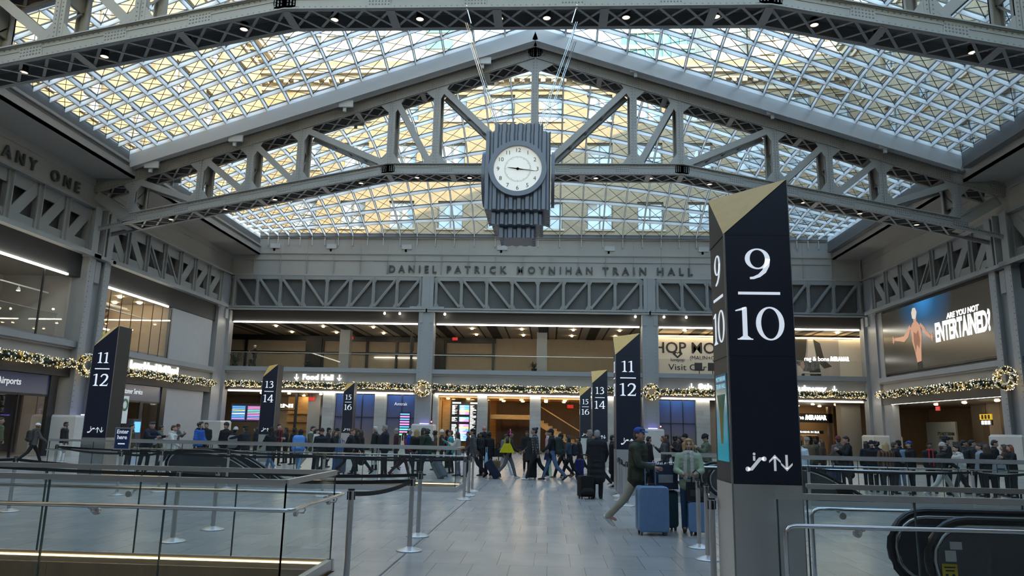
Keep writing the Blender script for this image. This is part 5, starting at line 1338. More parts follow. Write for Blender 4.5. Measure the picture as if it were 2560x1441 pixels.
for j in range(4):
    for i in range(2):
        if (i, j) in desc: pylon(KX[i] + (0, .0, .1, .12)[j] * i, KY[j], *KL[j], desc[(i, j)], screen=(i, j) == (1, 0))

# ================================================================ HANGING CLOCK
clockm = mat('clock_bronze_blue', (.17, .175, .20), .42, .2)
cx, cyk = -.93, 20.1
def corrugated(b, h, z0, z1, per=.235, dep=.085):
    """square tube with folded sheet faces"""
    n = max(3, int(round(2 * h / per))); P = []
    for s in range(4):
        for k in range(n):
            for f, d in ((.0, 0), (.42, 0), (.58, dep), (.84, dep)):
                P.append((s, -h + 2 * h * (k + f) / n, h - d))
    pts = []
    for s, a, r in P:
        x_, y_ = ((a, -r), (r, a), (-a, r), (-r, -a))[s]
        pts.append((cx + x_, cyk + y_))
    m = len(pts)
    vs = [(x_, y_, z0) for x_, y_ in pts] + [(x_, y_, z1) for x_, y_ in pts]
    b.add(vs, [(i, (i + 1) % m, m + (i + 1) % m, m + i) for i in range(m)] + [tuple(reversed(range(m))), tuple(range(m, 2 * m))])
t = thing('hanging_clock', 'big dark corrugated clock hanging in the middle, showing quarter past nine', 'clock', (cx, cyk, 6.86))
b = MB(); corrugated(b, .9, 7.56, 9.82); b.build('body', clockm, t)
b = MB(); corrugated(b, .68, 9.82, 10.16); b.build('crown', clockm, t)
for h, z0, z1 in ((.705, 7.19, 7.56), (.50, 6.86, 7.19)):
    b = MB(); corrugated(b, h, z0, z1); b.build('lower_tier', clockm, t)
dial = mat('clock_dial', (.80, .78, .73), .5, emit=.35)
blackh = mat('clock_black', (.012, .012, .012), .5)
for s in range(4):
    Rz = Matrix.Translation((cx, cyk, 0)) @ Matrix.Rotation(s * PI / 2, 4, 'Z') @ Matrix.Translation((-cx, -cyk, 0))
    Mx = Rz @ on_far(cx, cyk - .90, 8.70)
    f = MB()
    f.flat(oval(0, 0, .80, .80, .665, .665, 48), Mx, .03, .09); bez = f.build('bezel', clockm, t)
    f = MB(); f.flat([[(.67 * math.cos(2 * PI * k / 48), .67 * math.sin(2 * PI * k / 48)) for k in range(48)]], Mx, .0, .02); d = f.build('dial', dial, t)
    f = MB()
    for k in range(12):
        a = PI / 2 - (k + 1) * PI / 6; f.text(str(k + 1), .165, Mx @ Matrix.Translation((.545 * math.cos(a), .545 * math.sin(a), .024)), ext=.001)
    f.build('numerals', blackh, d)
    f = MB()
    for k in range(60):
        a = PI * 2 * k / 60; r0 = .335 if k % 5 else .315
        f.flat(ribbon([(r0 * math.cos(a), r0 * math.sin(a), .008), (.375 * math.cos(a), .375 * math.sin(a), .008)]), Mx, .022, .002)
    f.build('minute_marks', blackh, d)
    for ang, l, w_, nm in ((PI / 2 - 2 * PI * (9.27 / 12), .29, .03, 'hour_hand'), (PI / 2 - 2 * PI * (16.2 / 60), .53, .024, 'minute_hand')):
        f = MB(); c_, s_ = math.cos(ang), math.sin(ang)
        f.flat(ribbon([(-.14 * c_, -.14 * s_, w_ * .9), (0, 0, w_ * 1.2), (l * .75 * c_, l * .75 * s_, w_ * .7), (l * c_, l * s_, .006)]) + oval(0, 0, .04, .04, 0, 0, 12), Mx, .04, .008); f.build(nm, blackh, d)
b = MB()
zc = 13.86
for sx in (-1, 1):
    for y, oy in ((cyk - .55, -.6), (cyk + .55, .6)):
        p = Vector((cx + sx * 1.62, y, zc)); q = Vector((cx + sx * .58, cyk + oy, 10.1))
        for o in (-.025, .025): b.tube([p + Vector((o, 0, -.5)), q + Vector((o, 0, 0))], .010, 5)
        b.tube([p, p + (q - p).normalized() * .55], .022, 6); b.ell(p, .07, n=8, m=5)
b.build('hanging_cable', chrome, t)

# ================================================================ PLATFORM WELLS: pits, balustrades, escalators
def pit(k, label, warm=True):
    x0, x1, y0, y1 = WELLS[k]; b = MB(); z = -3.6
    for q in ([(x0, y0, 0), (x1, y0, 0), (x1, y0, z), (x0, y0, z)], [(x0, y1, 0), (x1, y1, 0), (x1, y1, z), (x0, y1, z)], [(x0, y0, 0), (x0, y1, 0), (x0, y1, z), (x0, y0, z)], [(x1, y0, 0), (x1, y1, 0), (x1, y1, z), (x1, y0, z)], [(x0, y0, z), (x1, y0, z), (x1, y1, z), (x0, y1, z)]): b.poly(q)
    for x in np.arange(x0 + 1.2, x1, 1.2): b.box(x - .005, y1 - .006, z, x + .005, y1 + .001, -.01)
    struct('wall_pit_' + k.lower(), b, brass, label, 'wall')
pit('A', 'bronze lined shaft of the near left platform stairs'); pit('B', 'bronze lined shaft of the farther left escalator'); pit('C', 'bronze lined shaft of the near right escalator'); pit('D', 'bronze lined shaft of the farther right escalator')
disc_n = [0]
def bracket(b, p, out, along, rail):
    """disc on the glass, arm up to the handrail"""
    p, out, rail = Vector(p), Vector(out), Vector(rail)
    b.tube([p - out * .012, p + out * .02], .038, 14)
    b.tube([p, p + out * .085, p + out * .1 + Vector((0, 0, .03)), rail], .010, 6)
def balustrade(label, loc, panels, rail_paths, top_paths, curb, leds, brackets, zt=1.1):
    t = thing('glass_balustrade', label, 'balustrade', loc, group='glass balustrades round the platform wells')
    for (p, q) in panels:
        p, q = Vector(p), Vector(q); L = (q - p).length; n = max(1, round(L / 1.21)); d = (q - p) / n
        for i in range(n):
            a = p + d * i + d.normalized() * .005; c = p + d * (i + 1) - d.normalized() * .005
            b = MB(); b.bar((a.x, a.y, .575), (c.x, c.y, .575), .018, 1.03); b.build('glass_panel', balglass, t)
        b = MB()
        for i in range(n + 1): e = p + d * i; b.box(e.x - .006, e.y - .010, .06, e.x + .006, e.y + .010, 1.09)
        b.build('glass_joint', mat('glass_edge_green', (.05, .075, .072), .2), t)
    for P in top_paths:
        b = MB()
        for a, c in zip(P, P[1:]): b.bar((*a, zt), (*c, zt), .045, .055)
        b.build('top_rail', stain, t)
    for P in rail_paths: MB().tube(P, .0215, 10).build('handrail', chrome, t, True)
    b = MB()
    for a, c in curb: b.bar((*a, .06), (*c, .06), .07, .12)
    b.build('curb', stain, t)
    if leds:
        b = MB()
        for a, c in leds: b.bar((*a, .075), (*c, .075), .014, .016)
        b.build('light_strip', warmstrip, t)
    for p, out, rail in brackets:
        b = MB(); bracket(b, p, out, None, rail); b.build('bracket', stain, t)
def bend(P, r=.09, n=5):
    """round the corners of a polyline"""
    P = [Vector(p) for p in P]; out = [P[0]]
    for a, m, c in zip(P, P[1:], P[2:]):
        u, v = (a - m).normalized() * r, (c - m).normalized() * r
        for k in range(n + 1): s = k / n; out.append((m + u) * (1 - s) ** 2 + m * 2 * s * (1 - s) + (m + v) * s ** 2)
    return out + [P[-1]]
def U(x0, x1, yf_, yb_, z, o): return bend([(x0, yf_ - o, z), (x1 + o, yf_ - o, z), (x1 + o, yb_ + o, z), (x0, yb_ + o, z)])
for k, xl, xr_, yf_, yb_, lab in (('A', -12.0, -2.53, 7.2, 8.87, 'long glass balustrade round the platform stairs, nearest on the left'), ('B', -13.5, -2.42, 19.62, 21.42, 'glass balustrade of the farther left escalator well, crowd behind it')):
    br_ = []
    for x in np.arange(xr_ - 1.85 if k == 'A' else xr_ - 1.0, xl, -1.21 * 1.99): br_.append(((x, yf_ - .01, .79), (0, -1, 0), (x - .03, yf_ - .1, .83)))
    for x in np.arange(xr_ - .1 if k == 'A' else xr_ - .4, xl, -1.21 * 1.99): br_.append(((x, yb_ + .01, .79), (0, 1, 0), (x + .03, yb_ + .1, .83)))
    for y in (yf_ + .3, yb_ - .25): br_.append(((xr_ + .01, y, .79), (1, 0, 0), (xr_ + .1, y, .83)))
    balustrade(lab, ((xl + xr_) / 2, yf_, 0), [((xr_, yf_, 0), (xl, yf_, 0)), ((xr_, yb_, 0), (xl, yb_, 0)), ((xr_, yf_, 0), (xr_, yb_, 0))], [U(xl, xr_, yf_, yb_, .85, .1)],
               [[(xl, yf_), (xr_, yf_), (xr_, yb_), (xl, yb_)]], [((xl, yf_), (xr_ + .04, yf_)), ((xl, yb_), (xr_ + .04, yb_)), ((xr_, yf_), (xr_, yb_))],
               [((xl, yb_ - .045), (xr_ - .03, yb_ - .045))], br_)
for k, xf, xb_, yf_, yb_, lab in (('C', 2.09, 2.86, 7.1, 8.53, 'glass balustrade and looped handrails of the nearest right escalator'), ('D', 3.0, 3.0, 18.42, 20.12, 'glass balustrade of the farther right escalator well')):
    xr_ = 13.2
    br_ = [((x, yf_ - .01, .79), (0, -1, 0), (x + .03, yf_ - .1, .83)) for x in (xf + .72, xf + 2.35, xf + 4.8)] + [((x, yb_ + .01, .79), (0, 1, 0), (x - .03, yb_ + .1, .83)) for x in (xb_ + .38, xb_ + 1.2, xb_ + 3.6)]
    balustrade(lab, ((xf + xr_) / 2, yf_, 0), [((xf + .02, yf_, 0), (xr_, yf_, 0)), ((xb_, yb_, 0), (xr_, yb_, 0)), ((xr_, yf_, 0), (xr_, yb_, 0))],
               [bend([(xf + .05, yf_ - .1, .0), (xf + .05, yf_ - .1, .85), (xr_ + .1, yf_ - .1, .85), (xr_ + .1, yb_ + .1, .85), (xb_ + .08, yb_ + .1, .85), (xb_ + .08, yb_ + .1, 0)], .1)],
               [[(xf, yf_), (xr_, yf_), (xr_, yb_), (xb_, yb_)]], [((xf + (1.0 if k == 'C' else 0), yf_), (xr_, yf_)), ((xb_ + (.3 if k == 'C' else 0), yb_), (xr_, yb_)), ((xr_, yf_), (xr_, yb_))], [((xb_ + 1, yb_ - .045), (xr_, yb_ - .045))], br_)
o = MB().box(3.16, 8.44, .97, 3.33, 8.48, 1.08).build('sign_holder', black); tag(o, 'small blank black plate hung on the rear rail of the nearest right escalator', 'plate')
rubber = mat('black_handrail_rubber', (.012, .012, .012), .3)
skirt = mat('escalator_panel', (.10, .10, .105), .25, .6)
stepm = stripes('grooved_steps', (.06, .06, .062), (.16, .16, .16), .012, (0, 1, 0), .5, .4, .6)
def escalator(x0, yn, yf_, lab, flat=2.0, sticker=False):
    """top landing at the left, going down to the right; handrails at y = yn and yf_"""
    t = thing('escalator', lab, 'escalator', (x0 + .4, (yn + yf_) / 2, 0), group='escalators')
    def path(zt, r, xs_):
        P = []
        for k in range(13):
            a = math.radians(270 - 180 * k / 12); P.append((x0 + .40 + r * math.cos(a) * 1.0, zt - .39 + r * math.sin(a)))
        P.append((x0 + flat, zt - .39 + r))
        for k in range(1, 6): f = k / 5; P.append((x0 + flat + 1.1 * f, zt - .39 + r - .63 * .5 * f * f))
        P.append((x0 + flat + 1.1 + 4.5, zt - .39 + r - .315 - 4.5 * .577)); return P
    for y in (yn, yf_):
        P = path(.91, .375, 0)
        b = MB(); pts = [(x, y, z) for x, z in P]
        b.tube(pts, .042, 10); b.build('handrail', rubber, t, True)
        b = MB(); b.tube([(x, y, z) for x, z in path(.91, .322, 0)], .022, 8); b.build('guide_rail', stain, t, True)
        Q = path(.91, .30, 0); pol = [(x, z) for x, z in Q] + [(Q[-1][0], Q[-1][1] - .8), (x0 + flat + .6, -.02), (x0 + .40, -.02)]
        b = MB(); b.prism([(x, y - .012, z) for x, z in pol], (0, .024, 0)); b.build('inner_panel', skirt, t)
        b = MB(); b.box(x0 + .25, y - .09, 0, x0 + flat + .5, y + .09, .17); b.bar((x0 + flat + .45, y, .09), (x0 + flat + 5.2, y, .09 - 4.75 * .577), .18, .17); b.build('deck', stain, t)
    b = MB(); b.box(x0 - .2, yn + .1, .0, x0 + flat + .2, yf_ - .1, .012); b.build('landing_plate', stain, t)
    b = MB()
    for k in range(14): b.box(x0 + flat + .2 + k * .4, yn + .1, -.2 * (k + 1) - .05, x0 + flat + .62 + k * .4, yf_ - .1, -.2 * (k + 1) + (.2 if k == 0 else .15) + .0)
    b.build('steps', stepm, t)
    if sticker:
        y = yn - .014
        b = MB(); b.box(x0 + .13, y - .006, .22, x0 + .27, y, .50); b.build('caution_sticker', mat('sticker_yellow', (.62, .45, .03), .5), t)
        b = MB()
        for z, w_ in ((.47, .10), (.44, .08), (.26, .10), (.24, .07)): b.box(x0 + .20 - w_ / 2, y - .009, z - .006, x0 + .20 + w_ / 2, y - .006, z + .006)
        for dx in (-.03, .03): b.box(x0 + .2 + dx - .012, y - .009, .30, x0 + .2 + dx + .012, y - .006, .38); b.ell((x0 + .2 + dx, y - .008, .40), .014, .002, .014, 8, 4)
        b.build('sticker_print', ink, t)
        b = MB(); b.box(x0 + .17, y - .004, .52, x0 + .27, y, .62); b.box(x0 + .22, y - .004, .63, x0 + .33, y, .70); b.build('switch_plate', stain, t)
escalator(3.56, 7.42, 8.2, 'escalator with black handrail loops, nearest at the lower right', 1.9, True)
escalator(3.9, 18.75, 19.8, 'escalator of the farther right well, behind the glass and queue belts')
escalator(-10.4, 19.95, 21.0, 'escalator going down inside the farther left well', 1.0)

# ================================================================ BELT BARRIERS
st0 = None
STN = {}
def stanchion(key, x, y, label):
    global st0
    if st0 is None:
        st0 = thing('belt_stanchion', label, 'stanchion', (0, 0, 0), group='belt barrier posts')
        MB().lathe([(.178, 0), (.178, .012), (.165, .02), (.05, .055), (.034, .06)], n=28).build('base', stain, st0)
        MB().lathe([(.033, .05), (.033, .86)], n=16).build('post', stain, st0)
        b = MB(); b.lathe([(.037, .855), (.037, .955), (.030, .965)], n=16); b.build('head', chrome, st0)
        b = MB(); b.lathe([(.038, .955), (.038, .972), (.02, .975)], n=16)
        for a in range(4): b.obox((.038 * math.cos(a * PI / 2), .038 * math.sin(a * PI / 2), .90), (.006, 0, 0), (0, .012, 0), (0, 0, .045)) if a % 2 == 0 else b.obox((0, .038 * math.sin(a * PI / 2), .90), (.012, 0, 0), (0, .006, 0), (0, 0, .045))
        b.build('belt_cassette', black, st0); o = st0
    else: o = copy_tree(st0, (0, 0, 0), label=label)
    o.location = (x, y, 0); STN[key] = (x, y); return o
for k, x, y, l in (('p1', -2.16, 8.24, 'steel belt post nearest the camera, right of the near left balustrade'), ('p2', -1.87, 10.34, 'front one of the pair of belt posts beside the expansion joint'), ('p3', -1.99, 11.68, 'rear one of the pair of belt posts beside the expansion joint'),
                   ('p4', -5.25, 10.5, 'belt post seen through the near left glass, front one of two'), ('p5', -5.25, 11.75, 'belt post seen through the near left glass, behind the front one'),
                   ('l1', -9.7, 13.24, 'belt post at the left edge seen through the near left glass'), ('l2', -9.7, 16.6, 'belt post carrying the blue Enter here sign'), ('l3', -9.26, 17.57, 'belt post right of the Enter here sign'), ('l4', -13.4, 19.8, 'belt post by the left end of the farther left balustrade'), ('l5', -13.0, 13.4, 'belt post near the left edge by the walking person in the white cap'),
                   ('m1', -1.96, 17.68, 'frontmost of three belt posts at the right end of the farther left balustrade'), ('m2', -1.96, 18.73, 'middle of three belt posts at the right end of the farther left balustrade'), ('m3', -2.0, 19.95, 'rearmost of three belt posts at the right end of the farther left balustrade'),
                   ('m4', -5.3, 17.55, 'belt post before the farther left balustrade, below the maroon beanie'), ('m5', -8.2, 18.9, 'belt post in front of the farther left balustrade, left part'),
                   ('r1', 1.79, 17.2, 'frontmost of three belt posts left of the man in the blue cap'), ('r2', 1.77, 18.41, 'middle of three belt posts left of the man in the blue cap'), ('r3', 1.83, 19.6, 'rearmost of three belt posts left of the man in the blue cap'),
                   ('r4', 2.23, 11.38, 'belt post in front of the woman with the white scarf'), ('r5', 2.14, 10.36, 'belt post right of the woman, beside the 9/10 pylon'), ('r6', 1.76, 8.25, 'belt post directly left of the 9/10 pylon, nearest on the right'),
                   ('r7', 5.75, 16.95, 'belt post just right of the 9/10 pylon'), ('r8', 9.35, 17.1, 'belt post in front of the farther right well, left of two'), ('r9', 10.5, 17.0, 'belt post in front of the farther right well, right of two'),
                   ('b1', -1.6, 31.0, 'belt post behind the person pulling the navy suitcase'), ('b2', -.6, 31.6, 'belt post near the timber stairs, behind the crowd')):
    stanchion(k, x, y, l)
beltproto = 0
def belt(a, c, label, sag=.05, z=.915):
    (x0, y0), (x1, y1) = STN[a] if isinstance(a, str) else a, STN[c] if isinstance(c, str) else c
    b = MB(); n = 10; p, q = Vector((x0, y0, z)), Vector((x1, y1, z)); d = (q - p).normalized(); p += d * .045; q -= d * .045; s = Vector((-d.y, d.x, 0)) * .0015
    P = [p.lerp(q, i / n) - Vector((0, 0, 4 * sag * (i / n) * (1 - i / n))) for i in range(n + 1)]
    for u, v in zip(P, P[1:]): b.bar(u, v, .003, .05)
    tag(b.build('barrier_belt', blacktape), label, 'belt', 'black barrier belts')
for a, c, l in (('p1', 'p2', 'black belt from the nearest left post to the front of the paired posts'), ('p2', 'p4', 'black belt running left from the front of the paired posts'), ('p3', 'p5', 'black belt running left from the rear of the paired posts'),
                ('p4', 'l5', 'black belt through the near left glass, going to the left edge'), ('p5', 'l1', 'black belt through the near left glass, behind the other'), ('l1', 'l5', 'short black belt at the left edge'),
                ('m1', 'm4', 'black belt in front of the farther left balustrade, right half'), ('m4', 'l3', 'black belt in front of the farther left balustrade, left half'), ('m2', 'm5', 'second black belt close to the farther left balustrade'), ('m1', 'm2', 'short black belt at the end of the farther left balustrade'),
                ('l3', 'l2', 'short black belt beside the Enter here sign'), ('l2', 'l4', 'black belt left of the Enter here sign'), ('m5', 'l4', 'black belt along the left part of the farther left well'),
                ('r1', 'r7', 'black belt behind the couple, towards the 9/10 pylon'), ('r7', 'r8', 'black belt right of the 9/10 pylon'), ('r8', 'r9', 'short black belt in front of the farther right well'), ('r1', 'r2', 'short black belt left of the man in the blue cap'), ('r4', 'r5', 'short black belt between the two posts by the woman'), ('r5', 'r6', 'black belt beside the 9/10 pylon'), ('b1', 'b2', 'black belt behind the crowd by the stairs'),
                ('r9', (14.5, 17.0), 'black belt going to the right edge')):
    belt(a, c, l)
t = thing('queue_sign', 'small blue framed sign reading Enter here on a belt post', 'sign', (-9.7, 16.6, .97))
MB().box(-9.89, 16.57, 1.0, -9.51, 16.60, 1.50).build('frame', stain, t)
MB().box(-9.86, 16.555, 1.03, -9.54, 16.57, 1.47).build('blue_sheet', mat('sign_blue', (.012, .03, .10), .4), t)
MB().text('Enter\nhere', .125, on_far(-9.7, 16.552, 1.34), ext=.002, bold=.003).build('lettering', white, t)
MB().box(-9.78, 16.548, 1.12, -9.62, 16.553, 1.15).build('arrow_bar', white, t)
MB().tube([(-9.7, 16.585, .96), (-9.7, 16.585, 1.01)], .015, 6).build('stem', stain, t)
# blue violet uplights on the plinths
violet = mat('violet_lamp', (.3, .25, 1), .5, emit=6, ecol=(.28, .2, 1))
for (x, y, z), l in (((-8.3, 49.3, 1.83), 'left of the departure boards'), ((6.85, 49.3, 1.83), 'behind the man in the blue cap'), ((-21.95, 34.3, 1.85), 'by the left wall column')):
    o = MB().box(x - .3, y + .0, z, x + .3, y + .1, z + .05).build('violet_uplight', violet); tag(o, 'violet uplight on the plinth ' + l, 'light')
for (x, y, z), l in (((-7.75, 48.95, 1.83), 'plinth left of the departure boards'), ((7.3, 48.95, 1.83), 'plinth behind the man in the blue cap'), ((-21.75, 35.0, 1.85), 'large plinth by the left wall')):
    t = thing('fire_alarm', 'small red fire alarm beacon on the ' + l, 'alarm', (x, y, z)); MB().box(x - .07, y, z, x + .07, y + .1, z + .22).build('box', mat('alarm_red', (.32, .015, .015), .4), t); MB().box(x - .03, y - .03, z + .12, x + .03, y, z + .2).build('strobe', whitel, t)
# ================================================================ PEOPLE
JOBS = []
def cap(b, p, q, r0, r1, n=10):
    p, q = Vector(p), Vector(q); d = q - p; L = d.length
    if L < 1e-5: return b.ell(p, r0, n=n, m=6)
    d.normalize(); pts, rr = [], []
    for k in range(4): a = PI / 2 * k / 3.2; pts.append(p - d * r0 * math.cos(a)); rr.append(max(.002, r0 * math.sin(a)))
    for f in (.0, .33, .66, 1.0): pts.append(p.lerp(q, f)); rr.append(r0 + (r1 - r0) * f)
    for k in range(3, -1, -1): a = PI / 2 * k / 3.2; pts.append(q + d * r1 * math.cos(a)); rr.append(max(.002, r1 * math.sin(a)))
    return b.tube(pts, rr, n)
def ball(b, c, rx, ry, rz, Rm=None, n=12, m=8):
    k = len(b.v); b.ell((0, 0, 0), rx, ry, rz, n, m); c = Vector(c)
    b.v[k:] = [tuple((Rm @ Vector(v) if Rm else Vector(v)) + c) for v in b.v[k:]]
    return b
def soft(b, name, mats, parent, voxel, smooth=4, extra=None, fac=.5):
    o = b.build(name, mats, None, True); o.parent = parent
    m = o.modifiers.new('r', 'REMESH'); m.mode = 'VOXEL'; m.voxel_size = voxel; m.use_smooth_shade = True
    if smooth: m = o.modifiers.new('s', 'SMOOTH'); m.iterations = smooth; m.factor = fac
    JOBS.append((o, mats, extra)); return o
def finish_jobs():
    bpy.context.view_layer.update()
    dg = bpy.context.evaluated_depsgraph_get()
    done = []
    for o, mats, extra in JOBS: done.append(bpy.data.meshes.new_from_object(o.evaluated_get(dg)))
    for (o, mats, extra), me in zip(JOBS, done):
        o.modifiers.clear(); ms = mats if isinstance(mats, (list, tuple)) else [mats]
        if extra is not None and extra.v:
            n = len(me.vertices); vs = [tuple(v.co) for v in me.vertices] + extra.v
            np_ = len(me.polygons); fs = [tuple(p.vertices) for p in me.polygons] + [tuple(n + i for i in f) for f in extra.f]
            m2 = bpy.data.meshes.new(o.name); m2.from_pydata(vs, [], fs)
            for m in ms: m2.materials.append(m)
            m2.polygons.foreach_set('material_index', [0] * np_ + extra.m); m2.update(); me = m2
        else:
            me.materials.clear()
            for m in ms: me.materials.append(m)
        me.polygons.foreach_set('use_smooth', [True] * len(me.polygons))
        o.data = me
SKIN = [mat('skin_light', (.50, .30, .22), .5), mat('skin_tan', (.36, .20, .13), .5), mat('skin_brown', (.16, .08, .05), .5), mat('skin_rosy', (.48, .25, .19), .5)]
eyew = mat('eye_white', (.62, .60, .58), .3); eyed = mat('eye_dark', (.02, .018, .016), .2); lipm = mat('lip', (.36, .13, .11), .5); browm = mat('brow', (.08, .05, .035), .7)
CL = {}
def cloth(c, rough=.85):
    k = 'cloth_%s' % c
    return mat(k, c, rough, var=.10, vs=9, bump=.25, bs=35)
HAIR = {'black': (.012, .010, .009), 'dark': (.028, .018, .012), 'brown': (.075, .04, .022), 'auburn': (.13, .045, .02), 'red': (.22, .06, .022), 'blond': (.42, .27, .11), 'grey': (.25, .24, .23), 'white': (.5, .49, .47)}
POSE = {  # legs: (thigh L, knee L, thigh R, knee R), arms: L, R = (swing, abduct, elbow, inward), lean
    'stand': ((2, 3, -2, 3), ((4, 9, 14, .15), (2, 9, 16, .15)), 0),
    'stand2': ((8, 12, -4, 2), ((10, 8, 40, .35), (0, 10, 10, .1)), 2),
    'phone': ((3, 4, -3, 4), ((28, 10, 95, .55), (22, 12, 100, .55)), 2),
    'cup': ((4, 6, -4, 4), ((4, 9, 15, .1), (25, 10, 105, .4)), 2),
    'walk': ((24, 8, -20, 22), ((-22, 8, 12, .1), (20, 8, 28, .1)), 5),
    'walk2': ((-18, 26, 24, 6), ((20, 8, 30, .1), (-20, 8, 14, .1)), 5),
    'stride': ((32, 10, -28, 20), ((-16, 10, 12, .1), (18, 9, 30, .1)), 7),
    'pull': ((22, 8, -20, 24), ((12, 8, 26, .1), (-26, 10, 6, 0)), 6),
    'pull2': ((-20, 24, 24, 8), ((-24, 10, 8, 0), (14, 8, 30, .1)), 6),
    'lean': ((4, 8, -8, 3), ((38, 10, 42, .2), (34, 10, 46, .2)), 16),
    'reach': ((6, 6, -6, 6), ((62, 20, 12, .1), (8, 9, 25, .2)), 6),
    'hold': ((4, 4, -4, 4), ((20, 8, 70, .75), (20, 8, 72, .75)), 1)}
def person(label, x, y, head, h, pose, top, bottom, hair, skin=0, hat=None, fit='jacket', shoes='1a1a1c', look=0, nod=0, vox=.018, group=None, z0=0.0, scarf=None, hood=None, P=None, hairlen='short', collar=True, girth=1.0):
    """one figure; head = direction faced in degrees (0 = +X, 90 = +Y), look = head turn"""
    t = thing('person', label, 'person', (x, y, z0), math.radians(head - 90), group)
    s = h / 1.76; leg, arm, lean = P or POSE[pose]
    near = vox < .012
    rad = math.radians
    hipz = .0
    def dirn(a, side=0, o=0): return Vector((side * o, math.sin(rad(a)), -math.cos(rad(a))))
    LJ = {}
    for k, sd in ((0, -1), (1, 1)):
        th, kn = leg[2 * k], leg[2 * k + 1]
        hp = Vector((sd * .088, 0, 0)); kne = hp + dirn(th, sd, .03) * .435; an = kne + dirn(th - kn) * .43
        LJ[sd] = [hp, kne, an, th - kn]
    low = min(LJ[-1][2].z, LJ[1][2].z); up = Vector((0, 0, .085 - low))
    for sd in (-1, 1):
        for i in range(3): LJ[sd][i] = (LJ[sd][i] + up) * s
    pel = up * s; tl = rad(lean)
    def T(px, py, pz): return pel + Vector((px, py * math.cos(tl) + pz * math.sin(tl), pz * math.cos(tl) - py * math.sin(tl))) * s
    g = girth
    neck = T(0, .0, .555); 
    Hm = Matrix.Rotation(rad(look), 3, 'Z') @ Matrix.Rotation(rad(-nod), 3, 'X')
    hc = neck + Vector((0, .02, .135)) * s
    def Hd(px, py, pz): return hc + Hm @ (Vector((px, py, pz)) * s)
    AJ = {}
    for k, sd in ((0, -1), (1, 1)):
        sw, ab, el, iw = arm[k]
        sh = T(sd * .185 * (1 + .3 * (g - 1)), 0, .475)
        d1 = Vector((sd * math.sin(rad(ab)), math.sin(rad(sw + lean)) * math.cos(rad(ab)), -math.cos(rad(sw + lean)) * math.cos(rad(ab))))
        d2 = Vector((-sd * iw * .8, math.sin(rad(sw + lean + el)), -math.cos(rad(sw + lean + el)))).normalized()
        eb = sh + d1 * .285 * s; wr = eb + d2 * .25 * s
        AJ[sd] = (sh, eb, wr, d2)
    # ---- body: one continuous surface
    b = MB()
    cap(b, T(0, 0, .02), T(0, .0, .2), .115 * s, .11 * s); cap(b, T(-.06, 0, .38), T(.06, 0, .38), .115 * s, .115 * s); cap(b, T(0, 0, .2), T(0, 0, .42), .11 * s, .12 * s)
    cap(b, T(-.13, 0, .46), T(.13, 0, .46), .06 * s, .06 * s); cap(b, T(0, 0, .47), Hd(0, -.015, -.06), .056 * s, .052 * s)
    for sd in (-1, 1):
        hp, kn, an, sa = LJ[sd]
        cap(b, hp, kn, .078 * s, .055 * s); cap(b, kn, an, .053 * s, .036 * s); cap(b, an, an + Vector((0, .13, -.05)) * s, .035 * s, .025 * s)
        sh, eb, wr, d2 = AJ[sd]
        cap(b, sh, eb, .046 * s, .037 * s); cap(b, eb, wr, .037 * s, .026 * s)
        cap(b, wr, wr + d2 * .075 * s, .026 * s, .030 * s)
    ball(b, Hd(0, -.005, .03), .074 * s, .092 * s, .092 * s, Hm); ball(b, Hd(0, .022, -.035), .058 * s, .068 * s, .078 * s, Hm); ball(b, Hd(0, .045, -.085), .036 * s, .036 * s, .028 * s, Hm)
    nr = 1.0 if near else 1.25
    cap(b, Hd(0, .092, .012), Hd(0, .108, -.028), .010 * s * nr, .015 * s * nr, 8); cap(b, Hd(-.03, .083, .03), Hd(.03, .083, .03), .012 * s, .012 * s, 8)
    for sd in (-1, 1):
        ball(b, Hd(sd * .075, -.01, -.005), .013 * s, .024 * s, .032 * s, Hm, 8, 6); ball(b, Hd(sd * .038, .066, -.028), .026 * s, .024 * s, .022 * s, Hm, 8, 6)
    e = MB()
    for sd in (-1, 1):
        e.k = 2; ball(e, Hd(sd * .031, .083, .008), .0135 * s, .010 * s, .0085 * s, Hm, 8, 6)
        e.k = 1; ball(e, Hd(sd * .031, .091, .008), .0068 * s, .005 * s, .0068 * s, Hm, 8, 6)
        e.k = 4; cap(e, Hd(sd * .018, .095, .029), Hd(sd * .046, .085, .030), .0042 * s, .003 * s, 5)
    e.k = 3; cap(e, Hd(-.020, .093, -.062), Hd(.020, .093, -.062), .0058 * s, .0058 * s, 6); cap(e, Hd(-.014, .092, -.070), Hd(.014, .092, -.070), .006 * s, .006 * s, 6)
    e.k = 0
    for sd in (-1, 1):                                    # five fingers on each hand
        sh, eb, wr, d2 = AJ[sd]
        side = Vector((sd, 0, 0)); side = (side - d2 * side.dot(d2)).normalized(); pn = d2.cross(side).normalized() * sd   # across the palm: forward
        acr = pn; curl = -side
        for i, (o, l) in enumerate(((-.026, .060), (-.009, .074), (.009, .080), (.026, .070))):
            p0 = wr + (d2 * .085 + acr * o) * s; p1 = p0 + (d2 * .55 + curl * .25) * l * s; p2 = p1 + (d2 * .28 + curl * .42) * l * s
            e.tube([p0, p1, p2], [.0092 * s, .0085 * s, .0062 * s], 6)
        p0 = wr + (d2 * .03 + acr * .026) * s; p1 = p0 + (d2 * .03 + acr * .030 + curl * .012) * s; p2 = p1 + (d2 * .034 + acr * .006 + curl * .014) * s
        e.tube([p0, p1, p2], [.0115 * s, .0095 * s, .007 * s], 6)
    soft(b, 'body', [SKIN[skin], eyed, eyew, lipm, browm], t, vox * (.75 if not near else 1), 2 if not near else 3, e, .4)
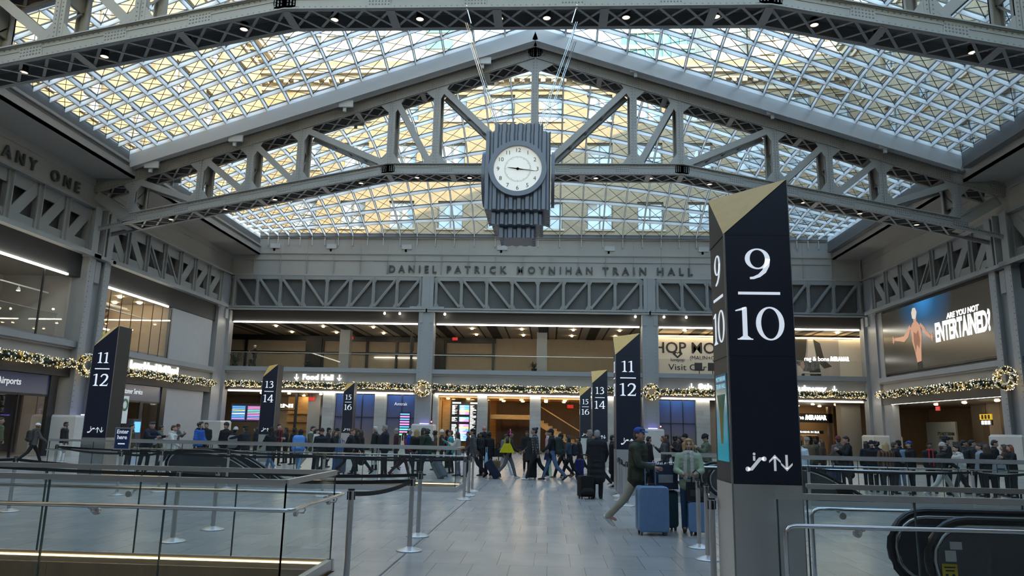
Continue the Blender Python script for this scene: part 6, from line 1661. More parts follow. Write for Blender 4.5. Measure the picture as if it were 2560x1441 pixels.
    # ---- coat or jacket
    b = MB(); puff = fit == 'puffer'; w_ = 1.16 if puff else 1.05
    hem = {'jacket': -.06, 'puffer': -.07, 'long': -.42, 'short': .02}[fit]
    def ringc(pz, rx, ry): return (T(-(rx - ry) if rx > ry else 0, .0, pz), T((rx - ry) if rx > ry else 0, .0, pz), ry)
    zs = np.linspace(hem, .44, 7 if not puff else 8)
    for z in zs:
        k = 1.0 if z > .1 else 1.0 + .10 * min(1, (.1 - z) / .4)
        rx = (.165 + .028 * min(1, max(0, (z - .1) / .3))) * w_ * g * k; ry = (.118 if z > .05 else .122) * w_ * g * k
        a, c, r = ringc(z, rx, ry)
        if puff:
            for q in np.linspace(0, 1, 5): ball(b, a.lerp(c, q), r * s * 1.05, r * s * 1.05, .052 * s)
        else: cap(b, a, c, r * s, r * s)
    if not puff:
        for za, zb in zip(zs, zs[1:]):
            for q in (0, .5, 1):
                a0, c0, r0 = ringc(za, .17 * w_ * g, .118 * w_ * g); a1, c1, r1 = ringc(zb, .17 * w_ * g, .118 * w_ * g); cap(b, a0.lerp(c0, q), a1.lerp(c1, q), r0 * s, r1 * s)
    else:
        a0, c0, r0 = ringc(hem + .02, .16 * g, .11 * g); a1, c1, r1 = ringc(.42, .16 * g, .11 * g)
        for q in (0, .5, 1): cap(b, a0.lerp(c0, q), a1.lerp(c1, q), r0 * s, r1 * s)
    cap(b, T(-.15 * g, 0, .455), T(.15 * g, 0, .455), .075 * w_ * s, .075 * w_ * s)
    cap(b, T(0, -.005, .47), T(0, 0, .535), .10 * s, .075 * s)
    for sd in (-1, 1):
        sh, eb, wr, d2 = AJ[sd]; cuff = wr - d2 * .012 * s
        r0, r1, r2 = .068 * w_, .060 * w_, .045 * w_
        if puff:
            for f in np.linspace(0, 1, 4): c = sh.lerp(eb, f); ball(b, c, .078 * s, .078 * s, .062 * s)
            for f in np.linspace(.25, 1, 4): c = eb.lerp(cuff, f); ball(b, c, (.068 - .012 * f) * s, (.068 - .012 * f) * s, .055 * s)
            cap(b, sh, eb, .058 * s, .052 * s); cap(b, eb, cuff, .052 * s, .042 * s)
        else: cap(b, sh, eb, r0 * s, r1 * s); cap(b, eb, cuff, r1 * s, r2 * s)
    if hood: pass
    if collar:
        for k in range(9):
            a = PI * (.0 + 2 * k / 9); ball(b, T(.062 * math.cos(a), .065 * math.sin(a) - .005, .555 + .012 * (1 - math.sin(a))), .026 * s, .026 * s, .035 * s)
    cmat = top if isinstance(top, bpy.types.Material) else cloth(top)
    soft(b, 'coat' if fit in ('long', 'puffer') else 'jacket', cmat, t, max(vox, .010) * 1.25, 2 if puff else 5)
    # ---- trousers and shoes
    b = MB(); cap(b, T(-.06, 0, .06), T(.06, 0, .06), .125 * s * g, .125 * s * g); cap(b, T(-.05, 0, -.02), T(.05, 0, -.02), .125 * s * g, .125 * s * g)
    for sd in (-1, 1):
        hp, kn, an, sa = LJ[sd]; cap(b, hp, kn, .098 * s, .072 * s); cap(b, kn, an + (an - kn).normalized() * .01 * s, .070 * s, .058 * s)
    soft(b, 'trousers', cloth(bottom), t, max(vox, .010) * 1.25, 4)
    for sd in (-1, 1):
        hp, kn, an, sa = LJ[sd]; b = MB(); pit_ = rad(max(-55, min(0, sa + 8)) if sa < -8 else 0)
        Fm = Matrix.Rotation(pit_, 3, 'X')
        def F(px, py, pz): return an + Fm @ (Vector((px, py, pz)) * s)
        cap(b, F(0, -.035, -.045), F(0, .06, -.045), .040 * s, .042 * s); cap(b, F(0, .06, -.05), F(sd * .006, .155, -.055), .043 * s, .032 * s); cap(b, F(0, -.01, .0), F(0, -.01, -.04), .045 * s, .042 * s)
        lowv = min(v[2] for v in b.v); b.v = [(v[0], v[1], max(v[2], .004) if sa > -12 else v[2]) for v in b.v]
        soft(b, 'shoe', cloth(shoes, .6), t, max(vox, .009), 1)
    # ---- hair and headwear
    hm = mat('hair_' + hair, HAIR[hair], .55, bump=.4, bs=60) if hair else None
    if hair and hairlen != 'bald':
        b = MB()
        ball(b, Hd(0, -.018, .045), .083 * s, .092 * s, .090 * s, Hm)
        ball(b, Hd(0, -.05, .0), .078 * s, .066 * s, .085 * s, Hm)
        cap(b, Hd(-.05, .055, .092), Hd(.05, .055, .092), .026 * s, .026 * s)
        if hairlen in ('long', 'bob'):
            zl = -.13 if hairlen == 'bob' else -.30
            for a in np.linspace(-1.9, 1.9, 9): cap(b, Hd(.085 * math.sin(a), -.03 - .055 * math.cos(a), .02), Hd((.085 if hairlen == 'bob' else .10) * math.sin(a), -.035 - .07 * math.cos(a), zl + .03 * abs(a)), .034 * s, .026 * s)
            if hairlen == 'bob':
                for sd in (-1, 1): cap(b, Hd(sd * .045, .058, .085), Hd(sd * .082, .04, -.08), .022 * s, .024 * s)
        if hairlen == 'bun': ball(b, Hd(0, -.10, .10), .045 * s, .045 * s, .045 * s); 
        if hairlen == 'curly':
            rr = random.Random(int(x * 100))
            for k in range(16): a = rr.uniform(0, 6.28); ball(b, Hd(.085 * math.cos(a), -.035 + .075 * math.sin(a), rr.uniform(-.06, .12)), .035 * s, .035 * s, .035 * s)
        soft(b, 'hair', hm, t, max(vox * .8, .008), 1)
    if hat:
        kind, colr = hat; b = MB(); hmm = cloth(colr)
        if kind == 'beanie':
            ball(b, Hd(0, -.012, .075), .088 * s, .102 * s, .088 * s, Hm, 16, 10)
            for k in range(16): a = 2 * PI * k / 16; ball(b, Hd(.084 * math.cos(a), -.012 + .098 * math.sin(a), .045), .022 * s, .022 * s, .026 * s)
        elif kind == 'cap':
            ball(b, Hd(0, -.012, .075), .086 * s, .100 * s, .068 * s, Hm, 16, 10)
            for k in range(7): a = PI * (.22 + .56 * k / 6); cap(b, Hd(.06 * math.cos(a), .07, .066), Hd(.075 * math.cos(a), .07 + .095 * math.sin(a), .052), .010 * s, .008 * s, 6)
        elif kind == 'flat':
            ball(b, Hd(0, .005, .088), .095 * s, .115 * s, .045 * s, Hm, 16, 10); cap(b, Hd(-.05, .085, .068), Hd(.05, .085, .068), .016 * s, .016 * s); ball(b, Hd(0, -.012, .06), .086 * s, .10 * s, .05 * s, Hm)
        elif kind == 'fur':
            rr = random.Random(3)
            ball(b, Hd(0, -.012, .08), .095 * s, .11 * s, .085 * s, Hm, 16, 10)
            for k in range(18): a = 2 * PI * k / 18; ball(b, Hd(.09 * math.cos(a), -.012 + .105 * math.sin(a), .05), .034 * s, .034 * s, .045 * s)
        elif kind == 'hood':
            ball(b, Hd(0, -.03, .03), .105 * s, .115 * s, .13 * s, Hm, 16, 10); cap(b, Hd(0, -.07, -.05), T(0, -.05, .5), .09 * s, .1 * s)
        soft(b, 'hat' if kind != 'hood' else 'hood', hmm, t, max(vox * .8, .008), 1 if kind != 'fur' else 0)
    if hood:
        b = MB(); rr = random.Random(5)
        for k in range(12): a = PI * (.9 + 1.2 * k / 11); ball(b, T(.10 * math.cos(a), .02 + .085 * math.sin(a), .54 + .02 * abs(math.cos(a))), .048 * s, .048 * s, .05 * s)
        ball(b, T(0, -.11, .48), .11 * s, .06 * s, .10 * s)
        soft(b, 'hood', cloth(hood), t, max(vox, .010), 1)
    if scarf:
        b = MB()
        for k in range(12): a = 2 * PI * k / 12; ball(b, T(.075 * math.cos(a), .005 + .078 * math.sin(a), .555), .034 * s, .034 * s, .045 * s)
        for sd, l in ((-1, .52), (1, .46)):
            for f in np.linspace(0, 1, 9): ball(b, T(sd * (.058 + .012 * f), .10 * 1 + .045 * g * (1 - f * .3), .54 - l * f), .042 * s, .020 * s, .05 * s)
        soft(b, 'scarf', cloth(scarf), t, max(vox, .009), 2)
    t['_hand'] = [tuple(AJ[1][2]), tuple(AJ[-1][2])]
    return t, AJ, T, s
def at_person(t, v):
    a = t.rotation_euler[2]; v = Vector(v)
    return Vector((t.location.x + v.x * math.cos(a) - v.y * math.sin(a), t.location.y + v.x * math.sin(a) + v.y * math.cos(a), t.location.z + v.z))
def suitcase(label, x, y, rz, w_, h, d, col, ribs=True, tilt=0, handle=.3, soft_=False, group=None):
    """upright wheeled case, front face to local -Y"""
    t = thing('suitcase', label, 'suitcase', (x, y, 0), math.radians(rz), group)
    m = mat('case_%s' % col, col, .45 if not soft_ else .85, var=.05, vs=8, bump=.1 if soft_ else 0)
    Tm = Matrix.Rotation(math.radians(tilt), 4, 'X')
    def rbox(b, x0, y0, z0, x1, y1, z1, r):
        P = []
        for cx_, cz_, a0 in ((x1 - r, z1 - r, 0), (x0 + r, z1 - r, 90), (x0 + r, z0 + r, 180), (x1 - r, z0 + r, 270)):
            for k in range(5): a = math.radians(a0 + 90 * k / 4); P.append((cx_ + r * math.cos(a), cz_ + r * math.sin(a)))
        n = len(P); sc = lambda f: [((px - (x0 + x1) / 2) * f + (x0 + x1) / 2, (pz - (z0 + z1) / 2) * f + (z0 + z1) / 2) for px, pz in P]
        L = [(y0, .95), (y0 + .02, 1), (y1 - .02, 1), (y1, .95)]
        vs = [(px, yy, pz) for yy, f in L for px, pz in sc(f)]
        fs = [tuple(range(n)), tuple(reversed(range(3 * n, 4 * n)))] + [(i * n + j, i * n + (j + 1) % n, (i + 1) * n + (j + 1) % n, (i + 1) * n + j) for i in range(3) for j in range(n)]
        b.add(vs, fs)
    def fin(b, nm, mm, smooth=False):
        b.v = [tuple(Tm @ Vector(v)) for v in b.v]; o = b.build(nm, mm, None, smooth); o.parent = t; return o
    wl = .055; b = MB(); rbox(b, -w_ / 2, -d / 2, wl, w_ / 2, d / 2, wl + h, .06 if not soft_ else .045)
    if ribs:
        n = int(w_ / .05)
        for k in range(-n, n):                           # shallow diagonal ridges
            a0 = Vector((-w_ / 2 + .03 + k * .07, -d / 2 - .002, wl + .06)); a1 = a0 + Vector(((h - .12) * .5, 0, h - .12))
            lo_ = max(0, (-w_ / 2 + .04 - a0.x) / (a1.x - a0.x)); hi_ = min(1, (w_ / 2 - .04 - a0.x) / (a1.x - a0.x))
            if hi_ > lo_: b.bar(a0.lerp(a1, lo_), a0.lerp(a1, hi_), .008, .010, up=(0, 1, 0))
    fin(b, 'shell', m)
    b = MB(); b.box(-w_ / 2 - .004, -.006, wl + .07, w_ / 2 + .004, .006, wl + h - .07); b.box(-w_ / 2 + .07, -.006, wl + h - .001, w_ / 2 - .07, .006, wl + h + .004); fin(b, 'zip', black)
    if handle:
        for sx in (-1, 1): b = MB(); b.tube([(sx * .085, d / 2 - .05, wl + h), (sx * .085, d / 2 - .05, wl + h + handle)], .010, 8); fin(b, 'handle_tube', m if not soft_ else black)
        b = MB(); b.tube([(-.095, d / 2 - .05, wl + h + handle), (.095, d / 2 - .05, wl + h + handle)], .016, 8); fin(b, 'grip', m if not soft_ else black)
    b = MB(); b.tube([(-.06, 0, wl + h), (-.05, 0, wl + h + .03), (.05, 0, wl + h + .03), (.06, 0, wl + h)], .009, 6); fin(b, 'top_handle', black)
    for sx in (-1, 1):
        for sy_ in (-1, 1):
            b = MB(); b.lathe([(.027, -.012), (.027, .012)], (sx * (w_ / 2 - .05), sy_ * (d / 2 - .05), .027), 12, 'x'); b.box(sx * (w_ / 2 - .05) - .018, sy_ * (d / 2 - .05) - .018, .03, sx * (w_ / 2 - .05) + .018, sy_ * (d / 2 - .05) + .018, wl + .01); fin(b, 'wheel', mat('wheel_grey', (.07, .09, .13), .5))
    return t
def backpack(label, t, T, s, col, big=1.0, strap=True, group=None, front=False):
    """pack on the back of a person"""
    k = -1 if not front else 1
    c = at_person(t, T(0, k * .19 * (.8 + .3 * big), .26)); o = thing('backpack', label, 'backpack', c, t.rotation_euler[2], group)
    b = MB(); cap(b, (-.08 * big, 0, -.13 * big), (.08 * big, 0, -.13 * big), .095 * big, .095 * big); cap(b, (-.06 * big, 0, .12 * big), (.06 * big, 0, .12 * big), .09 * big, .09 * big)
    for sx in (-.07, 0, .07): cap(b, (sx * big, 0, -.13 * big), (sx * big, 0, .12 * big), .095 * big, .09 * big)
    soft(b, 'bag', cloth(col), o, .02, 3)
    b = MB(); cap(b, (-.05 * big, k * .085 * big, -.12 * big), (.05 * big, k * .085 * big, -.12 * big), .05 * big, .05 * big); soft(b, 'pocket', cloth(col), o, .016, 2)
    for sx in (-1, 1):
        b = MB(); P = [Vector((sx * .10, -k * .03, -.16)), Vector((sx * .13, -k * .17, -.05)), Vector((sx * .12, -k * .31, .10)), Vector((sx * .12, -k * .24, .225)), Vector((sx * .10, -k * .10, .235)), Vector((sx * .08, 0, .16))]
        for u, v in zip(P, P[1:]): b.bar(u * s, v * s, .045, .012, up=(0, 1, .3))
        x_ = b.build('strap', black, None); x_.parent = o
    return o
def bag(label, name, cat, loc, size, col, rz=0, handle=.18, print_=None, group=None):
    w_, d, h = size; t = thing(name, label, cat, loc, math.radians(rz), group)
    m = cloth(col); b = MB()
    b.add([(-w_ / 2, -d / 2, 0), (w_ / 2, -d / 2, 0), (w_ / 2, d / 2, 0), (-w_ / 2, d / 2, 0), (-w_ / 2 * .94, -d / 5, h), (w_ / 2 * .94, -d / 5, h), (w_ / 2 * .94, d / 5, h), (-w_ / 2 * .94, d / 5, h)],
          [(0, 3, 2, 1), (0, 1, 5, 4), (1, 2, 6, 5), (2, 3, 7, 6), (3, 0, 4, 7), (4, 5, 6, 7)])
    o = b.build('bag', m, None); o.parent = t
    for y in (-d / 6, d / 6):
        b = MB(); b.tube([(-w_ * .22, y, h - .02), (-w_ * .18, y, h + handle * .7), (0, y, h + handle), (w_ * .18, y, h + handle * .7), (w_ * .22, y, h - .02)], .009, 6); o = b.build('handle', m, None); o.parent = t
    if print_:
        b = MB(); b.box(-w_ * .3, -d * .42, h * .25, w_ * .3, -d * .36, h * .6); o = b.build('print', cloth(print_), None); o.parent = t
    return t
CROWD = [
    (-19.83, 26.00, 1.67, 20, 'stand', '4d5138', '2a2a2c', 'dark', 1, None, 'puffer', {'bp': '23262c'}, 'person in camouflage green puffer at the left edge, beside stacked luggage'),
    (-19.27, 27.10, 1.57, 55, 'stride', '4a4644', '101012', None, 2, ('cap', 'd8d8d8'), 'puffer', {'hood': '4a4644', 'bp': '33312f', 'shoes': 'c9c9c9'}, 'person in brown puffer and white cap striding at the far left'),
    (-18.72, 28.00, 1.55, 12, 'stand', '131212', 'd6d4cf', 'black', 2, None, 'puffer', {'hood': '8d8375', 'shoes': 'd0d0d0', 'nod': -6, 'look': -15}, 'person in black fur hooded coat and white trousers by the large left plinth'),
    (-14.64, 25.50, 1.53, 5, 'stand', '4c4330', '202022', 'black', 0, None, 'puffer', {'hood': '8a7450'}, 'person in olive coat with big fur hood right of the left 11/12 pylon'),
    (-12.78, 23.20, 1.65, -15, 'lean', '161a2c', '1b1c22', 'grey', 3, ('flat', '3d4148'), 'jacket', {'girth': 1.2}, 'person in flat cap and navy jacket leaning on the farther left rail'),
    (-13.96, 26.20, 1.50, 40, 'stand', '5d6350', '202024', 'black', 1, None, 'jacket', {'bp': '9aa5ad', 'hood': '5d6350'}, 'person in green hoodie with pale backpack, between the flat cap and the white puffer'),
    (-12.56, 24.30, 1.58, 8, 'walk', 'c9c6bd', '2a2a30', 'brown', 3, None, 'puffer', {'hood': 'c4beb2', 'girth': 1.12}, 'person in white puffer jacket behind the farther left rail'),
    (-15.80, 31.00, 1.53, 0, 'phone', '54504f', 'c7c6c2', 'dark', 1, ('beanie', '5a2328'), 'jacket', {}, 'person in maroon beanie and white trousers with a phone before the grey panel'),
    (-12.44, 26.00, 1.66, -10, 'stand2', '2459a8', '15151a', 'dark', 0, None, 'puffer', {'hood': '1b1b1e', 'hairlen': 'curly'}, 'person in bright blue padded jacket in front of the grey panel'),
    (-13.83, 29.50, 1.63, -80, 'stand', '131315', '141416', 'black', 1, None, 'jacket', {}, 'person in black fleece right of the bright blue jacket'),
    (-11.46, 26.00, 1.65, -100, 'stand', '15161c', '16161a', 'black', 1, ('beanie', '1a1a1c'), 'long', {}, 'bearded person in black coat with grey strap across the chest, by the far left plinth'),
    (-10.69, 25.00, 1.50, 90, 'stand', '1c1c20', '18181a', 'black', 2, ('beanie', 'c9c8c2'), 'jacket', {'bp': '85878a'}, 'person with white headwear and grey backpack seen from behind, below the small screens'),
    (-10.13, 24.60, 1.57, 160, 'reach', '1d1e22', '19191b', 'dark', 1, ('flat', '141416'), 'jacket', {}, 'person in dark jacket and black cap reaching out, left of the left 13/14 pylon'),
    (-12.16, 30.50, 1.50, 200, 'stand', '17171a', '202020', 'black', 1, None, 'jacket', {'hairlen': 'long'}, 'dark haired person partly hidden just left of the left 13/14 pylon'),
    (-9.80, 26.00, 1.56, 150, 'walk2', '131316', '4c6a8c', 'black', 2, ('hood', '201d1a'), 'puffer', {'shoes': 'd5d5d5'}, 'person in black hooded puffer and blue jeans in front of the left 13/14 pylon'),
    (-10.82, 29.40, 1.64, -30, 'hold', '2a1c1e', '17171a', 'black', 0, None, 'jacket', {'scarf': '7c2a30'}, 'person with red scarf right of the left 13/14 pylon'),
    (-11.23, 31.50, 1.50, 180, 'stand', '121214', '151517', 'black', 2, None, 'jacket', {}, 'dark clothed person behind the barrier right of the red scarf'),
    (-10.58, 30.60, 1.50, 160, 'stand', '151517', '171719', 'black', 2, None, 'long', {'hairlen': 'curly'}, 'dark clothed person with bushy black hair left of the blue backpack'),
    (-8.63, 25.60, 1.50, 95, 'walk', '3e5c8c', '6f8aa6', 'black', 1, ('hood', '15161c'), 'jacket', {'bp': '5a8fd0', 'bpbig': 1.35, 'shoes': '8a8a8a'}, 'person with large bright blue backpack and jeans'),
    (-8.76, 27.20, 1.64, -20, 'walk', '4c4f3f', 'b9b7b2', 'dark', 0, None, 'jacket', {'hood': 'bdb9b0', 'shoes': 'd0cfca'}, 'person in olive jacket with white hood and pale trousers'),
    (-8.30, 26.30, 1.50, 20, 'stand', 'cfc5b4', '22222a', 'dark', 0, None, 'jacket', {'scarf': 'd9d4cb'}, 'person in cream fleece with thick white scarf'),
    (-7.69, 25.00, 1.57, 110, 'walk2', '15171d', '1c1c22', None, 0, ('beanie', '3c2226'), 'puffer', {'girth': 1.1, 'shoes': '9a9a9a'}, 'person in black puffer and maroon beanie seen from behind'),
    (-8.72, 29.20, 1.53, 20, 'stand', '1d1d20', '1d1d20', 'black', 1, ('cap', '141416'), 'jacket', {}, 'person in black cap behind the maroon beanie'),
    (-7.66, 26.20, 1.50, 5, 'walk', '19181b', '1c1c20', 'brown', 0, None, 'jacket', {'hairlen': 'long'}, 'person with long curly brown hair carrying a lilac bag'),
    (-8.15, 28.40, 1.51, 10, 'stand', '161618', '18181a', 'black', 1, ('beanie', '121214'), 'jacket', {}, 'person in black beanie right of the curly brown hair'),
    (-6.72, 25.00, 1.57, -5, 'pull', '191b22', '1d1e24', 'auburn', 3, None, 'jacket', {}, 'person with short ginger hair in dark jacket pulling a large blue case'),
    (-7.01, 27.00, 1.56, 180, 'stand', '141416', '161618', 'brown', 0, None, 'jacket', {'hairlen': 'long'}, 'person with long brown hair in black, facing the ginger haired person'),
    (-6.46, 25.60, 1.55, 170, 'walk', '131315', '121214', 'dark', 1, None, 'long', {'hairlen': 'long'}, 'person with long dark hair in a long black coat'),
    (-6.55, 28.00, 1.63, 170, 'stand', '20261f', '1a1a1c', 'white', 3, None, 'jacket', {'bp': '1b1d1b'}, 'white haired person with black backpack'),
    (-5.56, 25.20, 1.68, 175, 'stand', '161a28', '1c1c22', 'grey', 3, None, 'jacket', {'girth': 1.12}, 'grey haired person in navy jacket holding a white tote bag'),
    (-6.15, 30.00, 1.55, 185, 'stand', '3a2026', '1a1a1c', None, 0, ('beanie', '9d9890'), 'jacket', {}, 'person in pale knitted hat and maroon coat near the stone plinth'),
    (-4.91, 25.00, 1.50, 10, 'walk', '8e1f2c', '4a2630', 'black', 2, None, 'jacket', {'hairlen': 'long'}, 'person in bright red coat with a big cream shoulder bag'),
    (-5.34, 28.20, 1.61, -10, 'walk2', '1f3fa0', '17171b', 'dark', 1, ('cap', 'd5d5d8'), 'jacket', {}, 'person in white cap and royal blue top'),
    (-4.65, 26.20, 1.57, 95, 'stand', '2a2c22', '1c1c20', 'blond', 0, None, 'jacket', {'hairlen': 'long', 'bp': '161618'}, 'person with long blond hair and black backpack seen from behind'),
    (-4.37, 25.80, 1.62, 10, 'cup', '3a3f2c', '1d1d22', 'dark', 0, None, 'jacket', {'hairlen': 'long'}, 'person in olive jacket holding a white cup'),
    (-4.04, 25.00, 1.64, 165, 'pull', '1f2f27', '23262b', 'dark', 1, None, 'jacket', {'hairlen': 'curly'}, 'person with dark curly hair and dark green jacket pulling a grey case'),
    (-4.46, 29.20, 1.52, 190, 'stand', '4a3d30', '1d1d20', 'black', 2, None, 'jacket', {'hairlen': 'curly'}, 'person in brown patterned jacket behind the white cup'),
    (-4.36, 30.40, 1.54, 200, 'stand', '1a1a1c', '202024', None, 0, ('beanie', 'd6d2c4'), 'jacket', {}, 'person in cream beanie behind the barrier left of the departure board'),
    (-4.19, 30.80, 1.53, 180, 'stand', '111113', '151517', None, 1, ('hood', '111113'), 'jacket', {}, 'person in black hood below the departure board'),
    (-3.55, 27.20, 1.55, 178, 'cup', '2aa0a4', '17171a', 'auburn', 0, None, 'jacket', {'scarf': 'a04038'}, 'person in turquoise top with ginger hair'),
    (-3.15, 26.00, 1.50, 175, 'phone', 'c9c0b0', '8a8d92', 'dark', 0, None, 'jacket', {'hairlen': 'long'}, 'person in cream jacket and grey jeans looking at a phone'),
    (-3.26, 30.40, 1.50, 190, 'stand', '3b2228', '1d1d20', 'black', 1, None, 'jacket', {}, 'person in maroon top below the departure board'),
    (-2.52, 25.40, 1.67, 185, 'pull2', '4b4b4d', '191c28', 'dark', 1, ('cap', '161618'), 'puffer', {'bp': '14161a', 'shoes': '121214'}, 'person in grey quilted jacket and black cap pulling a navy case'),
    (-2.35, 27.20, 1.73, 100, 'stand', '16161a', '18181b', None, 3, None, 'jacket', {}, 'tall bald person behind the navy case'),
    (-2.36, 26.40, 1.51, 185, 'stand', '141416', '15151a', 'black', 2, None, 'jacket', {}, 'dark clothed person between the grey quilted jacket and the bald head'),
    (-2.13, 26.60, 1.54, 120, 'stand', '131316', '141417', 'black', 2, None, 'long', {'hairlen': 'curly'}, 'person in black coat with black shoulder bag right of the bald head'),
    (-1.36, 25.50, 1.62, 10, 'walk', '2a2c2e', '6a6a6c', 'black', 1, ('cap', '1b1b1e'), 'jacket', {'shoes': 'dcdcdc', 'bp': '6d6f72'}, 'person in grey sweatpants with a yellow duffel bag and pink headphones'),
    (-1.60, 27.40, 1.50, 5, 'walk2', '3a3a3e', 'd0d0cd', 'dark', 1, None, 'jacket', {'shoes': 'dcdcdc'}, 'person in white trousers behind the yellow duffel bag'),
    (-0.86, 30.00, 1.57, -90, 'stand', '131315', '141416', 'black', 2, None, 'long', {}, 'person in long black coat facing the camera below the travertine pier'),
    (-0.41, 25.00, 1.76, 182, 'walk', '6d7476', '17171b', 'black', 1, None, 'jacket', {'hairlen': 'bun', 'shoes': 'e2e2e2', 'plaid': 1}, 'person with hair bun and grey checked shirt holding a black case'),
    (-0.00, 27.40, 1.62, 185, 'stand', 'b49a9a', '33333a', 'brown', 0, None, 'jacket', {'hood': 'cfc9c4'}, 'person in pale pink hoodie behind the checked shirt'),
    (0.14, 25.00, 1.71, 182, 'walk2', '16181f', '4a6384', 'black', 1, ('beanie', '141416'), 'jacket', {'bp': '25302b', 'bpbig': 1.4}, 'bearded person in black beanie and jeans carrying a pale green tote bag'),
    (0.49, 26.40, 1.55, 180, 'walk', '1b1c1f', '1a1a1e', 'dark', 1, ('beanie', '17181b'), 'jacket', {'shoes': '8b6a3c'}, 'person in black with tan boots behind the dark green backpack'),
    (0.72, 25.40, 1.52, 180, 'walk2', '3b4656', '141417', 'black', 0, None, 'jacket', {'hairlen': 'long', 'bp': '1b2434', 'shoes': 'e0e0e0'}, 'person with dark hair, slate jacket and navy backpack'),
    (1.17, 27.40, 1.50, 175, 'stride', '121214', '131315', 'black', 1, None, 'long', {}, 'person all in black, mid stride, left of the person in the long dark coat'),
    (1.35, 24.20, 1.67, 165, 'stand', '38393c', '1a1a1d', 'grey', 3, None, 'jacket', {}, 'balding person in grey jacket between the two right pylons'),
    (1.46, 22.40, 1.63, 160, 'walk', '4d5a50', '1c1c20', 'auburn', 0, ('beanie', '17181b'), 'jacket', {'bp': 'b0807c', 'shoes': 'd6d6d6'}, 'person in grey green jacket and black beanie with a pink backpack'),
    (1.94, 22.80, 1.53, 5, 'stand', '17181d', '1a1b20', 'black', 0, None, 'long', {}, 'dark clothed person left of the right 11/12 pylon holding a black bag'),
    (3.25, 24.50, 1.50, 20, 'stand', '151517', '161618', 'black', 1, None, 'jacket', {}, 'dark clothed person just right of the man in the blue cap, behind the rail'),
    (3.78, 24.60, 1.53, 180, 'cup', '4a4a4a', '1d1d20', 'auburn', 0, None, 'jacket', {'hairlen': 'long'}, 'person with auburn hair in grey coat holding out a hand'),
    (4.27, 27.20, 1.57, 170, 'stand', '23232a', '1d1d20', 'black', 1, None, 'jacket', {}, 'dark haired person behind the auburn hair'),
    (4.27, 25.40, 1.52, 20, 'stand', '151518', '17171a', 'black', 1, None, 'jacket', {'hairlen': 'curly'}, 'person with bushy black hair bending over the rail'),
    (4.35, 24.80, 1.53, 190, 'phone', '19191d', '1b1b1f', 'dark', 1, None, 'jacket', {'hairlen': 'long', 'nod': 18}, 'person with dark hair looking down, left of the bearded person'),
    (4.42, 24.40, 1.59, 180, 'stand', '141417', '17171a', 'black', 0, ('beanie', '131315'), 'puffer', {'bp': '18181b'}, 'bearded person in black beanie behind the woman with the white scarf'),
    (4.97, 23.80, 1.60, 185, 'phone', '59604f', '202024', 'black', 0, ('fur', '131211'), 'puffer', {'nod': 22, 'girth': 1.1}, 'person in black fur hat and olive puffer looking at a phone'),
    (7.40, 22.40, 1.50, 60, 'stand', 'c5ccd2', '2c3038', 'black', 1, None, 'puffer', {}, 'person in pale silver jacket just right of the 9/10 pylon'),
    (8.50, 25.00, 1.56, 100, 'stand', '6f5d45', '202022', None, 0, ('beanie', '8d867c'), 'jacket', {}, 'person in grey knit hat and tan jacket right of the 9/10 pylon'),
    (9.17, 26.20, 1.52, 90, 'stand', '3f3d2e', '202022', 'black', 1, None, 'jacket', {'hood': '4b4836'}, 'black haired person in olive parka right of the 9/10 pylon'),
    (9.04, 25.20, 1.50, 150, 'stand', '4c352c', '1d1d20', 'brown', 0, None, 'jacket', {'hairlen': 'long'}, 'person with long brown hair and brown coat by the rag and bone shop'),
    (9.19, 24.20, 1.62, 95, 'stand', '5a544f', '23252c', 'brown', 0, ('beanie', '6d2a30'), 'jacket', {'bp': '4a4640'}, 'person in raspberry beanie with grey backpack in front of the rag and bone shop'),
    (9.16, 23.40, 1.64, 180, 'phone', '121214', '23252e', 'black', 3, None, 'long', {'nod': 14}, 'tall person in black coat with a phone before the rag and bone shop'),
    (9.97, 24.00, 1.50, 100, 'stand', '1b1f2c', '18181b', 'black', 0, None, 'jacket', {'hairlen': 'long'}, 'dark haired person in navy jacket left of the black beanie, right part'),
    (9.87, 23.40, 1.51, -100, 'stand', '171719', '1a1a1d', 'dark', 0, ('beanie', '121214'), 'puffer', {}, 'person in black beanie with badge on the sleeve, left of the fur coat'),
    (10.54, 24.60, 1.50, 90, 'stand', '161618', '18181a', 'black', 1, None, 'jacket', {'hairlen': 'curly'}, 'curly black haired person between the black beanie and the fur coat'),
    (9.85, 22.40, 1.50, 80, 'stand', '5f4632', '1b1b1e', 'blond', 0, None, 'puffer', {'hairlen': 'long', 'fur': 1, 'girth': 1.15}, 'person with blond hair in a striped brown fur coat'),
    (10.26, 22.80, 1.50, 10, 'hold', '17171a', '1d1d21', 'brown', 0, None, 'jacket', {}, 'person with brown hair in black, right of the fur coat'),
    (11.15, 24.40, 1.54, 110, 'stand', '1a1b20', '5f7288', 'black', 1, ('cap', '17181b'), 'jacket', {'bp': '6a8096'}, 'person in black cap with a pale denim bag, right of the fur coat'),
    (10.73, 22.80, 1.53, 180, 'stand', '131316', '141417', 'dark', 0, ('cap', '2a4f9a'), 'puffer', {}, 'person in blue cap and black jacket in front of the grey green hoarding'),
    (11.59, 23.40, 1.50, -100, 'stand', '151519', '1a1a1e', 'black', 2, None, 'jacket', {'scarf': 'b5323c'}, 'person with a red top under a black jacket'),
    (10.89, 21.40, 1.60, -5, 'stride', '131418', 'b9b5ab', 'brown', 0, ('beanie', 'b3a79c'), 'puffer', {'shoes': 'c9c9c9', 'girth': 1.1}, 'person in beige beanie, black puffer and pale trousers striding right'),
    (11.77, 22.80, 1.68, 0, 'stand', '15171f', '17181d', 'dark', 0, ('beanie', '191c28'), 'jacket', {}, 'tall person in navy beanie behind the beige beanie'),
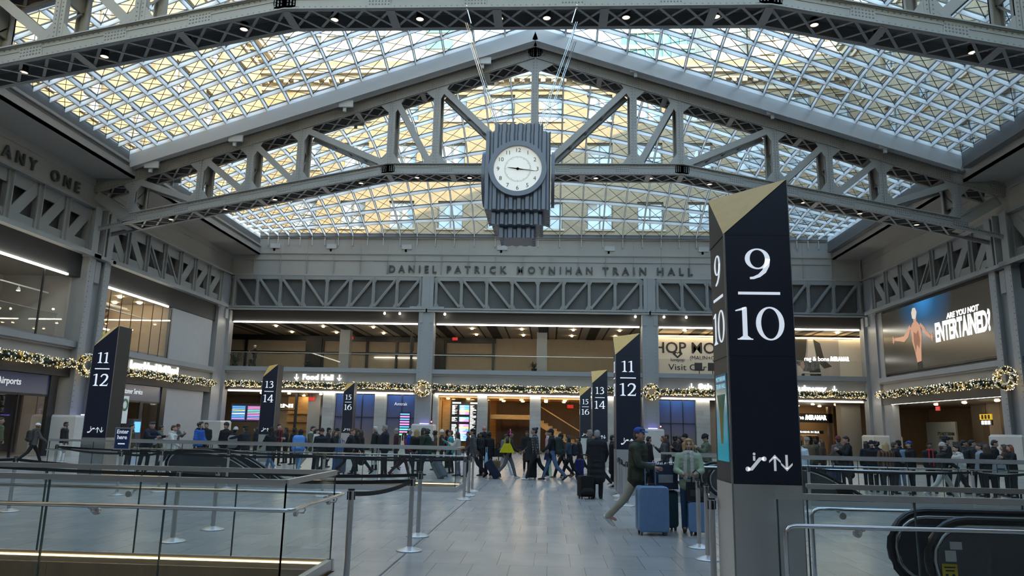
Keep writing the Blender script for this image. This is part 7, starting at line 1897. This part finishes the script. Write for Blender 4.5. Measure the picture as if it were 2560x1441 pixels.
    (11.49, 21.60, 1.50, 175, 'walk', 'd2cbbf', '25252a', 'black', 0, None, 'puffer', {'hood': 'd2cbbf', 'girth': 1.05}, 'person in cream puffer jacket with turned head, right part'),
    (12.71, 23.60, 1.60, -20, 'stand', '151518', '18181b', 'black', 3, None, 'jacket', {}, 'person with short black hair behind the cream puffer'),
    (12.74, 23.20, 1.61, -15, 'stand', '28282c', '1a1a1d', 'black', 0, None, 'jacket', {'bp': '26262a'}, 'person in dark jacket with glasses right of the cream puffer'),
    (12.63, 22.60, 1.50, 175, 'stand', '8d94a0', '1d1d21', 'brown', 0, None, 'jacket', {}, 'person in pale grey blue top facing left, right part'),
    (12.38, 21.80, 1.50, 95, 'stand', '161618', '18181b', 'brown', 0, None, 'jacket', {'hairlen': 'long'}, 'person with long brown hair seen from behind, right part'),
    (13.51, 23.40, 1.62, -20, 'stand', '141416', '16161a', 'dark', 3, None, 'jacket', {'nod': 12}, 'person in plain black jacket looking down, near the right edge'),
    (13.46, 22.80, 1.50, 150, 'hold', '4a3524', '1c1c1f', 'brown', 0, None, 'jacket', {'hairlen': 'long'}, 'person in brown coat holding a drink near the right edge'),
    (13.40, 22.40, 1.50, 178, 'phone', '151517', '17171a', 'red', 0, None, 'jacket', {'hairlen': 'long'}, 'person with red hair looking at a phone, nearest the right edge plinth'),
]
def checked(c1, c2, name):
    m = brick(name, c1, c2, c2, .09, .09, .02, 0, .85, 'xz'); return m
stripefur = stripes('striped_fur', lin('6a4c36')[:3], lin('32221a')[:3], .085, (1, .3, 0), .55, .9)
plaid = brick('grey_check_cloth', lin('8a9092')[:3], lin('5d6466')[:3], lin('33383a')[:3], .085, .085, .016, 0, .85, 'xz')
camo = mat('olive_camouflage', lin('34382a')[:3], .85, var=.55, vs=9, bump=.2, bs=30)
cg = 'people in the crowd'
def extra_bag(lab, who, dx, dy, z, size, col, name='shoulder_bag', cat='bag', rz=0, print_=None, handle=.18):
    p = at_person(who, (dx, dy, 0)); return bag(lab, name, cat, (p.x, p.y, z), size, col, math.degrees(who.rotation_euler[2]) + rz, handle, print_)
WHO = {}
for (x, y, h, hd, po, top, bot, hair, skin, hat, fit, ex, lab) in CROWD:
    kw = {k: ex[k] for k in ('hood', 'scarf', 'shoes', 'look', 'nod', 'hairlen', 'girth') if k in ex}
    if ex.get('fur'): top = stripefur
    if ex.get('plaid'): top = plaid
    t, AJ, T, s = person(lab, x, y, hd, h, po, top, bot, hair, skin, hat, fit, group=cg, vox=.019, **kw)
    WHO[lab] = t
    if 'bp' in ex: backpack('backpack worn by the ' + lab if len(lab.split()) < 12 else 'backpack worn by the ' + ' '.join(lab.split()[:11]), t, T, s, ex['bp'], ex.get('bpbig', 1.0))
def who(k):
    return next(v for n, v in WHO.items() if k in n)
# things carried or rolled by the crowd
def case_by(lab, k, dx, dy, w_, h, d, col, tilt=0, handle=.35, soft_=True, ribs=False, rz=0):
    w = who(k); p = at_person(w, (dx, dy, 0)); return suitcase(lab, p.x, p.y, math.degrees(w.rotation_euler[2]) + rz, w_, h, d, col, ribs, tilt, handle, soft_, 'suitcases in the crowd')
case_by('dark suitcase standing beside the person in camouflage green at the left edge', 'camouflage green', -.5, -.55, .45, .72, .28, '2b2d33', soft_=True)
extra_bag('grey duffel on top of the dark suitcase at the left edge', who('camouflage green'), -.5, -.55, .80, (.44, .26, .28), '5b5f66', 'duffel_bag')
case_by('large ribbed blue suitcase rolled by the ginger haired person', 'short ginger', -.35, -.45, .52, .72, .30, '2c4a72', soft_=False, ribs=True)
case_by('grey case rolled by the person in dark green jacket', 'dark curly hair and dark green', -.3, -.75, .40, .58, .24, '5b5d63', tilt=-32, handle=.4)
case_by('navy case tilted behind the person in grey quilted jacket', 'grey quilted jacket', -.28, -.85, .46, .64, .28, '151c33', tilt=-34, handle=.42)
case_by('tall black case beside the person with the checked shirt', 'hair bun', .45, .12, .46, .80, .32, '131315')
case_by('small tan case below the person in grey sweatpants', 'grey sweatpants', -.45, -.35, .36, .52, .24, '8a6a52')
case_by('black trolley case behind the person in the long black coat, left part', 'bright blue padded', .35, .55, .42, .6, .26, '17181c')
case_by('black case beside the person in navy backpack and slate jacket', 'slate jacket', .35, -.35, .42, .62, .27, '1b2160')
case_by('dark blue case by the tall person in black coat, right part', 'tall person in black coat', .45, .3, .46, .66, .28, '23304a')
case_by('black case behind the farther rail by the bearded person in black coat', 'bearded person in black coat', .45, .2, .42, .6, .26, '141416')
extra_bag('lilac rounded bag held by the person with long curly brown hair', who('curly brown'), .1, .35, .42, (.46, .22, .34), 'b6b4d6')
extra_bag('big cream shoulder bag of the person in the bright red coat', who('bright red'), .34, .0, .72, (.56, .22, .46), 'd9d3bb')
extra_bag('white tote bag of the grey haired person in navy jacket', who('grey haired person in navy'), .05, .34, .36, (.32, .10, .36), 'c9c6bd', 'tote_bag', handle=.26, print_='8b8b88')
extra_bag('blue holdall on top of the large ribbed suitcase', who('short ginger'), -.35, -.45, .80, (.40, .24, .22), '2f5c93', 'duffel_bag')
extra_bag('silver plastic bag held by the person in grey quilted jacket', who('grey quilted jacket'), -.27, -.42, .48, (.34, .14, .36), '8fb0c8', 'carrier_bag')
extra_bag('black shoulder bag of the person right of the bald head', who('right of the bald head'), .33, -.1, .66, (.36, .16, .30), '111113')
extra_bag('bright yellow duffel bag of the person in grey sweatpants', who('grey sweatpants'), .32, -.08, .86, (.22, .50, .30), 'c9ba12', 'duffel_bag', rz=0)
extra_bag('pale green tote bag with city print carried by the bearded person', who('jeans carrying a pale'), .27, .06, .12, (.40, .12, .44), 'b7d3b0', 'tote_bag', handle=.30, print_='c98d4a')
extra_bag('white box shaped backpack between the checked shirt and the black beanie', who('pale pink hoodie'), .0, -.28, .88, (.34, .22, .42), 'c9cac8', 'box_bag')
extra_bag('navy blue pouch behind the checked shirt', who('hair bun'), .1, -.34, .66, (.30, .14, .22), '23335f')
extra_bag('dark coat folded over the arm of the person with the checked shirt', who('hair bun'), .22, .22, .62, (.22, .30, .62), '2b2c2d', 'folded_coat', 'coat', handle=.05)
extra_bag('small black bag held by the person left of the right 11/12 pylon', who('left of the right 11/12'), .3, .05, .18, (.26, .14, .34), '141416', handle=.4)
extra_bag('black and white patterned bag held by the person with long brown hair, right part', who('long brown hair seen from behind'), .1, -.30, .70, (.36, .14, .26), '8d8d8d', print_='1a1a1c')
for k, sd, lab in (('olive jacket holding', 1, 'white paper cup held by the person in olive jacket'),):
    w = who(k); p = at_person(w, (Vector(w['_hand'][0]) + Vector((-.03, .06, .0)))); o = MB().lathe([(.026, -.05), (.036, .06), (.038, .065)], tuple(p), 12).build('paper_cup', cloth('dcd9d2')); tag(o, lab, 'cup')
for k, lab in (('maroon beanie and white', 'phone held by the person in maroon beanie'), ('cream jacket and grey', 'phone held by the person in cream jacket'), ('olive puffer with a phone' if False else 'black fur hat', 'phone held by the person in the black fur hat'), ('tall person in black coat', 'phone held by the tall person in black coat'), ('red hair', 'phone held by the person with red hair')):
    w = who(k); a, c = Vector(w['_hand'][0]), Vector(w['_hand'][1]); p = at_person(w, (a + c) / 2 + Vector((0, .06, .05))); t = thing('phone', lab, 'phone', tuple(p), w.rotation_euler[2], 'phones in the crowd')
    o = MB().obox((0, 0, 0), (.037, 0, 0), (0, .004, .003), (0, -.045, .06)).build('case', black, None); o.parent = t
w = who('pink headphones'); hz = w['_hand'][0][2]
t = thing('headphones', 'pink headphones on the person in grey sweatpants', 'headphones', tuple(at_person(w, (0, .05, 1.47))), w.rotation_euler[2])
pk = mat('hot_pink', (.75, .05, .22), .4)
o = MB().tube([(.098 * math.cos(a), 0, .16 * math.sin(a)) for a in [PI * k / 10 for k in range(11)]], .016, 8).build('headband', pk); o.parent = t
for sx in (-1, 1):
    o = MB().ell((sx * .098, 0, 0), .025, .042, .048, 10, 6).build('ear_cup', pk); o.parent = t
# upstairs figure and balloon on the pushchair row
person('person in black with white cap on the upper gallery, top left', -21.2, 51.7, 200, 1.72, 'phone', '101012', '121214', None, 1, ('cap', 'c9c9c9'), 'jacket', z0=5.46, vox=.02)

# ---------------------------------------------------------------- the three people in front
man, AJ, T, s = person('person in blue cap, olive camouflage jacket and khaki trousers, pushing a blue suitcase', 1.53, 13.02, -22, 1.74, 'stand', camo, 'a39a88', 'brown', 3, ('cap', '2348a0'), 'jacket', 'c9c6c0', look=-18, vox=.0095, hood='2e3124',
    P=((20, 14, -27, 17), ((-6, 12, 40, .05), (14, 14, 62, .12)), 3), girth=1.22)
o = MB(); o.ell((0, 0, 0), .05, .012, .028, 10, 6)
woman, AJw, Tw, sw_ = person('person with blond bob, pale green jacket and long white scarf, hands on a black bag', 2.40, 12.98, -100, 1.55, 'hold', '9cab90', '3a5470', 'blond', 0, None, 'jacket', '4a3226', look=6, vox=.0095, scarf='cfcac6', hairlen='bob',
    P=((3, 4, -4, 4), ((20, 10, 58, .62), (18, 10, 60, .62)), 1), girth=1.06)
coat, AJc, Tc, sc2 = person('person seen from behind in a long dark navy coat, beside a trolley bag', 1.22, 18.85, 78, 1.66, 'stand', '14151b', '101012', 'grey', 3, None, 'long', '121214', look=10, vox=.011, girth=1.22,
    P=((2, 3, -2, 3), ((8, 10, 26, .3), (10, 10, 24, .35)), 2))
suitcase('large pale blue ridged suitcase held by the person in the blue cap', 1.72, 12.62, 6, .50, .72, .30, '6b89ad', True, 0, .36, False)
suitcase('dark green suitcase behind the large pale blue one', 2.02, 13.22, 14, .40, .62, .26, '2f4a4c', False, 0, .2, False)
bag('navy duffel with white tag on the dark green suitcase', 'duffel_bag', 'bag', (1.98, 13.10, .70), (.44, .28, .40), '23283c', 14, .06, '8d8f93')
suitcase('small pale blue ridged suitcase in front of the person with the white scarf', 2.50, 12.72, -6, .36, .48, .23, '6f90b4', True, 0, 0, False)
bag('black handbag on the small pale blue suitcase', 'handbag', 'bag', (2.46, 12.70, .545), (.34, .18, .30), '121214', -6, .20, '3a3a3c')
t = suitcase('black backpack trolley bag beside the person in the long dark coat', .93, 18.72, 20, .36, .50, .26, '101012', False, 0, .50, True)
b = MB(); cap(b, (-.08, -.15, .18), (.08, -.15, .18), .09, .09); o = soft(b, 'front_pocket', cloth('121214'), t, .012, 2)
finish_jobs()
